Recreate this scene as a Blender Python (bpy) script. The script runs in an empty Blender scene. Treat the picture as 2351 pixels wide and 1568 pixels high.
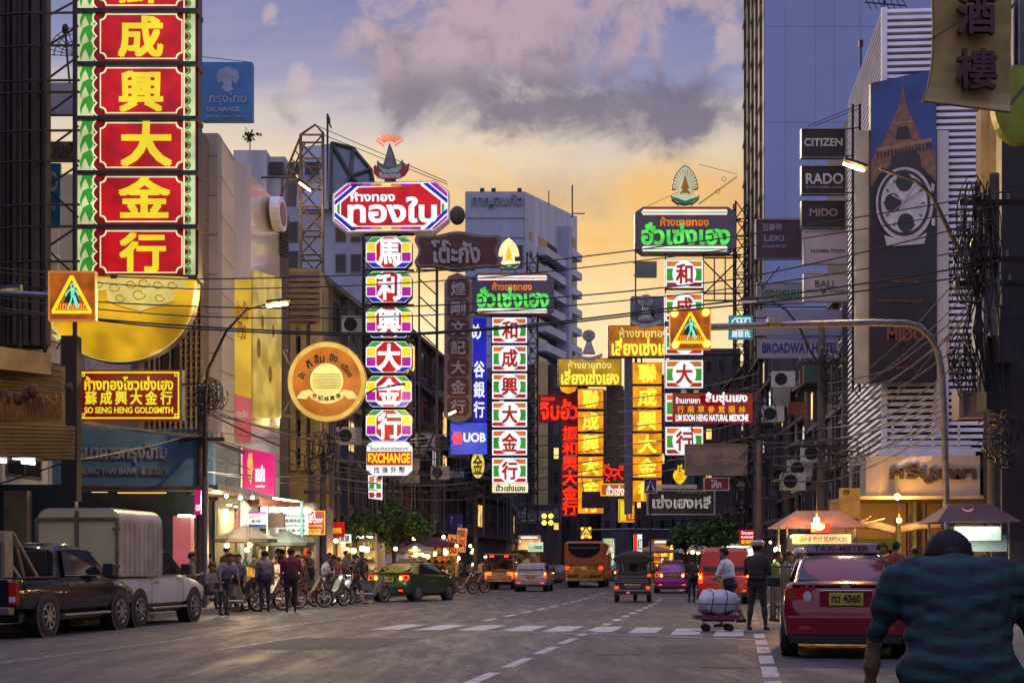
import bpy, bmesh, math, random
from mathutils import Vector, Matrix
random.seed(7)
C = bpy.context.scene.collection
SC = bpy.context.scene
R = math.radians
# ---------------------------------------------------------------- camera, sky, sun, exposure
F = 3265.0                     # focal length in 2351-px units (50 mm on 36 mm film)
CX, HY, CZ = 1175.5, 1302.0, 1.28
cam = bpy.data.cameras.new('camera'); camo = bpy.data.objects.new('camera', cam); C.objects.link(camo)
camo.location = (0, 0, CZ); camo.rotation_euler = (R(90), 0, 0)
cam.sensor_width = 36; cam.lens = 36 * F / 2351
cam.shift_y = (HY - 784.0) / 2351; cam.clip_start = .1; cam.clip_end = 3000
SC.camera = camo
SC.view_settings.view_transform = 'Standard'; SC.view_settings.look = 'None'
SC.view_settings.exposure = 0.0; SC.view_settings.gamma = 1
SC.cycles.max_bounces = 6; SC.cycles.diffuse_bounces = 3; SC.cycles.glossy_bounces = 3
SC.cycles.transmission_bounces = 4; SC.cycles.transparent_max_bounces = 6
SC.cycles.sample_clamp_indirect = 4.0; SC.cycles.sample_clamp_direct = 0
SC.cycles.caustics_reflective = False; SC.cycles.caustics_refractive = False

def lin(c):
    return tuple((v/255/12.92 if v/255 <= .04045 else ((v/255+.055)/1.055)**2.4) for v in c[:3]) + (1,)

class NT:
    """tiny expression helper for node trees"""
    def __init__(s, nt): s.nt = nt
    def n(s, t, **kw):
        n = s.nt.nodes.new(t)
        for k, v in kw.items(): setattr(n, k, v)
        return n
    def put(s, sock, v):
        if hasattr(v, 'is_output') or isinstance(v, bpy.types.NodeSocket): s.nt.links.new(v, sock)
        else: sock.default_value = v
    def m(s, op, a, b=0.0, c=None, clamp=False):
        n = s.n('ShaderNodeMath', operation=op, use_clamp=clamp)
        s.put(n.inputs[0], a); s.put(n.inputs[1], b)
        if c is not None: s.put(n.inputs[2], c)
        return n.outputs[0]
    def ramp(s, f, stops):
        n = s.n('ShaderNodeValToRGB'); s.put(n.inputs[0], f)
        e = n.color_ramp.elements
        while len(e) < len(stops): e.new(.5)
        for i, (p, c) in enumerate(stops):
            e[i].position = p; e[i].color = c if len(c) == 4 else tuple(c)+(1,)
        return n.outputs[0]
    def mix(s, f, a, b, mode='MIX'):
        n = s.n('ShaderNodeMix', data_type='RGBA', blend_type=mode)
        s.put(n.inputs[0], f); s.put(n.inputs[6], a); s.put(n.inputs[7], b)
        return n.outputs[2]
    def noise(s, vec, scale, detail=4, rough=.55, dist=0):
        n = s.n('ShaderNodeTexNoise'); s.put(n.inputs['Vector'], vec)
        n.inputs['Scale'].default_value = scale; n.inputs['Detail'].default_value = detail
        n.inputs['Roughness'].default_value = rough; n.inputs['Distortion'].default_value = dist
        return n.outputs[0]
    def smooth(s, x, lo, hi):
        n = s.n('ShaderNodeMapRange', interpolation_type='SMOOTHSTEP')
        s.put(n.inputs[0], x); n.inputs[1].default_value = lo; n.inputs[2].default_value = hi
        return n.outputs[0]

SUN_AZ, SUN_EL = R(-8), R(13)    # the glow of the setting sun comes over the far end of the street
W = bpy.data.worlds.new('World'); SC.world = W; W.use_nodes = True
T = NT(W.node_tree); W.node_tree.nodes.clear()
tc = T.n('ShaderNodeTexCoord').outputs['Generated']
sx = T.n('ShaderNodeSeparateXYZ'); T.put(sx.inputs[0], tc)
dx, dy, dz = sx.outputs
rad = T.m('SQRT', T.m('ADD', T.m('MULTIPLY', dx, dx), T.m('MULTIPLY', dy, dy)))
tanel = T.m('DIVIDE', dz, T.m('MAXIMUM', rad, .02))           # tangent of the elevation
az = T.m('ARCTAN2', dx, dy)
cv = T.n('ShaderNodeCombineXYZ'); T.put(cv.inputs[0], T.m('MULTIPLY', az, 1.0)); T.put(cv.inputs[1], T.m('MULTIPLY', tanel, 1.0))
vec = cv.outputs[0]
cvs = T.n('ShaderNodeCombineXYZ'); T.put(cvs.inputs[0], T.m('MULTIPLY', az, .35)); T.put(cvs.inputs[1], T.m('MULTIPLY', tanel, 1.0))
vecs = cvs.outputs[0]
n1 = T.noise(vec, 12, 9, .62, .9); n2 = T.noise(vecs, 17, 8, .6, .8); n3 = T.noise(vec, 34, 8, .66, .5)
tw = T.m('ADD', tanel, T.m('MULTIPLY', T.m('SUBTRACT', n2, .5), .10))
west = T.ramp(tw, [(0, lin((252, 226, 178))), (.13, lin((252, 230, 182))), (.19, lin((250, 216, 156))), (.226, lin((240, 192, 112))),
                   (.262, lin((226, 190, 132))), (.287, lin((222, 203, 176))), (.315, lin((196, 184, 182))), (.345, lin((138, 140, 178))), (.40, lin((100, 110, 168))), (.7, lin((140, 142, 182)))])
east = T.ramp(tanel, [(0, lin((205, 192, 212))), (.3, lin((196, 192, 232))), (1, lin((180, 184, 236)))])
cosaz = T.m('DIVIDE', dy, T.m('MAXIMUM', rad, .02))
base = T.mix(T.smooth(cosaz, -.1, .75), east, west)
# banded warm streaks low in the west
st = T.smooth(n2, .46, .68)
band = T.m('MULTIPLY', T.smooth(tanel, .16, .21), T.m('SUBTRACT', 1.0, T.smooth(tanel, .26, .30)))
base = T.mix(T.m('MULTIPLY', T.m('MULTIPLY', st, band), .75), base, lin((178, 140, 112)))
st2 = T.smooth(n1, .42, .66)
base = T.mix(T.m('MULTIPLY', T.m('MULTIPLY', st2, band), .7), base, lin((244, 182, 92)))
def blob(ac, ec, ra, re):
    a = T.m('DIVIDE', T.m('SUBTRACT', az, ac), ra); b = T.m('DIVIDE', T.m('SUBTRACT', tanel, ec), re)
    return T.m('SUBTRACT', 1.0, T.m('SQRT', T.m('ADD', T.m('MULTIPLY', a, a), T.m('MULTIPLY', b, b))))
def addn(b, amt): return T.m('ADD', b, T.m('ADD', T.m('MULTIPLY', T.m('SUBTRACT', n1, .5), amt), T.m('MULTIPLY', T.m('SUBTRACT', n3, .5), amt*.45)))
big = T.m('MAXIMUM', blob(.0, .375, .14, .066), T.m('MAXIMUM', blob(-.075, .365, .07, .05), blob(.09, .405, .10, .05)))
mc = T.smooth(addn(big, 2.7), .02, .72)
shade = T.smooth(T.m('ADD', T.m('ADD', tanel, T.m('MULTIPLY', T.m('SUBTRACT', n3, .5), .16)), T.m('MULTIPLY', T.m('SUBTRACT', n1, .5), .10)), .305, .395)
ccol = T.mix(shade, lin((94, 88, 122)), lin((180, 154, 168)))
base = T.mix(T.m('MULTIPLY', mc, .92), base, ccol)
low = T.m('MAXIMUM', blob(.05, .322, .20, .032), blob(.12, .312, .12, .026))
ml = T.smooth(addn(low, 2.2), -.02, .8)
base = T.mix(T.m('MULTIPLY', ml, .92), base, lin((100, 92, 122)))
wisp = T.m('MAXIMUM', blob(-.145, .338, .016, .02), T.m('MAXIMUM', blob(.155, .36, .03, .04), blob(-.17, .383, .01, .012)))
base = T.mix(T.m('MULTIPLY', T.smooth(addn(wisp, 4.2), .35, 1.1), .6), base, lin((196, 172, 176)))
# the sky high overhead, out of the picture, is brighter than its edge
up = T.smooth(tanel, .5, 1.6)
boost = T.m('ADD', 1.0, T.m('MULTIPLY', up, 1.1))
bm = T.n('ShaderNodeVectorMath', operation='SCALE'); T.put(bm.inputs[0], base); T.put(bm.inputs[3], boost)
bg1 = T.n('ShaderNodeBackground'); T.put(bg1.inputs[0], bm.outputs[0]); bg1.inputs[1].default_value = .95
sky = T.n('ShaderNodeTexSky', sky_type='NISHITA'); sky.sun_disc = False
sky.sun_elevation = SUN_EL; sky.sun_rotation = SUN_AZ
bg2 = T.n('ShaderNodeBackground'); T.put(bg2.inputs[0], sky.outputs[0]); bg2.inputs[1].default_value = .006
ad = T.n('ShaderNodeAddShader'); T.put(ad.inputs[0], bg1.outputs[0]); T.put(ad.inputs[1], bg2.outputs[0])
ow = T.n('ShaderNodeOutputWorld'); T.put(ow.inputs[0], ad.outputs[0])

sun = bpy.data.lights.new('sun', 'SUN'); sun.energy = 1.3; sun.angle = R(14); sun.color = (1, .78, .55)
suno = bpy.data.objects.new('sun', sun); C.objects.link(suno); suno.location = (0, -5, 60)
suno.rotation_euler = Vector((-math.sin(SUN_AZ)*math.cos(SUN_EL), -math.cos(SUN_AZ)*math.cos(SUN_EL), -math.sin(SUN_EL))).to_track_quat('-Z', 'Y').to_euler()
# ---------------------------------------------------------------- helpers
def P(x, y, Y):
    return Vector(((x-CX)*Y/F, Y, CZ+(HY-y)*Y/F))
def px(x, Y): return (x-CX)*Y/F
def pz(y, Y): return CZ+(HY-y)*Y/F
def interp(tab, v):
    if v <= tab[0][0]: a, b = tab[0], tab[1]
    elif v >= tab[-1][0]: a, b = tab[-2], tab[-1]
    else:
        for a, b in zip(tab, tab[1:]):
            if a[0] <= v <= b[0]: break
    t = (v-a[0])/(b[0]-a[0]); return a[1]+(b[1]-a[1])*t
GT = [(-20, -3.2), (0, 0), (50, 8), (70, 10.6), (90, 13), (110, 15), (130, 16.4), (150, 17), (180, 16), (240, 10)]
def g(Y): return interp(GT, Y)
def LC(Y): return g(Y)+interp([(0, -14.5), (90, -14.5), (120, -12), (300, -12)], Y)
def RC(Y): return g(Y)+interp([(0, 3.2), (60, 3.2), (100, 1.5), (300, 1.5)], Y)
def LF(Y): return LC(Y)-3.0
def RF(Y): return RC(Y)+3.0

MATS = {}
def mat(name, col, rough=.6, metal=0, noise=.25, scale=3, bump=0, emit=None, es=0, spec=None, streak=False, coat=0):
    if name in MATS: return MATS[name]
    m = bpy.data.materials.new(name); m.use_nodes = True; MATS[name] = m
    t = NT(m.node_tree); b = m.node_tree.nodes['Principled BSDF']
    c = col if len(col) == 4 else tuple(col)+(1,)
    if max(col) > 1.01: c = lin(col)
    tcx = t.n('ShaderNodeTexCoord').outputs['Object']
    if noise:
        v = tcx
        if streak:
            mp = t.n('ShaderNodeMapping'); t.put(mp.inputs[0], tcx); mp.inputs['Scale'].default_value = (1, 1, .12); v = mp.outputs[0]
        nn = t.noise(v, scale, 6, .62)
        dark = tuple(x*(1-noise) for x in c[:3])+(1,); lite = tuple(min(1, x*(1+noise*.8)) for x in c[:3])+(1,)
        f = t.smooth(nn, .3, .7)
        t.put(b.inputs['Base Color'], t.mix(f, dark, lite))
        t.put(b.inputs['Roughness'], t.m('ADD', rough-.08, t.m('MULTIPLY', nn, .16), clamp=True))
        if bump:
            bp = t.n('ShaderNodeBump'); bp.inputs['Strength'].default_value = bump; bp.inputs['Distance'].default_value = .02
            t.put(bp.inputs['Height'], nn); t.put(b.inputs['Normal'], bp.outputs[0])
    else:
        b.inputs['Base Color'].default_value = c; b.inputs['Roughness'].default_value = rough
    b.inputs['Metallic'].default_value = metal
    if coat: b.inputs['Coat Weight'].default_value = coat; b.inputs['Coat Roughness'].default_value = .06
    if emit is not None:
        b.inputs['Emission Color'].default_value = lin(emit) if max(emit) > 1.01 else tuple(emit[:3])+(1,)
        b.inputs['Emission Strength'].default_value = es
    return m
def glow(name, col, es=1.0, vary=.25, scale=1.2):
    """backlit acrylic or lamp: the light behind it is a little uneven"""
    if name in MATS: return MATS[name]
    m = bpy.data.materials.new(name); m.use_nodes = True; MATS[name] = m
    t = NT(m.node_tree); b = m.node_tree.nodes['Principled BSDF']
    c = lin(col)
    b.inputs['Base Color'].default_value = tuple(x*.35 for x in c[:3])+(1,); b.inputs['Roughness'].default_value = .35
    b.inputs['Emission Color'].default_value = c
    if vary:
        nn = t.noise(t.n('ShaderNodeTexCoord').outputs['Object'], scale, 2, .5)
        t.put(b.inputs['Emission Strength'], t.m('MULTIPLY', es, t.m('ADD', 1-vary*1.1, t.m('MULTIPLY', t.smooth(nn, .3, .7), vary*2))))
    else: b.inputs['Emission Strength'].default_value = es
    return m

class MB:
    def __init__(s): s.v = []; s.f = []; s.k = []
    def add(s, vs, fs, k=0):
        o = len(s.v); s.v += [Vector(q) for q in vs]
        for f in fs: s.f.append([i+o for i in f]); s.k.append(k)
        return s
    def box(s, x0, x1, y0, y1, z0, z1, k=0):
        return s.add([(x0,y0,z0),(x1,y0,z0),(x1,y1,z0),(x0,y1,z0),(x0,y0,z1),(x1,y0,z1),(x1,y1,z1),(x0,y1,z1)],
                     [(0,1,5,4),(1,2,6,5),(2,3,7,6),(3,0,4,7),(4,5,6,7),(3,2,1,0)], k)
    def pbox(s, x0, y0, x1, y1, Y, d=.1, k=0):
        return s.box(px(x0, Y), px(x1, Y), Y, Y+d, pz(y1, Y), pz(y0, Y), k)
    def prism(s, pts, y0, y1, k=0):
        n = len(pts); vs = [(x, y0, z) for x, z in pts]+[(x, y1, z) for x, z in pts]
        a = sum(pts[i][0]*pts[(i+1) % n][1]-pts[(i+1) % n][0]*pts[i][1] for i in range(n))
        fs = [tuple(range(n)), tuple(range(2*n-1, n-1, -1))]+[(i, i+n, (i+1) % n+n, (i+1) % n) for i in range(n)]
        if a < 0: fs = [tuple(reversed(f)) for f in fs]
        return s.add(vs, fs, k)
    def ppoly(s, pts, Y, d=.01, k=0):
        return s.prism([(px(x, Y), pz(y, Y)) for x, y in pts], Y, Y+d, k)
    def column(s, pts, z0, z1, k=0):      # plan polygon extruded upwards
        n = len(pts); a = sum(pts[i][0]*pts[(i+1) % n][1]-pts[(i+1) % n][0]*pts[i][1] for i in range(n))
        if a < 0: pts = pts[::-1]
        z1s = z1 if isinstance(z1, (list, tuple)) else [z1]*n
        if a < 0 and isinstance(z1, (list, tuple)): z1s = z1[::-1]
        vs = [(x, y, z0) for x, y in pts]+[(x, y, z) for (x, y), z in zip(pts, z1s)]
        return s.add(vs, [tuple(range(n-1, -1, -1)), tuple(range(n, 2*n))]+[(i, (i+1) % n, (i+1) % n+n, i+n) for i in range(n)], k)
    def tube(s, pts, r, n=6, k=0, r2=None):
        pts = [Vector(p) for p in pts]; m = len(pts); rings = []
        for i, p in enumerate(pts):
            d = (pts[min(i+1, m-1)]-pts[max(i-1, 0)]).normalized()
            a = Vector((0, 0, 1)) if abs(d.z) < .9 else Vector((0, 1, 0))
            u = d.cross(a).normalized(); w = u.cross(d)
            rr = r if r2 is None else r+(r2-r)*i/(m-1)
            rings.append([p+(u*math.cos(t)+w*math.sin(t))*rr for t in [2*math.pi*j/n for j in range(n)]])
        return s.loft(rings, k)
    def loft(s, rings, k=0, caps=True):
        n = len(rings[0]); vs = [q for r in rings for q in r]; fs = []
        for i in range(len(rings)-1):
            for j in range(n):
                fs.append((i*n+j, i*n+(j+1) % n, (i+1)*n+(j+1) % n, (i+1)*n+j))
        if caps: fs += [tuple(range(n-1, -1, -1)), tuple(range(len(vs)-n, len(vs)))]
        return s.add(vs, fs, k)
    def cyl(s, c, r, d, axis='x', n=20, k=0, r2=None):
        c = Vector(c); ax = {'x': Vector((1,0,0)), 'y': Vector((0,1,0)), 'z': Vector((0,0,1))}[axis]
        u = {'x': Vector((0,1,0)), 'y': Vector((0,0,1)), 'z': Vector((1,0,0))}[axis]; w = ax.cross(u)
        ring = lambda o, rr: [c+ax*o+(u*math.cos(2*math.pi*j/n)+w*math.sin(2*math.pi*j/n))*rr for j in range(n)]
        return s.loft([ring(0, r), ring(d, r if r2 is None else r2)], k)
    def ball(s, c, r, nu=12, nv=8, k=0):
        r = (r, r, r) if not isinstance(r, (tuple, list)) else r
        rings = []
        for i in range(nv+1):
            t = math.pi*(.02+.96*i/nv)
            rings.append([(c[0]+r[0]*math.sin(t)*math.cos(2*math.pi*j/nu), c[1]+r[1]*math.sin(t)*math.sin(2*math.pi*j/nu), c[2]+r[2]*math.cos(t)) for j in range(nu)])
        return s.loft(rings, k)
    def quad(s, a, b, c, d, k=0): return s.add([a, b, c, d], [(0, 1, 2, 3)], k)
    def slab(s, a, b, c, d, nrm, t=.02, k=0):   # a thin panel on any plane
        nrm = Vector(nrm).normalized()*t; q = [Vector(x) for x in (a, b, c, d)]
        return s.add(q+[x+nrm for x in q], [(0,1,2,3),(7,6,5,4),(0,4,5,1),(1,5,6,2),(2,6,7,3),(3,7,4,0)], k)
    def build(s, name, mats, parent=None, smooth=None, fix=True):
        me = bpy.data.meshes.new(name); off = Vector((0, 0, 0)); q = parent
        while q is not None: off += q.location; q = q.parent
        me.from_pydata([v-off for v in s.v], [], s.f)
        mats = mats if isinstance(mats, (list, tuple)) else [mats]
        for m in mats: me.materials.append(m)
        if len(mats) > 1: me.polygons.foreach_set('material_index', s.k)
        if fix:
            bm = bmesh.new(); bm.from_mesh(me); bmesh.ops.recalc_face_normals(bm, faces=bm.faces); bm.to_mesh(me); bm.free()
        if smooth is not None:
            me.polygons.foreach_set('use_smooth', [True]*len(me.polygons)); me.set_sharp_from_angle(angle=R(smooth))
        o = bpy.data.objects.new(name, me); C.objects.link(o)
        if parent is not None: o.parent = parent
        return o
def tag(o, label, cat, group=None):
    o['label'] = label; o['category'] = cat
    if group: o['group'] = group
    return o
def struct(o, kind='structure'): o['kind'] = kind; return o
def thing(name, label, cat, loc=(0, 0, 0), group=None):
    o = bpy.data.objects.new(name, None); C.objects.link(o); o.location = loc; o.empty_display_size = .2
    return tag(o, label, cat, group)
def txt(parent, s, rect, Y, m, bold=.02, d=.015, name='lettering', basis=None):
    """lettering stretched into a rectangle of the photograph that lies at depth Y (or into basis = origin, u, v)"""
    if any(ord(c) > 0x2E80 for c in s): bold, fat = 0, .012+.35*min(bold, .05)
    else: bold, fat = min(bold, .035), 0
    cu = bpy.data.curves.new('t', 'FONT'); cu.body = s; cu.offset = bold; cu.extrude = .01; cu.resolution_u = 3
    if '\n' in s: cu.space_line = .85
    cu.align_x = 'CENTER'
    ob = bpy.data.objects.new('t', cu); me = bpy.data.meshes.new_from_object(ob)
    bpy.data.objects.remove(ob); bpy.data.curves.remove(cu)
    xs = [v.co.x for v in me.vertices]; ys = [v.co.y for v in me.vertices]
    if not xs: return None
    x0, x1, y0, y1 = min(xs), max(xs), min(ys), max(ys)
    if basis is None:
        a = P(rect[0], rect[3], Y); u = P(rect[2], rect[3], Y)-a; v = P(rect[0], rect[1], Y)-a
    else: a, u, v = [Vector(q) for q in basis]
    nrm = u.cross(v).normalized()
    off = Vector((0, 0, 0)); q = parent
    while q is not None: off += q.location; q = q.parent
    if fat:      # heavier brush strokes: the outline laid down five times, each a hair in front of the last
        bm = bmesh.new(); bm.from_mesh(me); g0 = bm.verts[:]+bm.edges[:]+bm.faces[:]
        for i, (p, q) in enumerate(((fat, fat), (-fat, fat), (fat, -fat), (-fat, -fat))):
            r_ = bmesh.ops.duplicate(bm, geom=g0); bmesh.ops.translate(bm, verts=[v for v in r_['geom'] if isinstance(v, bmesh.types.BMVert)], vec=(p, q, .0012*(i+1)))
        bm.to_mesh(me); bm.free()
    for vt in me.vertices:
        w = a+u*((vt.co.x-x0)/(x1-x0))+v*((vt.co.y-y0)/(y1-y0))+nrm*((vt.co.z+.01)/.02*d)
        vt.co = w-off
    me.materials.clear(); me.materials.append(m); me.name = name
    o = bpy.data.objects.new(name, me); C.objects.link(o)
    if parent is not None: o.parent = parent
    return o
def rpoly(x0, y0, x1, y1, c):            # rectangle with cut corners, px
    return [(x0+c, y0), (x1-c, y0), (x1, y0+c), (x1, y1-c), (x1-c, y1), (x0+c, y1), (x0, y1-c), (x0, y0+c)]
def circ(x, y, rx, ry=None, n=28, a0=0): 
    ry = rx if ry is None else ry
    return [(x+rx*math.cos(a0+2*math.pi*i/n), y+ry*math.sin(a0+2*math.pi*i/n)) for i in range(n)]
def plate(parent, name, pts, Y, m, d=.012, layer=0):
    return MB().ppoly(pts, Y-.012*layer, d).build(name, m, parent)
def prect(parent, name, x0, y0, x1, y1, Y, m, d=.012, layer=0):
    return MB().pbox(x0, y0, x1, y1, Y-.012*layer, d).build(name, m, parent)
def copy_tree(o, parent=None):
    c = o.copy(); C.objects.link(c); c.parent = parent
    for ch in list(o.children): copy_tree(ch, c)
    return c

# materials used all over
M_steel = mat('dark_steel', (.035, .03, .032), .5, .6, .3, 6)
M_case = mat('sign_case', (.05, .045, .045), .5, .3, .3, 4)
M_gsteel = mat('galvanised_steel', (.22, .21, .22), .5, .5, .3, 5)
M_black = mat('black_rubber', (.012, .012, .013), .75, 0, .2, 8)
M_white = mat('white_paint', (.72, .72, .74), .5, 0, .15, 3)
M_glass = mat('dark_glass', (.015, .018, .024), .06, 0, 0)
M_chrome = mat('chrome', (.6, .6, .62), .15, 1, 0)
# ---------------------------------------------------------------- people
def cap_mesh(mb, a, b, ra, rb, sx=1.0, sy=1.0):
    """a tapered, round-ended limb; sx, sy stretch it sideways and front to back"""
    a, b = Vector(a), Vector(b); d = b-a; L = max(d.length, 1e-4); d = d/L
    u = Vector((1, 0, 0)) if abs(d.x) < .8 else Vector((0, 1, 0)); v = d.cross(u).normalized(); u = v.cross(d)
    n = 14; rings = []
    for t in (-85, -60, -30, 0):
        rings.append([a+d*(ra*math.sin(R(t)))+(u*math.cos(2*math.pi*j/n)*sx+v*math.sin(2*math.pi*j/n)*sy)*ra*math.cos(R(t)) for j in range(n)])
    for t in (0, 30, 60, 85):
        rings.append([b+d*(rb*math.sin(R(t)))+(u*math.cos(2*math.pi*j/n)*sx+v*math.sin(2*math.pi*j/n)*sy)*rb*math.cos(R(t)) for j in range(n)])
    mb.loft(rings)
SKIN, TOP, BOT, SHOE = 0, 1, 2, 3
def pose(kind, fat=1.0, fine=False, sleeve=True, shorts=False):
    """capsules of a figure 1.7 m tall, facing +y; returns (capsules, head centre, head forward)"""
    V = Vector; c = []
    lean = dict(stand=0, walk=.06, cart=.22, hunch=.30, bend=.62, sit=.12, cross=.02, read=.12).get(kind, 0)
    hip = V((0, 0, .93)) if kind != 'sit' else V((0, 0, .80))
    def sp(h, x=0, y=0):      # a point h metres up the spine from the hips
        return hip+V((x, math.sin(lean)*h+y*math.cos(lean), math.cos(lean)*h-y*math.sin(lean)))
    f = fat
    c.append((hip+V((-.075*f, 0, 0)), hip+V((.075*f, 0, 0)), .125*f, .125*f, BOT if kind != 'hunch' else TOP))
    c.append((sp(.08, -.05*f), sp(.08, .05*f), .125*f, .125*f, BOT if kind != 'hunch' else TOP))
    c.append((sp(.20, -.05*f), sp(.20, .05*f), .122*f, .122*f, TOP)); c.append((sp(.30, -.065*f), sp(.40, -.08*f), .118*f, .118*f, TOP)); c.append((sp(.30, .065*f), sp(.40, .08*f), .118*f, .118*f, TOP))
    c.append((sp(.25), sp(.42), .125*f, .12*f, TOP))
    c.append((sp(.47, -.135*f), sp(.47, .135*f), .075*f, .075*f, TOP)); c.append((sp(.50, -.05), sp(.50, .05), .07, .07, TOP))
    hl = lean*.45 if kind not in ('hunch', 'read') else lean*1.0
    nk = sp(.54); hd = nk+V((0, .03+math.sin(hl)*.14, .135*math.cos(hl)))
    if kind == 'hunch': nk = nk+V((0, .05, -.06)); hd = nk+V((0, .14, .07))
    c.append((nk-V((0, 0, .03)), hd-V((0, .01, .05)), .058, .055, SKIN))
    c.append((hd+V((0, -.015, .035)), hd+V((0, .012, -.02)), .095, .088, SKIN)); c.append((hd+V((0, .03, -.06)), hd+V((0, .045, -.085)), .055, .045, SKIN))
    c.append((hd+V((0, .085, .0)), hd+V((0, .108, -.03)), .014, .017, SKIN))
    for s in (1, -1): c.append((hd+V((s*.088, -.01, .02)), hd+V((s*.09, -.008, -.025)), .02, .015, SKIN))
    # legs
    leg = {'walk': ((.30, .10, 0), (-.28, -.02, .10)), 'cart': ((.26, .06, 0), (-.34, -.12, .12)), 'stand': ((.02, .0, 0), (-.02, -.0, 0)), 'cross': ((.03, 0, 0), (.0, 0, 0)), 'hunch': ((.16, .03, 0), (-.14, -.02, .04)), 'bend': ((.05, .0, 0), (-.04, 0, 0)), 'read': ((.02, 0, 0), (-.05, 0, 0))}.get(kind, ((0, 0, 0), (0, 0, 0)))
    for s, (fy, ky, lift) in zip((1, -1), leg):
        if kind == 'sit': k = hip+V((s*.17, .42, -.02)); an = k+V((0, .02, -.40)); hp = hip+V((s*.1, .03, -.02))
        else: hp = hip+V((s*.088*f, 0, -.03)); k = V((s*(.13 if kind == 'cross' else .10), fy*.55+max(0, ky)*.6+.02, .50)); an = V((s*(.17 if kind == 'cross' else .11), fy, .09+lift))
        c.append((hp, k, .092*f, .06*f, BOT)); c.append((k, k.lerp(an, .45), .058, .056*f, SKIN if shorts else BOT)); c.append((k.lerp(an, .45), an, .054, .036, SKIN if shorts else BOT))
        c.append((an+V((0, -.03, -.045)), an+V((0, .15, -.06)), .04, .032, SHOE))
    # arms
    for s in (1, -1):
        sh = sp(.46, s*.185*f)
        if kind in ('stand', 'hunch', 'bend'):
            el = sh+V((s*.055, .0 if kind != 'bend' else .05, -.28)); wr = el+V((s*.005, .07, -.24))
            if kind == 'hunch': el = sh+V((s*.07*f, .02, -.27)); wr = el+V((s*.01, .09, -.22))
        elif kind == 'walk': el = sh+V((s*.05, -.10*s, -.27)); wr = el+V((s*.0, .06-.10*s, -.23))
        elif kind == 'cart': el = sh+V((s*.09, .10, -.25)); wr = el+V((-s*.06, .22, -.06)) if s > 0 else el+V((-.08, -.12, -.22))
        elif kind == 'cross': el = sh+V((s*.06, .03, -.27)); wr = el+V((-s*.16, .20, .05))
        elif kind in ('sit', 'read'): el = sh+V((s*.06, .06, -.25)); wr = el+V((-s*.10, .24, .04))
        c.append((sh, sh.lerp(el, .55), .058*f, .052*f, TOP)); c.append((sh.lerp(el, .55), el, .05, .042, TOP if sleeve else SKIN))
        c.append((el, wr, .041, .029, TOP if sleeve == 'long' else SKIN))
        d = (wr-el).normalized(); sd = d.cross(V((0, 1, 0)) if abs(d.y) < .8 else V((0, 0, 1))).normalized(); sd = sd if sd.y > 0 or abs(sd.y) < .1 else -sd
        pe = wr+d*.085
        c.append((wr+sd*.014, pe+sd*.024, .021, .019, SKIN)); c.append((wr-sd*.014, pe-sd*.024, .021, .019, SKIN))
        nr = d.cross(sd).normalized(); nr = nr if nr.x*s < 0 else -nr
        for i, (o_, ln) in enumerate(((-.033, .062), (-.011, .078), (.011, .084), (.033, .074))):
            b0 = pe+sd*o_; b1 = b0+d*ln*.55+nr*.012; b2 = b1+d*ln*.4+nr*.028
            r_ = .0105 if fine else .0125
            c.append((b0, b1, r_, r_*.92, SKIN)); c.append((b1, b2, r_*.9, r_*.75, SKIN))
        t0 = wr+d*.025+sd*.03; t1 = t0+sd*.032+d*.035+nr*.01; t2 = t1+d*.03+nr*.012
        c.append((t0, t1, .014, .012, SKIN)); c.append((t1, t2, .012, .009, SKIN))
    return c, hd
PROTO = {}
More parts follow.
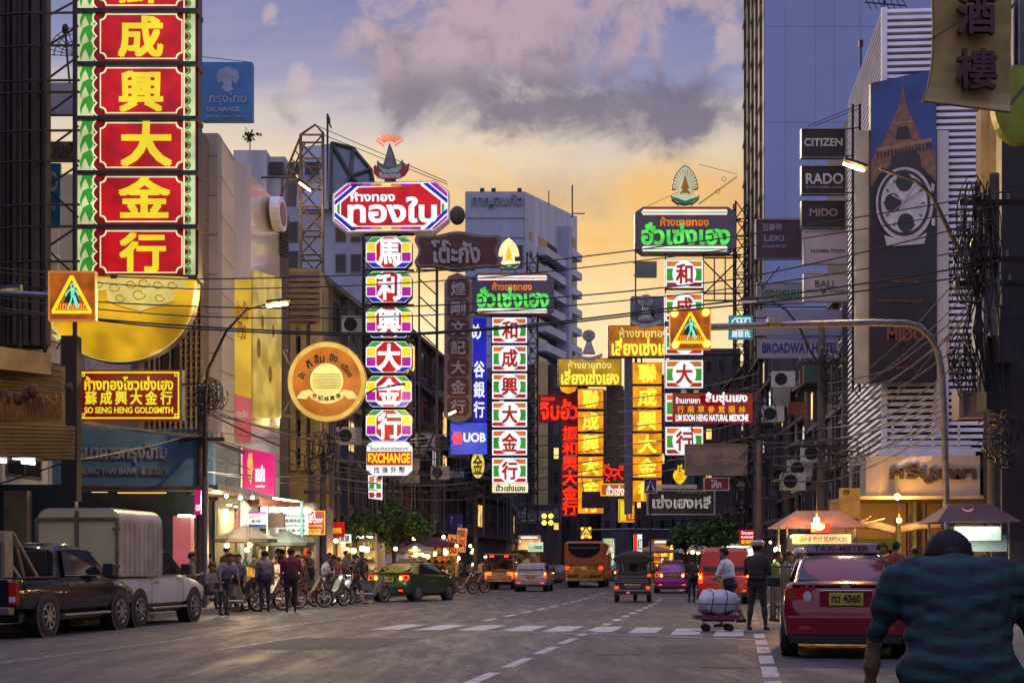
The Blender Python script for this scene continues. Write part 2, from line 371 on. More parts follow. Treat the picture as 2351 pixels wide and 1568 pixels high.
def proto(kind, fat=1.0, sleeve=True, shorts=False, voxel=.02, hair='short', fine=False):
    key = (kind, fat, sleeve, shorts, voxel, hair)
    if key in PROTO: return PROTO[key]
    caps, hd = pose(kind, fat, fine, sleeve, shorts)
    mb = MB()
    for a, b, ra, rb, t in caps: cap_mesh(mb, a, b, ra, rb)
    me = bpy.data.meshes.new('t'); me.from_pydata([tuple(v) for v in mb.v], [], mb.f)
    ob = bpy.data.objects.new('t', me); C.objects.link(ob)
    rm = ob.modifiers.new('r', 'REMESH'); rm.mode = 'VOXEL'; rm.voxel_size = voxel; rm.use_smooth_shade = True
    sm = ob.modifiers.new('s', 'SMOOTH'); sm.factor = .5; sm.iterations = 2 if voxel > .015 else 3
    dg = bpy.context.evaluated_depsgraph_get()
    out = bpy.data.meshes.new_from_object(ob.evaluated_get(dg), depsgraph=dg)
    bpy.data.objects.remove(ob); bpy.data.meshes.remove(me)
    out.name = 'person'
    # cloth folds on the clothes, and each face takes the garment of its nearest limb
    from mathutils import noise as mn
    vn = [(v.co.copy(), v.normal.copy()) for v in out.vertices]; fl = []
    for q, n_ in vn:
        k = mn.noise(q*Vector((14, 14, 7)))*.006+mn.noise(q*31)*.0025+(.012*mn.noise(q*Vector((5, 5, 13)))+.006*mn.noise(q*Vector((9, 9, 22))) if fat > 1.3 else 0)
        fl.extend(q+n_*k if q.z < hd.z-.16 else q)
    out.vertices.foreach_set('co', fl); out.update()
    for m in (M_skin[0], M_cloth['grey'], M_cloth['navy'], M_black): out.materials.append(m)
    import numpy as np
    ct = np.empty(len(out.polygons)*3); out.polygons.foreach_get('center', ct); ct = ct.reshape(-1, 3)
    best = np.full(len(ct), 9.0); idx = np.zeros(len(ct), int)
    for a, b, ra, rb, tg in caps:
        a, d = np.array(a), np.array(b)-np.array(a); t = np.clip((ct-a)@d/max(d@d, 1e-8), 0, 1)
        q = np.linalg.norm(ct-(a+t[:, None]*d), axis=1)-(ra+(rb-ra)*t); w = q < best; best[w] = q[w]; idx[w] = tg
    out.polygons.foreach_set('material_index', idx); out.polygons.foreach_set('use_smooth', [True]*len(out.polygons))
    # hair
    h = MB(); n = 18; rings = []
    low = {'short': 64, 'bun': 74, 'long': 74}[hair]
    for t in range(0, 100, 9):
        a = R(t*1.15); rings.append([])
        for j in range(n):
            ph = 2*math.pi*j/n; back = max(0, -math.sin(ph)); lim = R(low-6+62*back+20*abs(math.cos(ph))); aa = min(a, lim)
            rr_ = (.126 if hair == 'bun' else .111)+.006*math.sin(5*ph+t); rings[-1].append(hd+Vector((rr_*.93*math.sin(aa)*math.cos(ph), -.004+rr_*1.1*math.sin(aa)*math.sin(ph), .03+rr_*1.03*math.cos(aa))))
    h.loft(rings)
    if hair == 'bun': h.ball(tuple(hd+Vector((0, -.12, .03))), (.05, .045, .05))
    if hair == 'long': cap_mesh(h, hd+Vector((0, -.06, -.02)), hd+Vector((0, -.09, -.17)), .085, .06)
    hm = bpy.data.meshes.new('hair'); hm.from_pydata([tuple(v) for v in h.v], [], h.f); hm.materials.append(M_hair); hm.polygons.foreach_set('use_smooth', [True]*len(hm.polygons))
    e = MB()
    for s in (1, -1): e.ball(tuple(hd+Vector((s*.034, .086, .012))), (.012, .008, .008), 8, 5)
    e.box(hd.x-.022, hd.x+.022, hd.y+.082, hd.y+.094, hd.z-.064, hd.z-.058)
    em = bpy.data.meshes.new('face_feature'); em.from_pydata([tuple(v) for v in e.v], [], e.f); em.materials.append(M_eye)
    PROTO[key] = (out, hm, em, hd); return PROTO[key]
M_skin = [mat('skin_warm', (.32, .18, .11), .55, 0, .12, 6), mat('skin_tan', (.22, .12, .07), .55, 0, .12, 6)]
M_hair = mat('hair_black', (.010, .008, .007), .85, 0, .3, 30, .3); M_eye = mat('eye_dark', (.02, .012, .01), .3, 0, 0)
def cl(n_, c): return mat('cloth_'+n_, c, .85, 0, .25, 14, .2)
M_cloth = {n_: cl(n_, c) for n_, c in dict(white=(.62, .6, .62), grey=(.16, .155, .17), lilac=(.20, .19, .26), maroon=(.12, .02, .03), navy=(.03, .035, .06), black=(.018, .018, .02), brown=(.10, .065, .04), tan=(.34, .26, .16), teal=(.02, .10, .12), khaki=(.16, .14, .09), blue=(.06, .10, .22), red=(.28, .03, .03), green=(.16, .40, .05), olive=(.07, .075, .035), uniform=(.045, .032, .03), cream=(.45, .4, .3)).items()}
for k_ in (('cross',1,True,True,.026,'short'),('bend',1.15,True,False,.026,'short'),('stand',1,True,False,.026,'short'),('stand',1.05,True,False,.026,'short'),('read',1,True,False,.026,'short'),('stand',1.12,True,False,.026,'short'),('walk',1,True,False,.026,'short'),('read',1.1,True,False,.026,'short'),('walk',.95,True,True,.026,'short'),('sit',1,True,False,.026,'short'),
           ('stand',1,True,False,.03,'short'),('walk',1,True,False,.03,'short'),('read',1,True,False,.03,'short'),('stand',1,'long',False,.02,'short'),('cart',1.08,True,True,.0095,'short',True),('cross',1.08,'long',False,.0095,'short',True),('read',1,True,False,.02,'short'),('read',1.05,True,False,.02,'short'),('read',1.05,True,False,.022,'short'),('stand',1.05,True,False,.022,'short'),('walk',1.05,True,False,.022,'short'),('hunch',1.45,True,False,.011,'bun',True)): proto(*k_)
# ---------------------------------------------------------------- ground, road, pavements, markings
def ground_mat():
    m = bpy.data.materials.new('asphalt'); m.use_nodes = True
    t = NT(m.node_tree); b = m.node_tree.nodes['Principled BSDF']
    v = t.n('ShaderNodeTexCoord').outputs['Object']
    mp = t.n('ShaderNodeMapping'); t.put(mp.inputs[0], v); mp.inputs['Scale'].default_value = (1.6, .22, 1); mp.inputs['Rotation'].default_value = (0, 0, R(9))
    big = t.noise(mp.outputs[0], 1.3, 8, .68, .1); mid = t.noise(v, 2.6, 9, .75); fine = t.noise(v, 45, 5, .75); crack = t.noise(v, 2.2, 8, .7, 1.2)
    c = t.ramp(big, [(.3, (.042, .039, .043, 1)), (.5, (.075, .07, .074, 1)), (.7, (.125, .115, .11, 1))])
    c = t.mix(t.m('MULTIPLY', t.smooth(mid, .45, .7), .4), c, (.15, .135, .12, 1))
    c = t.mix(t.m('MULTIPLY', t.smooth(fine, .40, .64), .62), c, (.032, .03, .032, 1))
    cr = t.m('SUBTRACT', 1.0, t.smooth(t.m('ABSOLUTE', t.m('SUBTRACT', crack, .5)), .0, .006))
    c = t.mix(t.m('MULTIPLY', cr, .7), c, (.015, .015, .016, 1))
    t.put(b.inputs['Base Color'], c)
    t.put(b.inputs['Roughness'], t.m('SUBTRACT', .72, t.m('MULTIPLY', t.smooth(big, .35, .7), .22)))
    bp = t.n('ShaderNodeBump'); bp.inputs['Strength'].default_value = .5; bp.inputs['Distance'].default_value = .006
    t.put(bp.inputs['Height'], fine); t.put(b.inputs['Normal'], bp.outputs[0])
    return m
M_asph = ground_mat()
struct(MB().box(-900, 900, -120, 2200, -.5, 0).build('road', M_asph))
M_pave = mat('paving', (.12, .11, .10), .8, 0, .4, 2.5, .3)
M_kerb = mat('kerb_stone', (.18, .17, .16), .8, 0, .35, 4)
for side in (0, 1):
    mb = MB(); kb = MB(); ys = list(range(-10, 171, 6))
    for a, b in zip(ys, ys[1:]):
        if side == 0: q = [(LC(a)-.18, a), (LC(b)-.18, b), (LC(b)-16, b), (LC(a)-16, a)]; k = [(LC(a), a), (LC(b), b), (LC(b)-.18, b), (LC(a)-.18, a)]
        else: q = [(RC(a)+.18, a), (RC(a)+16, a), (RC(b)+16, b), (RC(b)+.18, b)]; k = [(RC(a), a), (RC(a)+.18, a), (RC(b)+.18, b), (RC(b), b)]
        mb.column(q, .0, .15); kb.column(k, .0, .153)
    struct(mb.build('pavement', M_pave)); struct(kb.build('kerb', M_kerb))
def paint_mat(name, wear):
    m = bpy.data.materials.new(name); m.use_nodes = True
    t = NT(m.node_tree); b = m.node_tree.nodes['Principled BSDF']
    v = t.n('ShaderNodeTexCoord').outputs['Object']
    n = t.noise(v, 5, 8, .7); n2 = t.noise(v, 70, 4, .7)
    f = t.smooth(t.m('ADD', n, t.m('MULTIPLY', t.m('SUBTRACT', n2, .5), .35)), wear-.06, wear+.08)
    t.put(b.inputs['Base Color'], t.mix(f, (.13, .125, .12, 1), (.48, .46, .46, 1))); b.inputs['Roughness'].default_value = .6
    return m
M_line = paint_mat('road_paint', .42); M_worn = paint_mat('worn_road_paint', .56)
def stripe(mb, x, y, w, l, z=.004, dirx=.165):
    mb.add([(x-w/2, y, z), (x+w/2, y, z), (x+w/2+dirx*l, y+l, z), (x-w/2+dirx*l, y+l, z)], [(0, 1, 2, 3)])
mb = MB()
for cx, cy in [(905, 1445), (1004, 1446), (1104, 1447), (1208, 1448), (1298, 1449.5), (1395, 1451), (1496, 1453), (1596, 1456.5), (1697, 1460)]:
    Y = CZ*F/(cy-HY); stripe(mb, px(cx, Y)-.2, Y, .56, 2.6)
struct(mb.build('crosswalk_stripes', M_line))
mb = MB()
for x0, x1, y0, y1 in [(1085, 1150, 1450, 1450), (1170, 1280, 1450, 1451.5), (1335, 1385, 1452, 1454), (1286, 1370, 1453.5, 1455), (1390, 1520, 1455, 1459), (1525, 1612, 1460, 1464), (1640, 1760, 1465, 1470)]:
    Ya = CZ*F/(y0-HY); Yb = CZ*F/(y1-HY); a = Vector((px(x0, Ya), Ya)); b = Vector((px(x1, Yb), Yb))
    mb.add([(a.x, a.y, .004), (b.x, b.y, .004), (b.x+.03, b.y+.16, .004), (a.x+.03, a.y+.16, .004)], [(0, 1, 2, 3)])
struct(mb.build('stop_line', M_line))
def dashes(name, off, y0, y1, l, gap, w, m):
    mb = MB(); y = y0
    while y < y1:
        a, b = y, min(y+l, y1); n = max(1, int((b-a)/4)+1)
        for i in range(n):
            p, q = a+(b-a)*i/n, a+(b-a)*(i+1)/n
            mb.add([(off+g(p)-w/2, p, .004), (off+g(p)+w/2, p, .004), (off+g(q)+w/2, q, .004), (off+g(q)-w/2, q, .004)], [(0, 1, 2, 3)])
        y += l+gap
    struct(mb.build(name, m))
dashes('lane_line', -2.98, 15.4, 29, 1.9, .9, .16, M_line)
dashes('lane_line', -2.98, 31.4, 60, 1.1, 1.5, .17, M_line)
dashes('lane_line', .37, 12, 27.3, 1.7, .6, .2, M_line)
dashes('lane_line', .37, 32, 60, 1.5, 1.6, .16, M_worn)
dashes('lane_line', -6.1, 34, 74, 1.6, 1.4, .16, M_line)
dashes('lane_line', -9.9, 12, 60, 14, .4, .13, M_worn)
dashes('lane_line', -8.1, 22, 27, 5, 1, .13, M_worn)

mb = MB()
for x, y, r_ in ((1420, 1500, .36), (980, 1420, .34), (1660, 1530, .3)):
    Y = CZ*F/(y-HY); mb.add([(px(x, Y)+r_*math.cos(a), Y+r_*math.sin(a), .005) for a in [2*math.pi*k/20 for k in range(20)]], [tuple(range(20))])
struct(mb.build('manhole_cover', mat('cast_iron', (.04, .036, .035), .5, .5, .4, 30, .5)))
mb = MB()
for x, y, w, l in ((700, 1490, 2.2, 3.5), (1250, 1420, 2.6, 6), (1600, 1500, 1.2, 2.5), (300, 1450, 1.6, 4)):
    Y = CZ*F/(y-HY); stripe(mb, px(x, Y), Y, w, l, .003)
struct(mb.build('road_patch', mat('patch_asphalt', (.06, .056, .058), .75, 0, .35, 2.5, .3)))
mb = MB(); rr = random.Random(9)
for k in range(70):
    y = rr.uniform(1400, 1568); Y = CZ*F/(y-HY); x = px(rr.uniform(500, 2000), Y); s = rr.uniform(.02, .06); a = rr.uniform(0, 6)
    mb.add([(x+s*math.cos(a+t)*w_, Y+s*math.sin(a+t)*w_, .006) for t, w_ in ((0, 1), (1.3, .7), (2.6, 1), (4.2, .8))], [(0, 1, 2, 3)])
struct(mb.build('litter', mat('litter_pale', (.35, .33, .3), .8, 0, .4, 20)), 'stuff')
# ---------------------------------------------------------------- buildings
M_wind = mat('window_glass', (.02, .022, .03), .08, 0, .1, 2)
M_wframe = mat('window_frame', (.12, .11, .11), .5, .2, .2, 4)
M_warm = glow('lit_window', (255, 205, 120), 1.2, .4)
M_cool = glow('lit_window_cool', (225, 235, 225), 1.0, .4)
M_dk1 = mat('sooty_render', (.06, .053, .055), .85, 0, .4, 1.2, .2, streak=True)
M_dk2 = mat('brown_render', (.085, .065, .05), .85, 0, .4, 1.2, .2, streak=True)
M_dk3 = mat('grey_render', (.13, .122, .13), .85, 0, .35, 1.0, .2, streak=True)
M_pale = mat('pale_render', (.42, .41, .42), .8, 0, .3, .8, .15, streak=True)
M_conc = mat('concrete', (.28, .27, .27), .85, 0, .35, 1.0, .25, streak=True)
M_cream = mat('cream_panel', (.60, .53, .38), .22, .35, .12, .6, coat=.5)
M_ochre = mat('ochre_panel', (.38, .29, .12), .6, 0, .25, 1)
M_acw = mat('air_conditioner_white', (.5, .5, .48), .6, 0, .25, 3)

def face_window(root, A, B, t0, t1, z0, z1, lit=None, proud=.05, name='window'):
    """a window on the vertical plane A-B (plan points); the frame is a part, the pane its sub-part"""
    A = Vector((A[0], A[1], 0)); B = Vector((B[0], B[1], 0)); d = B-A; L = d.length; u = d/L
    nrm = Vector((u.y, -u.x, 0))
    if nrm.y > .3 or (abs(nrm.y) <= .3 and nrm.dot(Vector((0, 50, 0))-A) < 0 and nrm.dot(Vector((2, 40, 0))-A) < 0): nrm = -nrm
    a, b = A+u*(t0*L), A+u*(t1*L); fw = min(.09, (t1-t0)*L*.12)
    def bar(p, q, zb, zt, th):
        return [(p.x, p.y, zb), (q.x, q.y, zb), (q.x, q.y, zt), (p.x, p.y, zt)], nrm, th
    fr = MB()
    for p, q, zb, zt in ((a, b, z0, z0+fw), (a, b, z1-fw, z1), (a, a+u*fw, z0+fw, z1-fw), (b-u*fw, b, z0+fw, z1-fw), (a+(b-a)*.5-u*fw*.3, a+(b-a)*.5+u*fw*.3, z0+fw, z1-fw)):
        c, n_, th = bar(p, q, zb, zt, proud); fr.slab(*c, n_, th)
    f = fr.build(name, M_wframe, root)
    c, n_, th = bar(a+u*fw, b-u*fw, z0+fw, z1-fw, proud*.45)
    MB().slab(*c, n_, th).build('pane', lit or M_wind, f)
    return f
def row_building(name, label, side, Y0, Y1, h, m, storeys=4, bays=3, first=3.6, depth=14, setback=0, cat='building', lit=.12, extra=True, group=None):
    FN = LF if side == 'L' else RF; s = -1 if side == 'L' else 1
    A = (FN(Y0)+s*setback, Y0); B = (FN(Y1)+s*setback, Y1)
    root = thing(name, label, cat, (A[0], A[1], 0), group)
    MB().column([A, B, (B[0]+s*depth, Y1), (A[0]+s*depth, Y0)], 0, h).build('wall', m, root)
    # parapet and floor bands stand proud of the street face
    mb = MB(); sh = (h-first)/max(1, storeys)
    for i in range(storeys+1):
        z = first+sh*i
        mb.column([(A[0]-s*.35, Y0+.02), (B[0]-s*.35, Y1-.02), (B[0], Y1-.02), (A[0], Y0+.02)], z-.22, z)
    mb.build('floor_band', m, root)
    if extra:
        rr = random.Random(int(Y0*31+h*7))
        for i in range(storeys):
            for j in range(bays):
                t0 = (j+.18)/bays; t1 = (j+.82)/bays
                l = None
                if rr.random() < lit: l = M_warm if rr.random() < .7 else M_cool
                face_window(root, A, B, t0, t1, first+sh*i+sh*.18, first+sh*i+sh*.78, l)
        mb = MB()
        for j in range(bays+1):
            t = j/bays; x = A[0]+(B[0]-A[0])*t; y = Y0+(Y1-Y0)*t
            mb.column([(x-s*.28, y-.12), (x-s*.28, y+.12), (x, y+.12), (x, y-.12)], first, h-.25)
        mb.build('pilaster', m, root)
    return root
def flat_windows(root, x0, y0, x1, y1, Y, nx, ny, wx=.6, wy=.55, lit=.1, seed=1):
    rr = random.Random(seed)
    for i in range(nx):
        for j in range(ny):
            a = x0+(x1-x0)*(i+.5-wx/2)/nx; b = x0+(x1-x0)*(i+.5+wx/2)/nx
            c = y0+(y1-y0)*(j+.5-wy/2)/ny; d = y0+(y1-y0)*(j+.5+wy/2)/ny
            f = MB()
            X0, X1, Z1, Z0 = px(a, Y), px(b, Y), pz(c, Y), pz(d, Y); w = (X1-X0)*.08
            f.box(X0, X1, Y-.06, Y-.003, Z0, Z0+w).box(X0, X1, Y-.06, Y-.003, Z1-w, Z1).box(X0, X0+w, Y-.06, Y-.003, Z0+w, Z1-w).box(X1-w, X1, Y-.06, Y-.003, Z0+w, Z1-w)
            fo = f.build('window', M_wframe, root)
            l = M_wind
            if rr.random() < lit: l = M_warm if rr.random() < .6 else M_cool
            MB().box(X0+w, X1-w, Y-.03, Y-.004, Z0+w, Z1-w).build('pane', l, fo)
def block(name, label, x0, x1, ytop, Y, depth, m, cat='building', z0=0, group=None):
    X0, X1, Z = px(x0, Y), px(x1, Y), pz(ytop, Y)
    root = thing(name, label, cat, ((X0+X1)/2, Y, z0), group)
    MB().box(X0, X1, Y, Y+depth, z0, Z).build('wall', m, root)
    return root

# ---- the street goes on behind the camera
for lb, a in (('long plain shophouse row beside the camera on the left', (-34, -17.5, -70, 29)), ('long plain shophouse row beside the camera on the right', (10.8, 26, -70, 25)), ('plain block closing the street behind the camera', (-17, 9, -86, -72))):
    rt = thing('shophouse', lb, 'building', ((a[0]+a[1])/2, a[2], 0)); MB().box(*a, 0, 17).build('wall', M_dk3, rt)
# ---- left side, near to far
r = row_building('shophouse', 'dark tall shophouse at the left edge behind the scaffolding', 'L', 31, 37.4, 26, M_dk1, 6, 2, lit=0, setback=4)
# dark pipes and cladding strips hang on its end wall
mb = MB()
for x, w, d in ((4, 7, .3), (18, 5, .2), (33, 9, .35), (46, 4, .3), (58, 12, .25), (74, 5, .4), (84, 14, .3), (99, 7, .5)):
    mb.pbox(x-w/2, -40, x+w/2, 790, 36.6, d)
MB_root = r
root = thing('scaffold_frame', 'black steel lattice frame carrying the tall gold sign on the left', 'frame', tuple(P(60, 1302, 36.6)))
mb.build('cladding_strip', M_dk2, root)
M_pb = mat('panel_back', (.03, .022, .026), .8, 0, .4, 2)
MB().pbox(-40, -60, 103, 800, 37.0, .25).build('backing_panel', M_pb, root)
mb = MB()
for y in (30, 105, 185, 212, 300, 370, 470, 520, 600, 660, 720):
    mb.tube([P(-10, y+6, 36.2), P(60, y+1, 36.2), P(182, y, 37.6)], .035, 5)
for y0, y1 in ((40, 0), (110, 60), (185, 130), (265, 210), (345, 290), (430, 380), (430, 500), (570, 520), (570, 640)):
    mb.tube([P(105, y0, 37.2), P(180, y1, 37.6)], .03, 5)
for x in (8, 44, 103, 172):
    mb.tube([P(x, 830, 36.4), P(x, -60, 36.4)], .06, 6)
mb.build('lattice', M_steel, root)
r = row_building('shophouse', 'pale shophouse with a tiled roof seen through the steel lattice', 'L', 39.5, 46.4, pz(262, 40), M_pale, 4, 2, lit=0, depth=20, setback=5)
mb = MB(); mb.add([P(60, 262, 39.4), P(215, 262, 39.4), P(215, 190, 43), P(60, 190, 43)], [(0, 1, 2, 3)]); mb.add([P(60, 268, 39.4), P(215, 268, 39.4), P(215, 262, 39.4), P(60, 262, 39.4)], [(0, 1, 2, 3)])
mb.build('roof', mat('old_roof_tile', (.16, .12, .11), .8, 0, .35, 5, .4), r)
prect(r, 'sign_band', 70, 325, 190, 372, 39.4, mat('weathered_sign', (.3, .26, .2), .7, 0, .35, 3), .08)
txt(r, 'ขนมปัง', (96, 328, 184, 360), 39.3, mat('weathered_letter', (.16, .12, .07), .6), .02, .05)
o = MB().pbox(105, 375, 138, 522, 39.2, .12).build('banner', mat('blue_banner', (.05, .26, .5), .6, 0, .2, 2)); tag(o, 'pale blue vertical banner with white lettering behind the lattice', 'banner')
txt(o, 'ID', (108, 395, 132, 440), 39.19, M_white); txt(o, 'city', (108, 472, 128, 486), 39.19, M_white)
# satellite dish behind the lattice
root = thing('satellite_dish', 'mesh satellite dish on a roof seen through the lattice', 'dish', tuple(P(150, 190, 41)))
mb = MB()
for k in range(9):
    a = math.pi*(.98-.5*k/8); mb.tube([P(176, 130, 41), P(176+66*math.cos(a), 130-66*math.sin(a), 41)], .012, 4)
for rr_ in (36, 52, 66): mb.tube([P(176+rr_*math.cos(math.pi*(1-.5*k/10)), 130-rr_*math.sin(math.pi*(1-.5*k/10)), 41) for k in range(11)], .014, 4)
mb.build('dish_ribs', M_steel, root); MB().ball(tuple(P(150, 68, 41)), (.1, .1, .16)).build('receiver', M_steel, root)
MB().tube([P(150, 72, 41), P(154, 130, 41), P(160, 192, 41)], .03).build('mast', M_steel, root)

# brown tiled facade right of the gold bowl
M_tile = mat('patterned_tile', (.17, .13, .09), .7, 0, .55, 9, .6)
root = block('shophouse', 'brown tiled building standing behind the gold bowl sign', 318, 462, 300, 47.2, 1.2, M_tile)
mb = MB()
for x in range(340, 462, 12): mb.pbox(x, 640, x+4, 985, 47.0, .19)
for y in range(660, 985, 14): mb.pbox(385, y, 460, y+4, 47.1, .09)
mb.build('tile_relief', M_tile, root)
mb = MB()
for x in (372, 398): mb.pbox(x, 700, x+14, 960, 46.95, .2)
mb.build('window', M_wind, root)
prect(root, 'lit_ledge', 195, 800, 325, 850, 47.6, mat('lilac_wall', (.3, .28, .38), .8), .3)
# grey and cream panel building
hz = 15.4
root = thing('panel_building', 'cream and grey panel clad building with a round clock emblem', 'building', (LF(49), 49, 0))
A = (LF(47.4), 47.4); B = (LF(56.2), 56.2)
M_gpan = mat('grey_panel', (.27, .26, .27), .5, 0, .15, .7)
MB().box(px(440, 48.4), px(500, 48.4), 48.4, 58, 0, pz(306, 48.4)).build('grey_tower', M_gpan, root)
MB().column([(px(499.9, 48.9), 48.9), (px(538, 49.6), 49.6), (px(538, 49.6)-4, 49.7), (px(499, 48.9)-2, 52)], 0, [pz(308, 48.9), pz(372, 49.6), pz(372, 49.6), pz(308, 48.9)]).build('return_wall', M_cream, root)
MB().column([(px(536, 50.2), 50.2), (px(576, 50.6), 50.6), (px(576, 50.6)-4, 53), (px(536, 50.2)-2, 53)], 0, pz(374, 50.4)).build('blank_wall', M_pale, root)
MB().column([(px(574, 50.7), 50.7), (px(642, 54.6), 54.6), (px(642, 54.6)-10, 54.6), (px(574, 50.7)-8, 50.7)], 3.4, [pz(400, 50.7), pz(472, 54.6), pz(472, 54.6), pz(400, 50.7)]).build('cream_wall', M_cream, root)
MB().column([(px(642, 54.7), 54.7), (px(663, 56.4), 56.4), (px(663, 56.4)-8, 56.4), (px(642, 54.7)-8, 54.7)], 3.4, [pz(488, 54.7), pz(512, 56.4), pz(512, 56.4), pz(488, 54.7)]).build('louvre_wall', M_dk2, root)
mb = MB()
for i in range(12):
    y = 492+i*8
    mb.tube([P(644, y, 54.5), P(662, y+8, 56.2)], .05, 4)
mb.build('louvre', M_dk1, root)
mb = MB()
for i in range(8): mb.tube([P(503+i*.0, 308+i*90, 48.8), P(537, 372+i*82, 49.5)], .012, 4)
for i in range(7): mb.tube([P(458, 360+i*90, 48.3), P(499, 360+i*90, 48.3)], .015, 4)
mb.build('panel_joint', mat('joint', (.1, .09, .08), .8), root)
mb = MB(); c = P(627, 492, 53.5)
ring = [(c.x+.02, c.y+.62*math.cos(t)*1.6, c.z+.62*math.sin(t)) for t in [2*math.pi*i/24 for i in range(24)]]
mb.loft([ring, [(a+.35, b, d) for a, b, d in ring]]); em = mb.build('round_emblem', M_white, root)
ring = [(c.x+.36, c.y+.42*math.cos(t)*1.6, c.z+.42*math.sin(t)) for t in [2*math.pi*i/24 for i in range(24)]]
MB().loft([ring, [(a+.04, b, d) for a, b, d in ring]]).build('emblem_ring', mat('emblem_red', (.3, .05, .05), .5), em)
# advertising panels on the cream wall: yellow above, pink below
def lpanel(parent, name, xa, Ya, xb, Yb, ya0, ya1, yb0, yb1, m, t=.06):
    o = .05
    a, b, c, d = P(xa, ya1, Ya), P(xb, yb1, Yb), P(xb, yb0, Yb), P(xa, ya0, Ya)
    n_ = (b-a).cross(d-a); n_ = n_ if n_.x > 0 else -n_
    for q in (a, b, c, d): q += n_.normalized()*o
    return MB().slab(a, b, c, d, n_, t).build(name, m, parent)
adm = glow('yellow_advert', (240, 200, 60), .42, .35, .8); adp = glow('pink_advert', (215, 95, 110), .4, .3)
ad = lpanel(None, 'advert_panel', 536.5, 50.15, 574, 50.5, 640, 905, 640, 915, adm); tag(ad, 'tall yellow advertisement panel on the cream building', 'advert panel')
lpanel(ad, 'lower_panel', 536.5, 50.1, 574, 50.45, 906, 1010, 916, 1018, adp)
txt(ad, 'ประกัน\nชีวิต', (541, 690, 570, 780), 50.0, mat('advert_orange', (.5, .2, .03), .5), .03)
txt(ad, 'สมัครวันนี้', (541, 940, 570, 958), 49.9, M_white)
ad = lpanel(None, 'advert_panel', 577, 50.85, 640, 54.45, 620, 960, 640, 960, glow('yellow_advert_pale', (235, 205, 95), .4, .4)); tag(ad, 'wide pale yellow advertisement with orange bowls on the cream wall', 'advert panel')
mb = MB()
for x, y, s in ((592, 800, 20), (618, 860, 18), (600, 740, 16), (625, 760, 14)):
    Y = 50.9+3.6*(x-577)/63
    c = P(x, y, Y-.3)
    mb.ball(tuple(c), (.09, s/60, s/45))
mb.build('bowl_picture', mat('advert_bowl', (.45, .2, .04), .6, 0, .5, 4), ad)
# louvred box building, grey neighbours
root = block('shophouse', 'ochre louvre boxed building above the round orange sign', 658, 735, 617, 58.5, 4, M_ochre, z0=0)
mb = MB()
for i in range(9): mb.pbox(660, 624+i*13, 733, 633+i*13, 58.3, .2)
mb.build('louvre', mat('ochre_slat', (.26, .2, .1), .6, 0, .2, 2), root)
mb = MB()
for x in (666, 690, 712): mb.pbox(x, 745, x+13, 1080, 58.2, .3)
mb.build('column', M_ochre, root)
flat_windows(root, 676, 760, 730, 1080, 58.5, 2, 5, .5, .6, .35, 5)
row_building('shophouse', 'dark grey shophouse behind the tall white octagon signs', 'L', 58.6, 67, 13.6, M_dk3, 4, 3, lit=.1)
row_building('shophouse', 'brown shophouse with tall pilasters behind the octagon signs', 'L', 67.2, 78, 13.2, M_dk2, 4, 4, lit=.15)
row_building('shophouse', 'sooty shophouse left of the vertical dark red sign', 'L', 78.2, 92, 14.5, M_dk1, 4, 4, lit=.12)
row_building('shophouse', 'dark shophouse beside the blue bank sign', 'L', 92.2, 112, 15, M_dk1, 4, 5, lit=.15)
row_building('shophouse', 'far grey shophouse left of the red neon sign', 'L', 112.2, 140, 17, M_dk3, 5, 6, lit=.1)
# pale block with small roof louvres and the glazed polyhedral crown
root = block('office_block', 'blue grey office block with a faceted glass crown on its roof', 540, 862, 475, 95, 16, mat('blue_grey_wall', (.32, .33, .38), .8, 0, .2, .4))
MB().pbox(536, 345, 612, 480, 94.6, 10).build('stair_tower', M_pale, root)
MB().pbox(600, 360, 655, 480, 95.2, 9).build('stair_tower', M_pale, root)
mb = MB()
for x in (618, 662, 700): mb.pbox(x, 372, x+32, 400, 95.0, .2)
mb.build('roof_vent', M_dk1, root)
mb = MB()
top = [P(690, 335, 97), P(765, 330, 97), P(830, 336, 101), P(770, 330, 105), P(690, 335, 105)]
M_facet = mat('crown_glass', (.10, .13, .14), .25, .1, .25, .5); M_lil = mat('crown_wall', (.36, .37, .45), .7, 0, .15, .4)
cr = [P(680, 480, 95), P(760, 480, 94.4), P(868, 480, 96)]; up_ = [P(688, 338, 96.5), P(762, 330, 96), P(812, 342, 98)]; md = P(852, 390, 97)
mb.add([cr[0], cr[1], up_[1], up_[0]], [(0, 1, 2, 3)], 1)
mdm = P(806, 405, 95.6)
mb.add([cr[1], cr[2], md, up_[2], up_[1], mdm], [(0, 5, 4), (0, 1, 5), (1, 2, 5), (2, 3, 5), (3, 4, 5)], 0)
mb.add([P(868, 480, 96), P(868, 480, 106), P(852, 390, 106), P(812, 342, 104), P(688, 338, 104), P(688, 338, 96.5), P(762, 330, 96), P(812, 342, 98), P(852, 390, 97)], [(0, 1, 2, 8), (8, 2, 3, 7), (7, 3, 4, 5, 6)], 0)
mb.build('glass_crown', [M_facet, M_lil], root)
mb = MB()
for a, b in ((cr[1], up_[1]), (cr[1], mdm), (mdm, up_[1]), (mdm, up_[2]), (mdm, md), (mdm, cr[2]), (up_[1], up_[2]), (up_[2], md), (md, cr[2])): mb.tube([a-Vector((0, .15, 0)), b-Vector((0, .15, 0))], .12, 5)
mb.build('crown_rib', M_dk1, root)
flat_windows(root, 548, 500, 690, 700, 95, 4, 3, .7, .7, 0, 3)
flat_windows(root, 765, 500, 835, 640, 95, 2, 2, .7, .6, 0, 4)
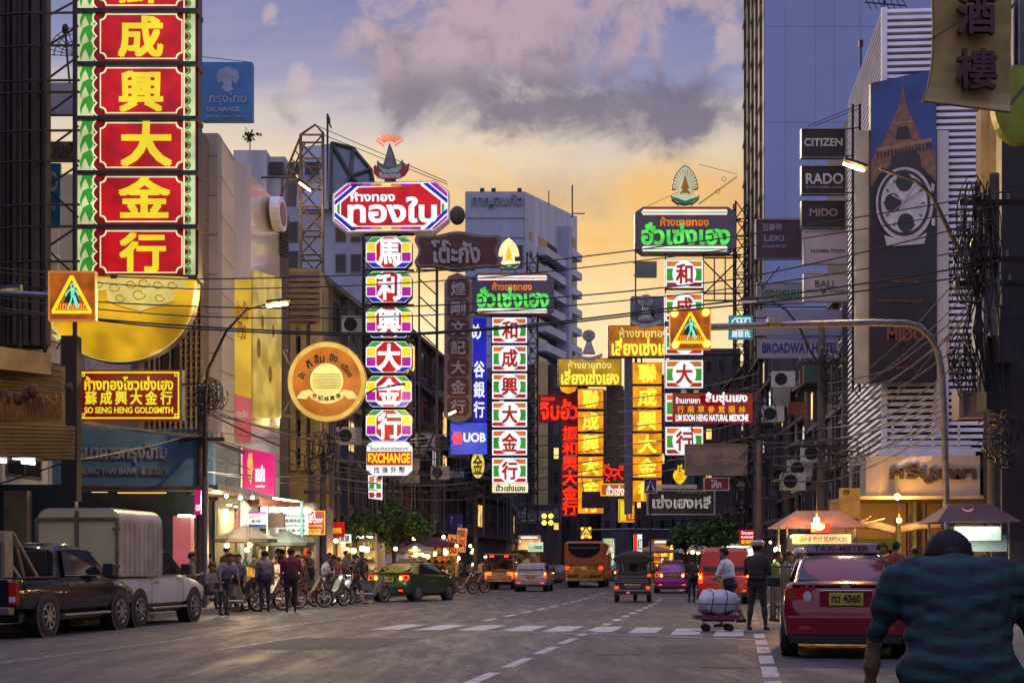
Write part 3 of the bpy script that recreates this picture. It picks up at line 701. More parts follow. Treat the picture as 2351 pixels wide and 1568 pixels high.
# tall white residential tower in the distance
Yt = 215
root = thing('apartment_tower', 'tall pale concrete tower with stacked balconies behind the green signs', 'building', tuple(P(1200, 1302, Yt)))
M_tow = mat('tower_concrete', (.46, .45, .46), .85, 0, .18, .25, .1, streak=True)
xa, xb, xc = px(1068, Yt), px(1205, Yt), px(1325, Yt+26)
M_tow2 = mat('tower_paint', (.34, .36, .44), .8, 0, .12, .3, streak=True)
MB().column([(xa, Yt), (xb, Yt), (xb, Yt+34), (xa, Yt+34)], 0, pz(440, Yt)).build('wall', M_tow2, root)
MB().column([(xb, Yt-.2), (xc, Yt+26), (xc-6, Yt+34), (xb, Yt+30)], 0, [pz(441, Yt), pz(498, Yt+26), pz(498, Yt+26), pz(441, Yt)]).build('side_wall', M_tow, root)
txt(root, 'กาญจนทัต', (1083, 446, 1200, 478), Yt-.05, mat('tower_letters', (.25, .24, .22), .7), .01, .3)
mb = MB()
for i in range(9): mb.pbox(1068, 500+i*45, 1204, 501.5+i*45, Yt-.1, .2)
mb.build('floor_joint', M_dk3, root)
def tw(t, y):  # point on the slanted side wall
    a = Vector((xb, Yt-.2, 0)); b = Vector((xc, Yt+26, 0)); p = a.lerp(b, t); p.z = pz(y, p.y); return p
def on_side(mb, t0, t1, y0, y1, out, k=0):
    n_ = Vector((26.2, -(xc-xb), 0)); n_ = n_ if n_.x > 0 else -n_
    n_ = Vector((n_.x, -abs(n_.y), 0)).normalized()
    a, b = tw(t0, y1), tw(t1, y1); z1 = pz(y0, a.y)
    b.z = a.z
    c, d = b.copy(), a.copy(); c.z = z1; d.z = z1
    mb.slab(a, b, c, d, n_, out, k)
for i in range(9):
    y = 552+i*44
    mb = MB(); on_side(mb, .22, .60, y+16, y+34, 1.5); mb.build('balcony', M_tow, root)
    mb = MB(); on_side(mb, .24, .58, y-10, y+14, .06); on_side(mb, .08, .13, y-20, y-2, .06); mb.build('window', M_wind, root)
    mb = MB(); on_side(mb, .68, .95, y+14, y+30, 1.3); mb.build('balcony', M_tow, root)
    mb = MB(); on_side(mb, .70, .82, y-8, y+12, .06); on_side(mb, .90, .97, y-8, y+14, .06); mb.build('window', M_wind, root)
mb = MB(); on_side(mb, .60, .67, 520, 1000, 1.9); mb.build('pier', M_tow2, root)
flat_windows(root, 1175, 560, 1205, 620, Yt, 1, 1, .7, .9, 0, 2)
mb = MB()
for x in (1102, 1128, 1188): mb.pbox(x, 432, x+10, 441, Yt, 2)
mb.tube([P(1314, 500, Yt+20), P(1314, 425, Yt+20)], .12); mb.tube([P(1314, 490, Yt+20), P(1343, 491, Yt+20)], .1); mb.tube([P(1260, 470, Yt+5), P(1260, 438, Yt+5)], .08)
mb.build('roof_mast', M_dk1, root)
# buildings that close the view where the road bends
for lb, x0, x1, yt, Y, m, nx, ny in (('dark narrow block with an ochre pillar at the bend of the road', 1212, 1290, 836, 150, M_dk2, 3, 7),
        ('low dark house at the bend behind the yellow panels', 1290, 1350, 880, 152, M_dk1, 2, 6), ('grey house at the bend between the yellow signs', 1380, 1460, 895, 154, M_dk3, 3, 7),
        ('dark house at the bend under the orange panels', 1455, 1560, 860, 151, M_dk1, 4, 7), ('sooty corner house at the bend left of the hotel', 1555, 1700, 800, 149, M_dk2, 5, 8),
        ('low flat house at the end of the street behind the bus', 1345, 1385, 905, 158, M_dk2, 2, 6)):
    rt = block('shophouse', lb, x0, x1, yt, Y, 10, m); flat_windows(rt, x0, yt+15, x1, 1230, Y, nx, ny, .5, .5, .06, int(x0))
    if x0 == 1212: MB().pbox(1228, 830, 1258, 1180, 149.4, .6).build('pillar', mat('ochre_pillar', (.5, .38, .16), .7, 0, .2, 1), rt)

# ---- right side
M_tower = mat('plain_blue_wall', (.26, .33, .52), .75, 0, .06, .15)
Y0 = 112
root = thing('high_rise', 'very tall plain blue grey high rise with a dark ribbed side', 'tower', tuple(P(1850, 1302, Y0)))
xa, xb = px(1755, Y0), px(1755, Y0)+20
MB().column([(xa, Y0), (xb, Y0), (xb, Y0+30), (px(1709, Y0+18)+2.6, Y0+30), (px(1709, Y0+18)+.1, Y0+18)], 0, 70).build('wall', M_tower, root)
M_rib = mat('tower_rib', (.07, .055, .048), .6, .0, .3, .6)
MB().column([(xa-.05, Y0-.05), (px(1709, Y0+18), Y0+18), (px(1709, Y0+18)+.6, Y0+18), (xa+.4, Y0+.3)], 0, 72).build('dark_side', M_rib, root)
mb = MB()
for i in range(5):
    t = .12+.2*i; x = xa+(px(1709, Y0+18)-xa)*t-.12; y = Y0+18*t
    mb.box(x-.10, x+.1, y-.25, y+.05, 0, 71)
mb.build('fin', mat('tower_fin', (.11, .085, .06), .6, 0, .2, .5), root)
mb = MB()
for i in range(16):
    z = 14+i*3.6
    mb.tube([(xa-.25, Y0-.15, z+2.6), (xa+(px(1709, Y0+18)-xa)*.95-.25, Y0+17, z)], .06, 4)
mb.build('glint_streak', mat('glint_gold', (.65, .5, .3), .25, .8, .1, 2), root)  # gold tubes stand in for the bright glints on the dark side
mb = MB()
for x in (1803, 1872, 1915, 1975): mb.pbox(x, -60, x+1.2, 1000, Y0-.02, .03)
for y in (60, 280, 500): mb.pbox(1756, y, 2060, y+1, Y0-.02, .03)
mb.build('panel_joint', mat('tower_joint', (.24, .28, .42), .8), root)
row_building('shophouse', 'dark shophouse behind the hotel name boards', 'R', 69, 83, 14.8, M_dk3, 4, 4, lit=.08)
row_building('shophouse', 'sooty shophouse with cables below the hotel boards', 'R', 83.2, 100, 12.5, M_dk1, 4, 5, lit=.1)
row_building('shophouse', 'dark shophouse behind the steel sign truss on the right', 'R', 100.2, 124, 17.5, M_dk1, 5, 5, lit=.05)
row_building('shophouse', 'far shophouse behind the white outlined name board', 'R', 124.2, 148, 19, M_dk2, 5, 5, lit=.06)
# louvred corner building with the giant watch poster
Yc = 57.0
xc0 = px(2028, Yc); hz = pz(20, Yc)
root = thing('louvred_building', 'tall corner building clad in horizontal white louvres', 'building', (xc0, Yc, 0))
Xs, Ys = px(1949, 68.5), 68.5
dr = Vector((18, 5.2))                     # the wide face runs to the right and slightly away
Xr, Yr = xc0+dr.x, Yc-dr.y*.25
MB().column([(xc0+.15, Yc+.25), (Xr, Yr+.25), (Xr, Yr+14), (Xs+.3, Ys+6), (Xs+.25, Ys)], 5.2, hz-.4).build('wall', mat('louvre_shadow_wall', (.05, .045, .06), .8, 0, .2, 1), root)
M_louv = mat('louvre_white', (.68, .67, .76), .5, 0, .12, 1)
mb = MB(); mc_ = MB(); z = 5.9; zs_top = pz(212, 68.5)
while z < hz:
    a, b = Vector((xc0, Yc, z)), Vector((Xr, Yr, z))
    q = Vector((-.0, -.10, 0))
    mb.add([a+q, b+q, b+q+Vector((0, .05, .15)), a+q+Vector((0, .05, .15)), a+Vector((0, .2, .15)), b+Vector((0, .2, .15)), a+Vector((0, .2, 0)), b+Vector((0, .2, 0))], [(0, 1, 2, 3), (3, 2, 5, 4), (1, 0, 6, 7)])
    c = Vector((Xs, Ys, z)); 
    mc_.add([a+Vector((-.08, 0, 0)), c+Vector((-.08, 0, 0)), c+Vector((-.04, 0, .15)), a+Vector((-.04, 0, .15)), a+Vector((.15, 0, .15)), c+Vector((.15, 0, .15)), a+Vector((.15, 0, 0)), c+Vector((.15, 0, 0))], [(0, 1, 2, 3), (3, 2, 5, 4), (1, 0, 6, 7)])
    z += .262
mb.build('louvre', M_louv, root); mc_.build('louvre', M_louv, root)
MB().box(xc0-.1, xc0+.12, Yc-.14, Yc-.02, 5.2, hz).build('corner_trim', M_louv, root)
MB().pbox(1965, 300, 1999, 880, 56.4, .3).build('cream_pier', mat('cream_pier', (.5, .45, .36), .6, 0, .2, 1), root)
MB().pbox(2151, 300, 2178, 1000, 56.2, .3).build('cream_pier', M_pale, root)
mb = MB()
for i in range(4): mb.pbox(2040, 985+i*13, 2230, 988+i*13, 55.6, .05)
for x in (2048, 2090, 2140, 2200): mb.pbox(x, 975, x+4, 1030, 55.6, .06)
mb.build('balcony_railing', M_louv, root)
MB().pbox(2035, 1030, 2240, 1048, 55.5, 1.2).build('balcony_slab', M_louv, root)
# roof aerial
mb = MB()
c = P(2030, 20, 59)
mb.tube([c, P(2030, 0, 59)], .04); mb.tube([P(1985, 6, 59), P(2080, 14, 59)], .03)
for x in range(1988, 2080, 14): mb.tube([P(x, 0, 59), P(x+12, 22, 59)], .02, 4)
o = mb.build('roof_aerial', M_steel); tag(o, 'television aerial on the roof of the louvred building', 'aerial')
o = MB().tube([P(1977, 215, 66), P(1977, 100, 66)], .04).pbox(1973, 92, 1982, 106, 66, .2).build('antenna_mast', M_steel); tag(o, 'thin antenna mast with a small box beside the louvred building', 'antenna')

# near right building at the picture's edge
root = thing('shophouse', 'pale building at the right edge behind the utility poles', 'building', (px(2325, 36), 36, 0))
MB().column([(px(2318, 36), 36), (px(2318, 36)+10, 36), (px(2318, 36)+10, 39), (px(2318, 39)+.1, 39)], 0, 26).build('wall', M_dk3, root)
mb = MB()
for x in (2326, 2338): mb.pbox(x, 0, x+3, 420, 35.8, .2)
for y in (150, 175, 300): mb.pbox(2318, y, 2400, y+5, 35.7, .2)
mb.build('frame_bar', M_gsteel, root)
M_dkcol = mat('dark_cladding', (.03, .025, .03), .7, 0, .3, 2)
MB().pbox(2300, 250, 2360, 1240, 35.4, .4).build('dark_shaft', M_dkcol, root)
root = thing('shophouse', 'dark shophouse behind the transformers on the right', 'building', (px(2262, 46), 46, 0))
MB().column([(px(2258, 46), 46), (px(2258, 46)+9, 46), (px(2258, 46)+9, 51), (px(2258, 51)+.1, 51)], 0, 12).build('wall', M_dk1, root)
flat_windows(root, 2270, 900, 2400, 1130, 46, 2, 2, .6, .6, 0, 8)
o = MB().pbox(2252, 250, 2270, 560, 47, .5).pbox(2273, 250, 2296, 560, 46.9, .6).build('ribbed_fin', M_ochre); tag(o, 'ochre ribbed vertical fin below the hanging gold banner sign', 'fin')
# ---------------------------------------------------------------- signs
K = dict(red=glow('sign_red', (190, 10, 20), .85, .35), dred=glow('sign_deep_red', (124, 4, 14), .75), cream=glow('sign_cream', (238, 232, 178), 1.0, .2), yel=glow('sign_yellow', (236, 212, 36), 1.0, .1),
         grn=glow('sign_green', (52, 148, 40), .9, .2), pal=glow('sign_palegreen', (206, 212, 160), .9, .25), wht=glow('sign_white', (236, 242, 246), 1.05, .1), bow=glow('bowl_gold', (220, 168, 30), .82, .55, .7),
         bow2=glow('bowl_cream', (228, 206, 112), .9, .2), blu=glow('sign_blue', (28, 30, 176), .9), pur=glow('sign_magenta', (172, 18, 158), .95), ora=glow('sign_orange', (214, 112, 20), .9), org=glow('panel_orange', (236, 146, 20), 1.05, .4, 1.0),
         lem=glow('letter_lemon', (255, 236, 70), 1.1, .1), nred=glow('neon_red', (255, 46, 14), 1.3, .1), dk=glow('neon_red_back', (112, 10, 18), .5), nyel=glow('neon_yellow', (255, 206, 34), 1.25, 0), nwht=glow('neon_white', (225, 255, 245), 1.8, 0),
         ngrn=glow('neon_green_letter', (84, 220, 84), 1.0, .35, 1.5), norg=glow('neon_orange_letter', (226, 124, 34), .9, .3), lamp=glow('amber_lamp', (255, 214, 70), 4.0, 0), tube=glow('tube_light', (235, 250, 235), 6.0, 0))
M_bronze = mat('dull_maroon', (.07, .025, .03), .6, .1, .3, 3)
M_lilac = mat('unlit_grey_letter', (.30, .28, .33), .6, .1, .2, 3)

def truss(mb, a, b, w=.35, r=.03, n=6):
    """a box-section lattice between two points"""
    a, b = Vector(a), Vector(b); d = (b-a).normalized()
    u = d.cross(Vector((0, 1, 0))); u = u.normalized() if u.length > .1 else Vector((1, 0, 0)); v = d.cross(u)
    cs = [(u+v)*w/2, (u-v)*w/2, (-u-v)*w/2, (v-u)*w/2]
    for c in cs: mb.tube([a+c, b+c], r, 4)
    for i in range(n):
        p, q = a.lerp(b, i/n), a.lerp(b, (i+1)/n)
        for j in range(4): mb.tube([p+cs[j], q+cs[(j+1) % 4]], r*.7, 3); 
        if i: 
            for j in range(4): mb.tube([p+cs[j], p+cs[(j+1) % 4]], r*.7, 3)
    return mb

# --- the tall red and gold shop sign on the left
Y = 38.0
root = thing('vertical_shop_sign', 'tall stacked red sign panels with yellow characters above a gold bowl', 'shop sign', tuple(P(312, 1302, Y)))
fr = MB()
for y in (22, 144, 269, 394, 518, 634): fr.pbox(174, y-3, 453, y+6, Y-.16, .75)
fr.pbox(172, -120, 178, 640, Y+.02, .3).pbox(449, -120, 455, 640, Y+.1, .5)
fr.build('frame', M_case, root)
for ch, y0, y1, (cx0, cx1, cy0, cy1) in (('蘇', -98, 19, (276, 372, -82, 6)), ('成', 27, 141, (274, 372, 40, 130)), ('興', 150, 266, (276, 372, 166, 255)), ('大', 276, 391, (280, 392, 282, 380)), ('金', 400, 515, (275, 388, 408, 498)), ('行', 524, 632, (277, 378, 537, 622))):
    p = MB().pbox(178, y0, 449, y1, Y, .4).build('panel', K['dred'], root)
    prect(p, 'leaf_strip', 178, y0, 215, y1, Y, K['pal'], layer=1)
    s = MB(); h = y1-y0
    for k in range(3):                              # green swirling leaf
        yy = y0+h*k/3-8
        s.ppoly([(186, max(y0, yy+46)), (183, max(y0, yy+30)), (190, max(y0, yy+8)), (206, max(y0, yy)), (213, max(y0, yy+4)), (214, min(y1, yy+24)), (206, min(y1, yy+40)), (207, max(y0, min(y1, yy+46))), (196, max(y0, yy+18)), (189, max(y0, yy+30))], Y-.024, .012)
    s.build('leaf_pattern', K['grn'], p)
    sc = [(222, y0)]
    n = 4
    for k in range(n):
        for j in range(7):
            a = math.pi*j/6; sc.append((220-9*math.sin(a), y0+h*(k+j/6)/n))
    sc += [(222, y1), (228, y1), (228, y0)]
    plate(p, 'scalloped_edge', sc, Y, K['cream'], layer=3)
    plate(p, 'red_edge', [(x+4, y) for x, y in sc[:-2]]+[(236, y1), (236, y0)], Y, K['dred'], layer=4)
    # white line with scooped corners around a brighter red field
    def scoop(x0, yA, x1, yB, r):
        pts = []
        for cx_, cy_, a0 in ((x0, yA, 90), (x1, yA, 180), (x1, yB, 270), (x0, yB, 0)):
            seg = [(cx_+r*math.cos(R(a0-90*j/5)), cy_+r*math.sin(R(a0-90*j/5))) for j in range(6)]
            pts += seg
        return pts
    plate(p, 'border_line', scoop(229, y0+5, 419, y1-5, 13), Y, K['cream'], layer=5)
    plate(p, 'red_field', scoop(232, y0+8, 416, y1-8, 13), Y, K['red'], layer=6)
    prect(p, 'side_line', 421, y0, 424, y1, Y, K['cream'], layer=2)
    prect(p, 'pale_strip', 425, y0, 448, y1, Y, K['pal'], layer=1)
    s = MB(); s2 = MB()
    for k in range(5):
        yc = y0+h*(k+.5)/5
        arc = [(426+13*math.cos(R(t)), yc+11*math.sin(R(t))) for t in range(-80, 81, 20)]
        s.ppoly(arc+[(424+10*math.cos(R(t)), yc+9*math.sin(R(t))) for t in range(80, -81, -20)], Y-.036, .012)
        s2.ppoly([(425, yc-8), (431, yc-5), (434, yc), (431, yc+5), (425, yc+8)], Y-.03, .01)
    s.build('green_scallop', K['grn'], p); s2.build('red_dot', K['dred'], p)
    txt(p, ch, (cx0, cy0, cx1, cy1), Y-.1, K['yel'], .045, .02)
# gold bowl: a bulging body under the panels
def bowl_outline(f, n=40):
    pts = []
    for i in range(n+1):
        a = math.pi*i/n
        pts.append((270-174*math.cos(a)*f if False else 272-176*f*math.cos(a), 640+188*f*math.sin(a)**.82))
    return pts
rings = []
for dpt, f in ((.42, .96), (.15, 1.0), (.0, .985), (-.16, .93), (-.30, .80), (-.40, .55), (-.44, .25), (-.45, .05)):
    rings.append([(px(x, Y), Y+dpt, pz(y, Y)) for x, y in [(272+(x-272), y) for x, y in bowl_outline(f)]])
bo = MB(); n = len(rings[0])
vs = [v for r_ in rings for v in r_]; fs = [(i*n+j, i*n+j+1, (i+1)*n+j+1, (i+1)*n+j) for i in range(len(rings)-1) for j in range(n-1)]
fs += [tuple(i*n for i in range(len(rings))), tuple(range(n-1, -1, -1))]+[tuple(i*n+n-1 for i in range(len(rings)-1, -1, -1))]
bo.add(vs, fs); bowl = bo.build('bowl', K['bow'], root, smooth=50)
MB().ppoly([(x, y) for x, y in bowl_outline(1.02)], Y+.43, .45).build('bowl_case', M_case, root)
rim = [(272-176*1.012*math.cos(math.pi*i/40), 640+190*math.sin(math.pi*i/40)**.82) for i in range(41)]
plate(bowl, 'bowl_edge', rim, Y+.2, K['bow2'], .1)
cl = MB()
cl.ppoly([(205, 640), (420, 640), (428, 658), (412, 668), (404, 662), (398, 690), (350, 702), (322, 713), (290, 702), (248, 690), (243, 664), (232, 668), (208, 660)], Y-.46, .02)
bp = cl.build('pale_cloud_pattern', K['bow2'], bowl)
sw = MB()
for x, y, r_ in ((225, 652, 11), (262, 660, 13), (300, 652, 12), (330, 650, 14), (362, 654, 12), (395, 655, 12), (275, 684, 12), (318, 676, 16), (366, 684, 12)):
    sw.tube([P(x+r_*math.cos(t)*(1-t/14), y+r_*.8*math.sin(t)*(1-t/14), Y-.48) for t in [.45*k for k in range(15)]], .018, 4)
sw.tube([P(x, y, Y-.48) for x, y in ((243, 690), (280, 705), (322, 716), (360, 706), (400, 692))], .02, 4)
sw.build('scroll_line', glow('bowl_scroll', (186, 140, 44), .7, 0), bowl)
sw = MB()
for k in range(7): sw.ppoly([(100+k*3.2, 660+k*18), (122+k*6, 668+k*17), (106+k*4, 672+k*18)], Y-.02, .05)
sw.build('left_edge_fringe', K['bow2'], bowl)
o = MB().tube([P(130, 802, 36.6), P(142, 782, 36.6), P(148, 780, 36.5)], .02).pbox(143, 778, 158, 797, 36.3, .25).build('flood_lamp', M_steel); tag(o, 'small black floodlight on a bent arm below the gold bowl', 'lamp')

# --- SO SENG HENG board
Y = 36.4
root = thing('shop_sign', 'red board with yellow Thai, Chinese and English lettering and a yellow border', 'shop sign', tuple(P(297, 965, Y)))
MB().pbox(178, 849, 413, 964, Y, .3).build('board', K['dred'], root)
fm = MB()
for x0, y0, x1, y1 in ((183, 853, 411, 856.5), (183, 957.5, 411, 961), (183, 853, 186, 961), (408, 853, 411, 961), (183, 862, 194, 864), (192, 853, 194, 864), (400, 862, 411, 864), (400, 853, 402, 864), (183, 949, 194, 951), (192, 949, 194, 961), (400, 949, 411, 951), (400, 949, 402, 961), (183, 857, 190, 859), (404, 857, 411, 859), (183, 954, 190, 956), (404, 954, 411, 956)): fm.pbox(x0, y0, x1, y1, Y-.03, .03)
fm.build('border', K['yel'], root)
prect(root, 'end_cap', 413, 848, 418, 964, Y, M_gsteel, .3)
txt(root, 'ห้างทองโซวเซ่งเฮง', (194, 864, 398, 896), Y-.03, K['yel'], .03)
for i, c in enumerate('蘇成興大金行'): txt(root, c, (196+i*34.6, 898, 222+i*34.6, 928), Y-.03, K['yel'], .04)
txt(root, 'SO SENG HENG GOLDSMITH', (194, 934, 397, 949), Y-.03, K['yel'], .03)
MB().pbox(413, 880, 470, 884, Y+.1, .08).pbox(150, 870, 182, 874, Y+.2, .08).build('bracket', M_steel, root)

# --- bank boards
Y = 43.0
o = MB().pbox(462, 143, 579, 276, 46, .35).build('bank_sign', mat('bank_blue', (.035, .16, .42), .5, 0, .2, 1)); tag(o, 'square blue exchange sign hanging high against the sky', 'sign')
M_bl = mat('bank_letters', (.22, .3, .5), .5)
txt(o, 'กรุงไทย', (480, 213, 566, 243), 45.98, M_bl, .02); txt(o, 'EXCHANGE', (474, 246, 550, 257), 45.98, M_bl, .03); txt(o, 'since  open daily', (474, 265, 566, 271), 45.98, M_bl)
e = plate(o, 'bird_emblem', [(496, 175), (503, 160), (514, 158), (522, 152), (532, 156), (546, 164), (549, 180), (541, 192), (534, 186), (531, 198), (537, 206), (526, 212), (514, 210), (508, 200), (514, 192), (506, 188), (500, 192)], 46, M_bl, .02, 1)
o2 = MB().tube([P(462, 146, 46.2), P(425, 140, 46.6)], .03).tube([P(462, 273, 46.2), P(420, 240, 46.6)], .03).tube([P(458, 180, 46.2), P(470, 145, 46.2)], .02).tube([P(455, 130, 46.2), P(578, 144, 46.1)], .012, 4).build('bracket', M_steel, o)
root = thing('bank_fascia', 'long blue bank fascia board over the dark shop on the left', 'sign', tuple(P(320, 1115, Y)))
MB().pbox(120, 985, 463, 1116, Y, .8).build('board', mat('fascia_blue', (.085, .20, .36), .55, 0, .2, .6), root)
M_fl = mat('fascia_letters', (.24, .27, .36), .6)
txt(root, 'ธนาคารกรุงไทย', (176, 1016, 384, 1064), Y, M_fl, .03, .05); txt(root, 'KRUNG THAI BANK  泰京銀行', (176, 1072, 384, 1090), Y, M_fl, .02, .04)
MB().pbox(0, 1116, 470, 1124, Y-.3, 1.2).build('canopy_edge', M_dk1, root)
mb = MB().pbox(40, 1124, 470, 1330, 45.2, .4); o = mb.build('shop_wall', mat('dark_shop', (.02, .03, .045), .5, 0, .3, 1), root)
mb = MB()
for y in range(1168, 1216, 6): mb.pbox(62, y, 163, y+4, 45.0, .15)
mb.build('blue_shutter', mat('blue_shutter', (.04, .14, .24), .5, 0, .2, 2), root)
mb = MB().pbox(270, 1130, 380, 1132, 44.9, .1).pbox(210, 1128, 245, 1130, 44.9, .1); mb.build('ceiling_lamp', glow('dim_warm', (240, 190, 90), 1.5, 0), root)

# --- gold-lit shop canopy at the far left
M_gold = mat('gold_slats', (.34, .25, .08), .45, .2, .25, 2)
root = thing('shop_canopy', 'ochre slatted shop canopy with a balcony rail at the far left', 'canopy', tuple(P(90, 1110, 34)))
def cq(mb, x0, y0, Ya, x1, y1, Yb, x2, y2, x3, y3, k=0):
    mb.add([P(x0, y0, Ya), P(x1, y1, Yb), P(x2, y2, Yb), P(x3, y3, Ya)], [(0, 1, 2, 3)], k)
mb = MB(); mb.column([(px(-160, 32.2), 32.2), (px(172, 34.4), 34.4), (px(172, 34.4)-3, 36), (px(-160, 32.2), 35.5)], pz(1052, 34), pz(975, 34))
mb.column([(px(-160, 32.5), 32.5), (px(118, 34.8), 34.8), (px(118, 34.8)-3, 36), (px(-160, 32.5), 35.5)], pz(850, 34), [pz(808, 34.8), pz(812, 34.8), pz(812, 34), pz(760, 32.2)])
mb.build('fascia', M_gold, root)
mb = MB()
for i in range(9): mb.tube([P(-150, 968+i*10, 32.1), P(172, 980+i*8, 34.35)], .022, 4)
for i in range(10): mb.tube([P(-150, 792+i*18, 33.2), P(140, 838+i*13, 35.0)], .028, 4)
mb.build('slat', mat('dark_slats', (.16, .11, .04), .5, .1, .2, 2), root)
MB().column([(px(-160, 33.3), 33.3), (px(150, 35.2), 35.2), (px(150, 35.2)-2, 36.2), (px(-160, 33.3), 35.8)], pz(985, 34), pz(825, 34)).build('slat_wall', M_gold, root)
mb = MB(); rr = random.Random(3)
for i in range(30):
    x = -10+i*5.2; h = rr.uniform(30, 58); mb.pbox(x, 958-h, x+2.6, 962, 33.0+.04*i, .06)
mb.build('baluster', mat('baluster_copper', (.30, .15, .06), .35, .5, .4, 8), root)
for x, y, r_ in ((62, 906, .11), (75, 898, .14), (10, 912, .15), (158, 890, .1), (40, 915, .12)): MB().ball(tuple(P(x, y, 33.4)), (r_, r_, r_*1.3)).build('flower_pot', mat('pot', (.05, .018, .014), .8, 0, .5, 9), root)
MB().pbox(-300, 1112, 172, 1345, 36.9, .3).build('shop_wall', mat('dark_shop', (.02, .03, .045), .5, 0, .3, 1), root); MB().pbox(8, 1126, 62, 1330, 36.5, .4).build('pillar', mat('tan_pillar', (.2, .16, .11), .7, 0, .3, 2), root)
MB().pbox(140, 770, 176, 1150, 35.2, .4).build('corner_post', mat('dark_post', (.02, .016, .014), .8, 0, .3, 3), root)  # upper part of the post added to keep lamp light off the red board
for i, (x0, x1, y) in enumerate(((-30, 20, 1036), (26, 72, 1040), (30, 78, 1050), (-20, 14, 1056), (50, 80, 1060))): MB().tube([P(x0, y, 33.6+i*.2), P(x1, y+3, 33.6+i*.2)], .05, 6).build('fluorescent_tube', K['tube'], root)

# --- pedestrian crossing neon signs on mast arms
def crossing_sign(label, x0, y0, x1, y1, Y, lamps, arm_pts, armr, name='crossing_sign'):
    root = thing(name, label, 'traffic sign', tuple(P((x0+x1)/2, y1, Y)))
    u, v = (x1-x0)/92.0, (y1-y0)/94.0
    q = lambda x, y: (x0+x*u, y0+y*v)
    MB().pbox(x0, y0, x1, y1, Y, .12).build('backing', glow('amber_backing', (186, 96, 22), .62, .5, 2.2), root)
    fm = MB()
    for a, b, c, d in ((0, 0, 92, 2.4), (0, 91.6, 92, 94), (0, 2.4, 2.4, 91.6), (89.6, 2.4, 92, 91.6)): fm.pbox(*q(a, b), *q(c, d), Y-.06, .17)
    fm.build('frame', glow('amber_frame', (214, 140, 60), .7, .2), root)
    t = lambda pts, r: MB().tube([P(*q(x, y), Y-.08) for x, y in pts], r, 6)
    tri = MB()
    for pts in (((46, 10), (10, 76)), ((46, 10), (82, 76)), ((8, 78), (84, 78))): tri.tube([P(*q(x, y), Y-.08) for x, y in pts], .034, 6)
    tri.build('neon_triangle', K['nyel'], root)
    bars = MB()
    for i in range(6):
        x = 18+i*10
        bars.tube([P(*q(a, b), Y-.08) for a, b in ((x, 73), (x+2.5, 63), (x+7, 63), (x+6, 73), (x, 73))], .012, 5)
    bars.build('neon_bars', glow('neon_orange', (255, 150, 20), 1.4, 0), root)
    MB().ppoly([q(*p) for p in ((46, 26), (62, 60), (30, 60))], Y-.015, .012).build('green_field', glow('green_field', (6, 60, 40), .4), root)
    man = MB()
    for pts in (((46, 34), (46, 48)), ((49, 34), (50, 48)), ((46, 34), (38, 40), (34, 47)), ((49, 34), (56, 40), (60, 46)), ((47, 48), (44, 58), (38, 71)), ((50, 48), (52, 58), (56, 70)), ((52, 48), (56, 60), (60, 68))): man.tube([P(*q(x, y), Y-.1) for x, y in pts], .017, 6)
    man.tube([P(*q(48+3.6*math.cos(a), 29+4*math.sin(a)), Y-.1) for a in [.5*k for k in range(14)]], .016, 5)
    man.build('neon_walker', glow('neon_mint', (120, 236, 205), 1.0, 0), root)
    if lamps:
        for a, b in ((10, 12), (80, 10), (12, 84), (82, 82)):
            c = P(*q(a, b), Y-.06); MB().cyl(tuple(c), .085, -.1, 'y', 16).build('amber_lamp', K['lamp'], root)
    arm = MB().tube([P(x, y, Y+.12) for x, y in arm_pts], armr, 10); arm.build('mast_arm', M_gsteel, root, smooth=50)
    return root
r = crossing_sign('neon walking figure crossing sign in front of the gold bowl', 110, 622, 219, 736, 30, False, [(-200, 668), (0, 672), (112, 678)], .06)
MB().tube([P(-140, 1305, 30.12), P(-140, 640, 30.12)], .11, 10).build('mast', M_gsteel, r)
r = crossing_sign('neon walking figure crossing sign with four amber corner lamps', 1538, 708, 1632, 802, 35, True, [(1632, 751), (1780, 747), (2000, 741), (2080, 742), (2110, 750), (2138, 775), (2154, 810), (2163, 860), (2168, 960), (2172, 1130), (2176, 1395)], .085)
MB().pbox(1764, 728, 1796, 740, 34.9, .35).pbox(1768, 740, 1792, 748, 35.0, .25).build('camera_unit', mat('cam_unit', (.5, .45, .35), .5, .1), r)

# --- round orange sign (its animal mascot is left out)
Y = 55.0
root = thing('round_shop_sign', 'round glowing orange sign with a pale ribbon and gold rim', 'shop sign', tuple(P(750, 968, Y)))
MB().ppoly(circ(750, 876, 91, 93, 44), Y, .4).build('case', mat('gold_case', (.4, .28, .08), .4, .4), root)
plate(root, 'rim', circ(750, 876, 89, 91, 44), Y, glow('round_rim', (232, 190, 92), .85, .3), layer=1)
fld = plate(root, 'orange_field', circ(750, 876, 79, 80, 44), Y, glow('round_orange', (196, 112, 34), .8, .45, .8), layer=2)
plate(fld, 'pale_disc', circ(750, 874, 38, 40, 32), Y, glow('round_pale', (250, 226, 130), 1.05, .2), layer=3)
mb = MB()
for k in range(9): mb.pbox(716+abs(k-4)*.8, 858+k*4, 784-abs(k-4)*.8, 859.4+k*4, Y-.05, .01)
mb.build('disc_line', mat('disc_line', (.35, .22, .05), .6), fld)
M_ink = mat('ink', (.03, .02, .01), .6)
rb = [(712+76*i/12, 896+14*math.sin(math.pi*i/12)) for i in range(13)]
plate(root, 'ribbon', rb+[(x, y+17) for x, y in rb[::-1]], Y, glow('ribbon_pale', (240, 214, 130), .95, .15), layer=4)
plate(root, 'ribbon_tail', [(680, 914), (692, 898), (712, 894), (712, 906), (702, 916)], Y, glow('ribbon_pale', (240, 214, 130), .95), layer=4)
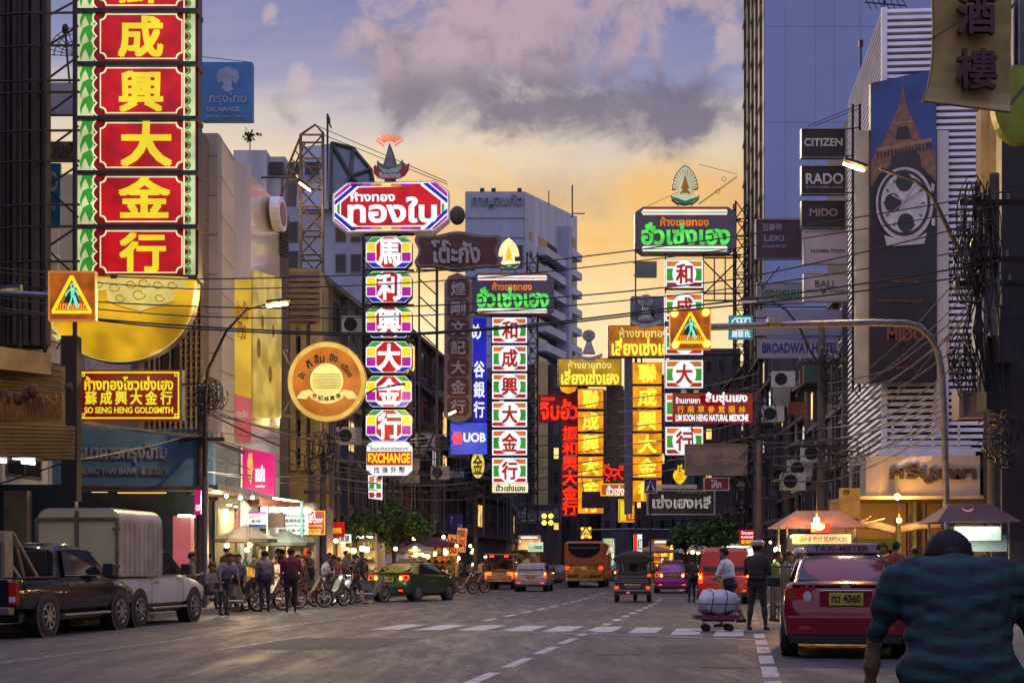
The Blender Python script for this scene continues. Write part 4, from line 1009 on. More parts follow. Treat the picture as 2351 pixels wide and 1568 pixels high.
plate(root, 'ribbon_tail', [(822, 914), (810, 898), (788, 894), (788, 906), (800, 916)], Y, glow('ribbon_pale', (240, 214, 130), .95), layer=4)
for i, c in enumerate('合記林真香'): txt(root, c, (717+i*13.6, 903+[0, 5, 7, 5, 0][i], 728+i*13.6, 914+[0, 5, 7, 5, 0][i]), Y-.06, M_ink, .03)
for s, x, y, w, h, a in (('จะ', 693, 862, 14, 15, -50), ('ก็', 709, 836, 13, 18, -30), ('ลิ้ม', 733, 823, 24, 20, -8), ('ฮิง', 766, 822, 19, 17, 10), ('เฮียง', 797, 850, 34, 15, 55)):
    ca, sa = math.cos(R(a)), math.sin(R(a)); f = Y/F; o_ = P(x, y, Y-.035)
    u = Vector((ca*w*f, 0, -sa*w*f)); v = Vector((sa*h*f, 0, ca*h*f))
    txt(fld, s, None, Y, M_ink, .03, .012, basis=(o_-u/2-v/2, u, v))
mb = MB(); mb.tube([P(660, 805, Y+.3), P(600, 803, Y+1)], .04).tube([P(665, 955, Y+.3), P(600, 950, Y+1)], .04).tube([P(648, 805, Y+.3), P(672, 850, Y+.3)], .03).tube([P(672, 910, Y+.3), P(648, 950, Y+.3)], .03); mb.build('bracket', mat('cream_bracket', (.5, .46, .38), .5), root)

# --- octagon sign column with its big octagonal board and leaf emblem
Y = 60.0
root = thing('vertical_shop_sign', 'column of colourful octagon panels with white characters under a big octagonal board', 'shop sign', tuple(P(893, 1302, Y)))
MB().ppoly([(763, 446), (795, 420), (1000, 415), (1031, 440), (1031, 502), (998, 530), (798, 534), (763, 508)], Y, .8).build('board_case', M_white, root)
bd = plate(root, 'octagon_board', [(767, 447), (796, 423), (999, 418), (1028, 442), (1028, 501), (997, 527), (799, 531), (767, 506)], Y, K['wht'], layer=1)
xs = [812, 832, 852, 868, 886, 904, 922, 942, 962, 980]
for i, (a, b, m) in enumerate(((806, 830, 'dred'), (830, 852, 'pur'), (852, 876, 'ora'), (876, 898, 'yel'), (898, 920, 'ora'), (920, 946, 'pur'), (946, 966, 'red'))):
    prect(bd, 'top_block', a, 422, b, 428, Y, K[m], layer=2); prect(bd, 'bottom_block', a, 521, b, 527, Y, K[m], layer=2)
for pts, m in ((((768, 449), (797, 424), (810, 423), (768, 458)), 'pur'), (((768, 462), (814, 423), (826, 423), (768, 472)), 'blu'), (((986, 420), (1000, 419), (1027, 443), (1027, 453)), 'pur'), (((970, 421), (982, 420), (1027, 457), (1027, 467)), 'blu'),
               (((768, 487), (768, 497), (806, 530), (818, 529)), 'blu'), (((768, 501), (768, 506), (798, 530), (802, 530)), 'pur'), (((1027, 478), (1027, 488), (986, 526), (974, 527)), 'blu'), (((1027, 493), (1027, 500), (998, 526), (990, 526)), 'pur'),
               (((768, 476), (772, 474), (772, 484), (768, 483)), 'yel'), (((774, 472), (780, 466), (780, 494), (774, 489)), 'grn'), (((1014, 466), (1020, 470), (1020, 484), (1014, 490)), 'grn'), (((1022, 470), (1027, 472), (1027, 474), (1022, 482)), 'yel')):
    plate(bd, 'colour_band', list(pts), Y, K[m], layer=2)
rf = plate(bd, 'red_field', [(783, 466), (824, 431), (968, 427), (1012, 461), (1012, 492), (974, 517), (822, 519), (783, 493)], Y, K['red'], layer=3)
txt(bd, 'ห้างทอง', (805, 439, 907, 463), Y-.045, K['wht'], .045); txt(bd, 'ทองใบ', (798, 452, 1003, 512), Y-.05, K['wht'], .06)
for ch, y0 in zip('馬利興大金行', (543, 622, 703, 783, 862, 940)):
    y1 = y0+73
    p = MB().ppoly(rpoly(839, y0, 946, y1, 15), Y+.01, .55).build('octagon_panel', M_case, root)
    plate(p, 'white_ground', rpoly(840, y0+1, 945, y1-1, 15), Y, K['wht'], layer=0)
    for x0, x1, s in ((842, 862, 1), (923, 943, -1)):
        prect(p, 'yellow_block', x0, y0+15, x1, y0+35, Y, K['yel'], layer=1); prect(p, 'magenta_block', x0, y0+37, x1, y0+57, Y, K['pur'], layer=1)
        o_ = (842, 862, 878, 856) if s > 0 else (943, 923, 907, 929)
        plate(p, 'green_corner', [(o_[0]+s*1, y0+13), (o_[3], y0+2), (o_[2], y0+2), (o_[1], y0+13)], Y, K['grn'], layer=1)
        plate(p, 'blue_corner', [(o_[0]+s*1, y1-13), (o_[3], y1-2), (o_[2], y1-2), (o_[1], y1-13)], Y, K['blu'], layer=1)
    plate(p, 'red_octagon', rpoly(864, y0+2, 921, y1-2, 17), Y, K['red'], layer=2)
    txt(p, ch, (868, y0+8, 918, y1-8), Y-.035, K['wht'], .05)
mb = MB(); mb.pbox(868, 530, 876, 1100, Y+.5, .2).pbox(912, 530, 920, 1100, Y+.5, .2)
for y in (536, 618, 698, 778, 857, 936): mb.pbox(836, y, 950, y+2, Y+.3, .3)
truss(mb, P(848, 545, Y+1.0), P(848, 1095, Y+1.0), .5, .04, 14); mb.build('mast', M_case, root)
ex = MB().ppoly([(842, 1022), (852, 1014), (935, 1014), (945, 1024), (945, 1078), (932, 1090), (855, 1090), (841, 1078)], Y, .45).build('exchange_board', K['wht'], root)
prect(ex, 'red_strip', 842, 1036, 945, 1068, Y, K['red'], layer=1); txt(ex, 'EXCHANGE', (845, 1040, 942, 1063), Y-.015, K['yel'], .05)
txt(ex, 'รับแลกเงินตราต่างประเทศ', (850, 1024, 938, 1034), Y, M_ink, .02)
for i, c in enumerate('找換外幣'): txt(ex, c, (858+i*19.5, 1071, 871+i*19.5, 1086), Y, M_ink, .02)
# leaf emblem and red ribbon on top
em = MB().ppoly([(894, 328), (904, 352), (912, 380), (919, 374), (923, 366), (927, 374), (925, 388), (914, 402), (908, 406), (908, 416), (886, 416), (886, 406), (876, 400), (865, 384), (866, 368), (872, 374), (880, 378), (888, 350)], Y+.1, .25).build('leaf_emblem', mat('emblem_edge', (.1, .12, .12), .5, .2), root)
plate(em, 'leaf_wing', [(868, 376), (876, 386), (890, 390), (896, 388), (914, 384), (923, 374), (922, 387), (908, 400), (900, 396), (896, 402), (890, 396), (884, 400), (871, 387)], Y+.1, mat('emblem_mint', (.28, .42, .38), .5), layer=1)
plate(em, 'leaf_body', [(894, 336), (900, 352), (908, 384), (884, 384), (889, 352)], Y+.1, mat('emblem_grey', (.16, .17, .18), .5), layer=2)
rb = [(858+72*i/10, 392+13*math.sin(math.pi*i/10)) for i in range(11)]
rbn = MB().ppoly([(857, 384), (862, 378), (866, 386), (872, 388), (870, 394)]+rb[2:9]+[(918, 390), (924, 386), (928, 376), (933, 380), (940, 374), (938, 390), (930, 402), (920, 408), (894, 414), (868, 408), (858, 398)], Y-.05, .12).build('ribbon', mat('ribbon_red', (.3, .03, .03), .5), root)
txt(rbn, 'เครื่องหมายการค้า', (870, 396, 920, 409), Y-.05, M_white, .02)
mb = MB()
for i in range(11):
    a = R(-60+12*i); mb.tube([P(894+14*math.sin(a), 336-12*math.cos(a)+(6 if i in (0, 10) else 0), Y+.1), P(894+36*math.sin(a), 336-28*math.cos(a), Y+.1)], .035, 5)
mb.build('ray_tube', glow('ray_red', (255, 110, 70), .9, .2), root)
mb = MB().pbox(883, 408, 886, 424, Y+.2, .1).pbox(904, 408, 907, 424, Y+.2, .1); mb.build('post', M_steel, root)
# striped small panel below
Y = 61
root = thing('shop_sign', 'small striped red, green and white panel under the exchange board', 'shop sign', tuple(P(861, 1145, Y)))
MB().ppoly([(845, 1090), (877, 1093), (877, 1147), (846, 1143)], Y, .2).build('panel', K['wht'], root)
for y, m in ((1094, 'ora'), (1110, 'grn'), (1130, 'red')):
    for x in (848, 864): prect(root, 'colour_block', x, y, x+11, y+12, Y, K[m], layer=1)

# --- the dull maroon board and tablet column, unlit
Y = 74.0
root = thing('vertical_shop_sign', 'unlit dark maroon ornate board with a column of maroon tablets', 'shop sign', tuple(P(1050, 1302, Y)))
def wav(x0, y0, x1, y1, n=40, a=5):
    pts = []
    for i in range(n):
        t = 2*math.pi*i/n; c, s = math.cos(t), math.sin(t)
        m_ = max(abs(c), abs(s)); rx, ry = (x1-x0)/2, (y1-y0)/2
        pts.append(((x0+x1)/2+c/m_*rx*(1-.05*math.cos(6*t))+0, (y0+y1)/2+s/m_*ry+a*math.sin(5*t)))
    return pts
MB().ppoly(wav(956, 536, 1146, 616), Y, .5).build('board_edge', mat('maroon_edge', (.16, .12, .12), .6), root)
bd = plate(root, 'maroon_board', wav(964, 542, 1138, 609, 40, 4), Y, M_bronze, .05, 3)
txt(bd, 'โต๊ะกัง', (990, 551, 1103, 605), Y-.09, M_lilac, .05, .06)
MB().ppoly([(1020, 650), (1030, 634), (1050, 626), (1070, 634), (1083, 650), (1083, 955), (1068, 965), (1050, 972), (1034, 965), (1020, 955)], Y+.05, .4).build('column_edge', mat('maroon_edge', (.16, .12, .12), .6), root)
for i, c in enumerate('煌剛文記大金行'):
    y0 = 642+i*45
    p = plate(root, 'tablet', rpoly(1027, y0, 1077, y0+42, 7), Y+.05, M_bronze, .03, 2)
    txt(p, c, (1036, y0+6, 1068, y0+36), Y-.0, M_lilac, .02, .03)
mb = MB().pbox(960, 615, 964, 1200, Y+.6, .2).pbox(1000, 615, 1006, 1200, Y+.6, .2)
for y in range(640, 1200, 40): mb.tube([P(962, y, Y+.65), P(1003, y+38, Y+.65)], .035, 4)
mb.pbox(955, 618, 1090, 621, Y+.5, .1); mb.ball(tuple(P(1050, 495, Y+.3)), (.42, .3, .5)); mb.build('support_frame', M_case, root)

# --- twin green gold-shop signs
def fan_emblem(parent, cx, cy, w, h, Y, lit):
    q = lambda x, y: (cx+x*w/2, cy+y*h/2)
    A = glow('fan_pale_lit', (250, 244, 190), 1.0, .15) if lit else glow('fan_pale', (200, 204, 168), .75, .15)
    G = glow('fan_gold_lit', (236, 196, 24), 1.0, .2) if lit else glow('fan_gold', (150, 96, 16), .7, .2)
    Gn = glow('fan_green', (40, 110, 60), .6, .2)
    out = [(0, -1), (.28, -.86), (.6, -.6), (.8, -.25), (.88, .05), (.9, .2), (.6, .22), (.52, .12), (.5, .42), (.58, .52), (.98, .52), (.92, .72), (.6, .92), (0, 1), (-.6, .92), (-.92, .72), (-.98, .52), (-.58, .52), (-.5, .42), (-.52, .12), (-.6, .22), (-.9, .2), (-.88, .05), (-.8, -.25), (-.6, -.6), (-.28, -.86)]
    e = MB().ppoly([q(*p) for p in out], Y, .2).build('fan_emblem', mat('emblem_edge', (.1, .12, .12), .5, .2), parent)
    plate(e, 'pale_fan', [q(x*.93, y*.94) for x, y in out], Y, A, layer=1)
    mb = MB()
    for i in range(15):
        a = R(-98+14*i); c, s = math.sin(a), math.cos(a)
        p0 = (c*.32, .0-s*.25); p1 = (c*.8, .05-s*.86*(.98-.1*abs(c))+.12*abs(c)*0)
        n_ = (s*.02+.01, c*.02)
        mb.ppoly([q(p0[0], p0[1]), q(p1[0]-s*.03, p1[1]-c*.03*.9), q(p1[0]+s*.03, p1[1]+c*.03)], Y-.024, .012)
    mb.build('fan_ray', G, e)
    plate(e, 'flame', [q(*p) for p in ((0, -.5), (.13, -.2), (.2, 0), (.28, .14), (.16, .26), (.34, .36), (.32, .48), (.16, .4), (-.16, .4), (-.32, .48), (-.34, .36), (-.16, .26), (-.28, .14), (-.2, 0), (-.13, -.2))], Y, G, layer=3)
    plate(e, 'green_ribbon', [q(*p) for p in ((-.9, .58), (-.5, .66), (0, .8), (.5, .66), (.9, .58), (.82, .7), (.5, .86), (0, .95), (-.5, .86), (-.82, .7))], Y, Gn, layer=3)
    return e
def green_sign(label, bx, panels, emb, lit, Y, pw, small, mast_x):
    x0, y0, x1, y1 = bx
    root = thing('vertical_shop_sign', label, 'shop sign', tuple(P(panels[0][0], 1302, Y)), 'twin green and orange gold shop signs')
    q = lambda a, b: (x0+(x1-x0)*a, y0+(y1-y0)*b)
    MB().ppoly([q(*p) for p in ((.08, 0), (.92, 0), (1, .12), (1, .88), (.92, 1), (.08, 1), (0, .88), (0, .12))], Y, .7).build('board', mat('slate_board', (.10, .10, .125), .5, 0, .2, .8), root)
    for a, b, c, d in ((.06, .04, .92, .19), (.06, .83, .92, .97)):
        s = plate(root, 'striped_tube', [q(a, (b+d)/2), q(a+.03, b), q(c-.02, b), q(c, (b+d)/2), q(c-.02, d), q(a+.03, d)], Y, K['wht'], layer=1)
        h = d-b
        plate(s, 'orange_line', [q(a+.03, b), q(c-.02, b), q(c-.02, b+h*.14), q(a+.03, b+h*.14)], Y, K['ora'], layer=2)
        plate(s, 'green_line', [q(a+.01, b+h*.45), q(c, b+h*.45), q(c, b+h*.62), q(a+.01, b+h*.62)], Y, K['grn'], layer=2)
        plate(s, 'red_line', [q(a+.03, d-h*.14), q(c-.02, d-h*.14), q(c-.02, d), q(a+.03, d)], Y, K['red'], layer=2)
    t0, t1 = q(.25, .22), q(.73, .42); txt(root, 'ห้างขายทอง', (t0[0], t0[1], t1[0], t1[1]), Y-.01, K['norg'], .03)
    t0, t1 = q(.06, .34), q(.94, .82); txt(root, 'ฮั่วเซ่งเฮง', (t0[0], t0[1], t1[0], t1[1]), Y-.02, K['ngrn'], .06)
    for c, (cx, ya, yb) in zip('和成興大金行', panels):
        p = MB().pbox(cx-pw/2, ya, cx+pw/2, yb, Y, .5).build('panel', M_case, root)
        prect(p, 'white_ground', cx-pw/2+1, ya+1, cx+pw/2-1, yb-1, Y, K['wht'], layer=1)
        h = yb-ya; i0, i1 = cx-pw/2+4, cx+pw/2-4
        prect(p, 'orange_band', i0, ya+4, i1, ya+h*.24, Y, K['ora'], layer=2); prect(p, 'green_band', i0, ya+h*.31, i1, yb-h*.27, Y, K['grn'], layer=2); prect(p, 'red_band', i0, yb-h*.2, i1, yb-4, Y, K['red'], layer=2)
        plate(p, 'white_disc', circ(cx, (ya+yb)/2, pw*.31, h*.46), Y, K['wht'], layer=3)
        txt(p, c, (cx-pw*.21, ya+h*.17, cx+pw*.21, yb-h*.17), Y-.05, glow('character_red', (178, 24, 10), .8), .045)
    mb = MB(); mb.pbox(panels[0][0]-pw/2-1, y1, panels[0][0]-pw/2+2, panels[-1][2]+20, Y+.3, .15).pbox(panels[0][0]+pw/2-2, y1, panels[0][0]+pw/2+1, panels[-1][2]+20, Y+.3, .15)
    truss(mb, P(mast_x, emb[1]-(0 if lit else -40), Y+.9), P(mast_x, 1200, Y+.9), .6, .045, 18)
    for y in (y0+30, y1+4, (y1+panels[-1][2])/2, panels[-1][2]): mb.tube([P(panels[0][0], y, Y+.6), P(mast_x, y, Y+.9)], .05, 4)
    mb.build('mast', M_steel, root)
    fan_emblem(root, *emb, Y-.02, lit)
    prect(root, 'emblem_post', emb[0]-18, emb[1]+emb[3]*.4, emb[0]-16, y0+4, Y+.1, M_steel, .1); prect(root, 'emblem_post', emb[0]+14, emb[1]+emb[3]*.4, emb[0]+16, y0+4, Y+.1, M_steel, .1)
    return root
r = green_sign('left of the twin green lettered signs, its fan emblem glowing bright yellow', (1083, 627, 1272, 723), [(1170, 728+i*64.4, 728+i*64.4+60) for i in range(6)], (1168, 582, 58, 76), True, 80, 82, None, 1222)
pn = MB().pbox(1130, 1108, 1212, 1130, 80, .3).build('name_panel', K['cream'], r); txt(pn, 'ฮั่วเซ่งเฮง', (1138, 1112, 1206, 1127), 79.98, M_ink, .03)
r = green_sign('right of the twin green lettered signs, against the sunset with a pale fan emblem', (1458, 475, 1690, 582), [(1571, 596+i*76.6, 596+i*76.6+66) for i in range(6)], (1573, 425, 68, 92), False, 68, 88, None, 1701)
mb = MB()
for a, b in ((600, 675), (675, 600)): 
    mb.tube([P(1616, a, 68.6), P(1692, b, 68.6)], .035, 4)
for x in (1640, 1665): mb.tube([P(x, 592, 68.6), P(x, 690, 68.6)], .03, 4)
for y in (592, 674, 690): mb.tube([P(1616, y, 68.6), P(1700, y, 68.6)], .04, 4)
for x0, y0, x1, y1 in ((1604, 378, 1692, 400), (1604, 470, 1692, 408), (1604, 468, 1692, 405), (1486, 474, 1560, 440)): mb.tube([P(x0, y0, 68.4), P(x1, y1, 68.6)], .012, 4)
for x, y in ((1648, 440), (1662, 412)): mb.tube([P(x+5*math.cos(.5*k), y+5*math.sin(.5*k), 68.3) for k in range(14)], .012, 4)
mb.build('side_brace', M_steel, r)

# --- blue bank board behind, and the blue and red bank sign
Y = 82.0
o = MB().pbox(1086, 730, 1117, 966, Y, .4).build('vertical_bank_sign', K['blu']); tag(o, 'vertical blue sign with white characters behind the dark maroon column', 'bank sign')
txt(o, 'め', (1084, 745, 1104, 778), Y-.01, K['wht'], .03)
for i, c in enumerate('谷銀行'): txt(o, c, (1088, 830+i*46, 1112, 866+i*46), Y-.01, K['wht'], .03)
Y = 76
root = thing('bank_sign', 'bright blue sign with white letters and a red bar emblem', 'bank sign', tuple(P(1077, 1042, Y)))
MB().pbox(1034, 970, 1118, 1042, Y, .3).build('board', glow('bank_bright_blue', (24, 62, 205), .95), root)
txt(root, 'UOB', (1064, 993, 1115, 1015), Y-.01, K['wht'], .05)
mb = MB()
for x in (1041, 1046, 1051, 1056): mb.pbox(x, 991, x+2.6, 1020, Y-.02, .02)
mb.pbox(1038, 1001, 1062, 1004, Y-.03, .02).pbox(1038, 1008, 1062, 1011, Y-.03, .02).build('bar_emblem', K['nred'], root)
MB().pbox(1118, 972, 1135, 975, Y+.1, .1).build('bracket', M_steel, root)
o = MB().ppoly(circ(1097, 1067, 15, 30), 78, .2).build('round_sign', glow('round_yellow', (238, 214, 90), .9, .4, 3)); tag(o, 'round pale yellow light box below the blue bank sign', 'sign')
txt(o, '金', (1086, 1045, 1108, 1088), 77.98, mat('ochre_letter', (.2, .13, .02), .6), .01)
# --- yellow panel signs of the same gold shop on both sides
def spire(parent, cx, y0, y1, w, Y, m):
    h = y1-y0; q = lambda x, y: (cx+x*w/2, y0+y*h)
    e = MB()
    e.ppoly(circ(cx, y0+h*.2, w*.24, h*.2, 20), Y, .2)
    e.ppoly([q(-.2, .36), q(.2, .36), q(.22, .5), q(.5, .86), q(-.5, .86), q(-.22, .5)], Y, .2)
    o = e.build('spire_emblem', m, parent)
    rb = [q(-1+2*i/10, .82+.14*math.sin(math.pi*i/10)) for i in range(11)]
    plate(o, 'ribbon', rb+[(x, y+h*.13) for x, y in rb[::-1]], Y-.02, mat('ribbon_pale_unlit', (.42, .4, .34), .6), .1)
    plate(o, 'inner_flame', circ(cx, y0+h*.2, w*.07, h*.1, 10), Y, mat('spire_line', (.2, .2, .18), .6), layer=1)
    plate(o, 'inner_body', [q(-.1, .44), q(.1, .44), q(.34, .8), q(-.34, .8)], Y, mat('spire_pale', (.45, .45, .4), .6), layer=1)
    return o
M_spire = mat('spire_grey', (.30, .30, .27), .5, .1, .2, 4)
def yellow_sign(label, box, chars, cx, pw, ys, ph, Y, face, board, emb, mast):
    root = thing('vertical_shop_sign', label, 'shop sign', tuple(P(cx, 1302, Y)), 'twin orange panel gold shop signs')
    x0, y0, x1, y1 = box
    MB().pbox(x0, y0, x1, y1, Y, .5).build('board_case', M_case, root)
    b = prect(root, 'board', x0+2, y0+2, x1-2, y1-2, Y, board, layer=1)
    w, h = x1-x0, y1-y0
    txt(b, 'ห้างขายทอง', (x0+w*.16, y0+h*.08, x0+w*.84, y0+h*.38), Y-.02, glow('letter_pale', (250, 226, 120), .95), .02)
    txt(b, 'เลี่ยงเซ่งเฮง', (x0+w*.05, y0+h*.40, x0+w*.96, y0+h*.95), Y-.02, K['lem'], .04)
    spire(root, *emb, Y, M_spire)
    for c, y in zip(chars, ys):
        p = MB().pbox(cx-pw/2, y, cx+pw/2, y+ph, Y+.05, .45).build('panel', M_case, root)
        prect(p, 'orange_face', cx-pw/2+1, y+1, cx+pw/2-1, y+ph-1, Y+.05, face, layer=1)
        txt(p, c, (cx-pw*.30, y+ph*.10, cx+pw*.30, y+ph*.90), Y+.03, K['lem'], .05)
    MB().pbox(mast, y1, mast+5, 1215, Y+.4, .3).pbox(mast+pw*.2, y1, mast+pw*.2+3, 1215, Y+.5, .2).build('mast', M_case, root)
    return root
yellow_sign('left of the twin orange panel signs, lower, under a small ball and spire emblem', (1281, 822, 1427, 886), '聯成興大金行', 1356, 60, [892, 944, 995, 1047, 1096, 1132], 47, 100, glow('panel_orange2', (240, 150, 24), 1.05, .35), glow('board_olive', (186, 142, 14), .85, .3), (1352, 757, 822, 62), 1326)
yellow_sign('right of the twin orange panel signs, higher and nearer, beside the crossing lamp', (1396, 747, 1560, 820), '聯成興大金行', 1486, 68, [832, 886, 940, 994, 1047, 1102], 50, 84, K['org'], glow('board_ochre', (188, 110, 14), .85, .35), (1483, 676, 746, 70), 1458)
Y = 100.5
MB_ = thing('sign_backing', 'grey unlit backing board behind the orange panel column', 'board', tuple(P(1440, 1302, 86)))
MB().pbox(1434, 822, 1452, 1180, 86, .3).build('board', mat('lilac_backing', (.22, .2, .26), .7), MB_)
MB().pbox(1392, 886, 1432, 1110, 101.5, .3).build('side_board', mat('brown_backing', (.13, .09, .05), .7, 0, .4, 2), MB_)
# partly seen round board behind the spire
o = MB().ppoly(rpoly(1447, 680, 1540, 748, 4), 88, .2).build('unlit_board', mat('unlit_board', (.15, .14, .17), .6, 0, .3, 1)); tag(o, 'unlit grey board with a leaf logo behind the higher spire emblem', 'sign')
plate(o, 'leaf_logo', [(1500, 704), (1512, 716), (1504, 732), (1494, 722)], 88, mat('leaf_logo', (.1, .14, .1), .6), layer=1); plate(o, 'ring_logo', circ(1480, 718, 22, 24), 88, mat('ring_logo', (.12, .09, .11), .6), layer=1)

# --- red neon gold shop
Y = 105
root = thing('vertical_shop_sign', 'red neon board with Thai letters above a red neon character column', 'shop sign', tuple(P(1300, 1302, Y)))
prect(root, 'board', 1237, 906, 1328, 968, Y, K['dk'], .3); txt(root, 'จิบฮั้ว', (1240, 916, 1327, 964), Y-.05, K['nred'], .04); txt(root, 'ห้างขายทอง', (1242, 908, 1274, 920), Y-.05, K['nred'], .02)
plate(root, 'fan_light', [(1284, 886), (1326, 886), (1320, 898), (1304, 904), (1290, 898)], Y, glow('fan_orange', (250, 150, 30), 1.2, .3), .1)
prect(root, 'column_board', 1289, 970, 1327, 1186, Y, K['dk'], .3)
for i, c in enumerate('振和興大金行'):
    txt(root, c, (1292, 979+i*34.2, 1325, 1009+i*34.2), Y-.05, K['nred'], .05)
    prect(root, 'white_divider', 1293, 1010+i*34.2, 1325, 1012+i*34.2, Y, M_white, layer=2)
MB().pbox(1306, 960, 1312, 1200, Y+.4, .2).build('mast', M_case, root)

# --- small signs low over the street, right of centre
def board(name, label, rect, Y, m, texts=(), d=.25, frame=None, cat='sign', hang=None, group=None):
    root = thing(name, label, cat, tuple(P((rect[0]+rect[2])/2, rect[3], Y)), group)
    x0, y0, x1, y1 = rect
    MB().pbox(x0, y0, x1, y1, Y, d).build('board', m, root)
    if frame:
        w, fm_ = frame; fm = MB()
        for r_ in ((x0, y0, x1, y0+w), (x0, y1-w, x1, y1), (x0, y0+w, x0+w, y1-w), (x1-w, y0+w, x1, y1-w)): fm.pbox(*r_, Y-.05, .05)
        fm.build('frame', fm_, root)
    for t in texts: txt(root, t[0], t[1], Y-.005, t[2], t[3] if len(t) > 3 else .03)
    if hang:
        mb = MB()
        for h in hang: mb.tube([P(h[0], h[1], Y+d*.6), P(h[2], h[3], Y+d*.6+.3)], h[4] if len(h) > 4 else .03, 5)
        mb.build('bracket', M_steel, root)
    return root
Y = 92
root = thing('neon_sign', 'red neon prancing animal outline beside the orange panels', 'neon sign', tuple(P(1407, 1106, Y)))
MB().ppoly([(1384, 1078), (1394, 1066), (1410, 1072), (1420, 1066), (1432, 1074), (1428, 1090), (1432, 1104), (1412, 1100), (1394, 1108), (1384, 1096)], Y, .1).build('backing', K['dk'], root)
mb = MB()
for pts in (((1388, 1088), (1386, 1078), (1392, 1072), (1402, 1076), (1404, 1086), (1398, 1092), (1388, 1088)), ((1402, 1078), (1412, 1078), (1422, 1080), (1424, 1070), (1430, 1070), (1428, 1080)), ((1400, 1092), (1392, 1102), (1400, 1104)), ((1404, 1090), (1414, 1096), (1410, 1102)), ((1420, 1082), (1422, 1092), (1430, 1100)), ((1418, 1086), (1410, 1092)), ((1390, 1074), (1390, 1066)), ((1396, 1072), (1398, 1065))): mb.tube([P(x, y, Y-.05) for x, y in pts], .06, 6)
mb.build('neon_outline', K['nred'], root)
board('shop_sign', 'small orange sign with white Thai letters below the red neon animal', (1379, 1110, 1453, 1138), 93, glow('sign_tangerine', (206, 84, 20), .9), [('ฮั่วเซ่งฮง', (1392, 1114, 1452, 1136), K['wht'])], frame=(2, K['yel']))
r = board('shop_sign', 'small upright orange sign with a yellow strip of dark characters', (1420, 1146, 1462, 1198), 90, glow('sign_burnt', (200, 86, 16), .85), [('和', (1425, 1152, 1436, 1164), M_ink), ('成', (1425, 1167, 1436, 1179), M_ink), ('豐', (1425, 1182, 1436, 1194), M_ink), ('金\n行', (1442, 1158, 1456, 1190), K['yel'])], frame=(1.5, K['yel']))
MB().pbox(1424, 1150, 1437, 1195, 89.97, .028).build('yellow_strip', K['yel'], r)
board('dark_board', 'unlit brown board hanging in front of the lower orange panels', (1336, 1128, 1397, 1166), 95, mat('brown_board', (.05, .03, .028), .7, 0, .4, 2), hang=[(1340, 1128, 1335, 1090), (1394, 1128, 1396, 1090)])
board('road_sign', 'blue square pedestrian crossing road sign with a white triangle', (1479, 1098, 1508, 1132), 68, mat('road_sign_blue', (.03, .045, .16), .5), [], d=.04, frame=(1, M_white), hang=[(1493, 1132, 1493, 1330, .04)], cat='road sign')
rs = [o for o in C.objects if o.get('label', '').startswith('blue square pedestrian')][0]
plate(rs, 'white_triangle', [(1493, 1103), (1505, 1127), (1482, 1127)], 68, M_white, layer=1); MB().tube([P(1493, 1108, 67.9), P(1494, 1117, 67.9), P(1489, 1126, 67.9)], .05).tube([P(1494, 1117, 67.9), P(1498, 1126, 67.9)], .05).build('walker', M_black, rs)
r = board('shop_sign', 'large dark slatted name board with white outlined Thai letters and a pale frame', (1485, 1124, 1642, 1182), 70, mat('slat_board', (.04, .035, .04), .6, 0, .3, 3), [('เซ่งเฮงหลี', (1498, 1136, 1632, 1167), glow('soft_white_letter', (206, 196, 186), .75, .3), .05), ('ห้างขายทอง', (1556, 1122, 1620, 1132), M_white)], frame=(3.4, mat('pale_frame', (.5, .46, .46), .6, 0, .2, 2)), hang=[(1500, 1124, 1500, 1100), (1630, 1124, 1640, 1090), (1590, 1176, 1630, 1160)])
mb = MB()
for i in range(40): mb.pbox(1489+i*3.8, 1128, 1490.4+i*3.8, 1178, 69.97, .03)
mb.build('slat', mat('slat_grey', (.09, .08, .085), .6), r)
MB().pbox(1508, 1112, 1600, 1121, 70.1, .3).build('ridge', M_white, r)
board('shop_sign', 'unlit grey name board with faint Thai letters near the amber traffic lamps', (1185, 1158, 1288, 1200), 112, mat('faint_board', (.07, .06, .075), .7), [('เซ่งเฮงหลี', (1190, 1164, 1282, 1190), mat('faint_letter', (.3, .28, .32), .6))], frame=(1.2, M_lilac), hang=[(1190, 1158, 1190, 1130), (1280, 1158, 1280, 1130)])
board('shop_sign', 'dark red drink sign with white script beside the white outlined board', (1616, 1096, 1674, 1126), 66, mat('drink_red', (.22, .02, .04), .5), [('โค้ก', (1632, 1101, 1656, 1120), M_white)], frame=(1.5, M_white), hang=[(1625, 1096, 1625, 1080), (1668, 1096, 1668, 1070)])
r = board('shop_sign', 'blank grey brown board with a pale round patch hanging over the right lane', (1573, 1019, 1716, 1091), 60, mat('taupe_board', (.22, .175, .15), .6, 0, .25, 1), [], frame=(1.5, mat('taupe_frame', (.28, .24, .22), .6)), hang=[(1590, 1019, 1588, 960), (1700, 1019, 1702, 960)])
plate(r, 'pale_patch', circ(1607, 1054, 18, 17), 60, mat('taupe_patch', (.27, .22, .13), .6), layer=1)
txt(r, 'จะก็ลิ้มฮิงเฮียง', (1632, 1036, 1706, 1050), 59.99, mat('taupe_letter', (.29, .24, .22), .6)); txt(r, '合記林真香', (1632, 1058, 1706, 1072), 59.99, mat('taupe_letter', (.29, .24, .22), .6), 0)
Y = 72
root = thing('neon_sign', 'yellow neon bowl shaped emblem over a small blue board', 'neon sign', tuple(P(1561, 1110, Y)))
mb = MB()
for k, (a, w) in enumerate(((1082, 12), (1088, 15), (1094, 15), (1100, 12), (1105, 8))): mb.tube([P(1561-w, a, Y), P(1561, a+4, Y-.1), P(1561+w, a-2, Y)], .07, 6)
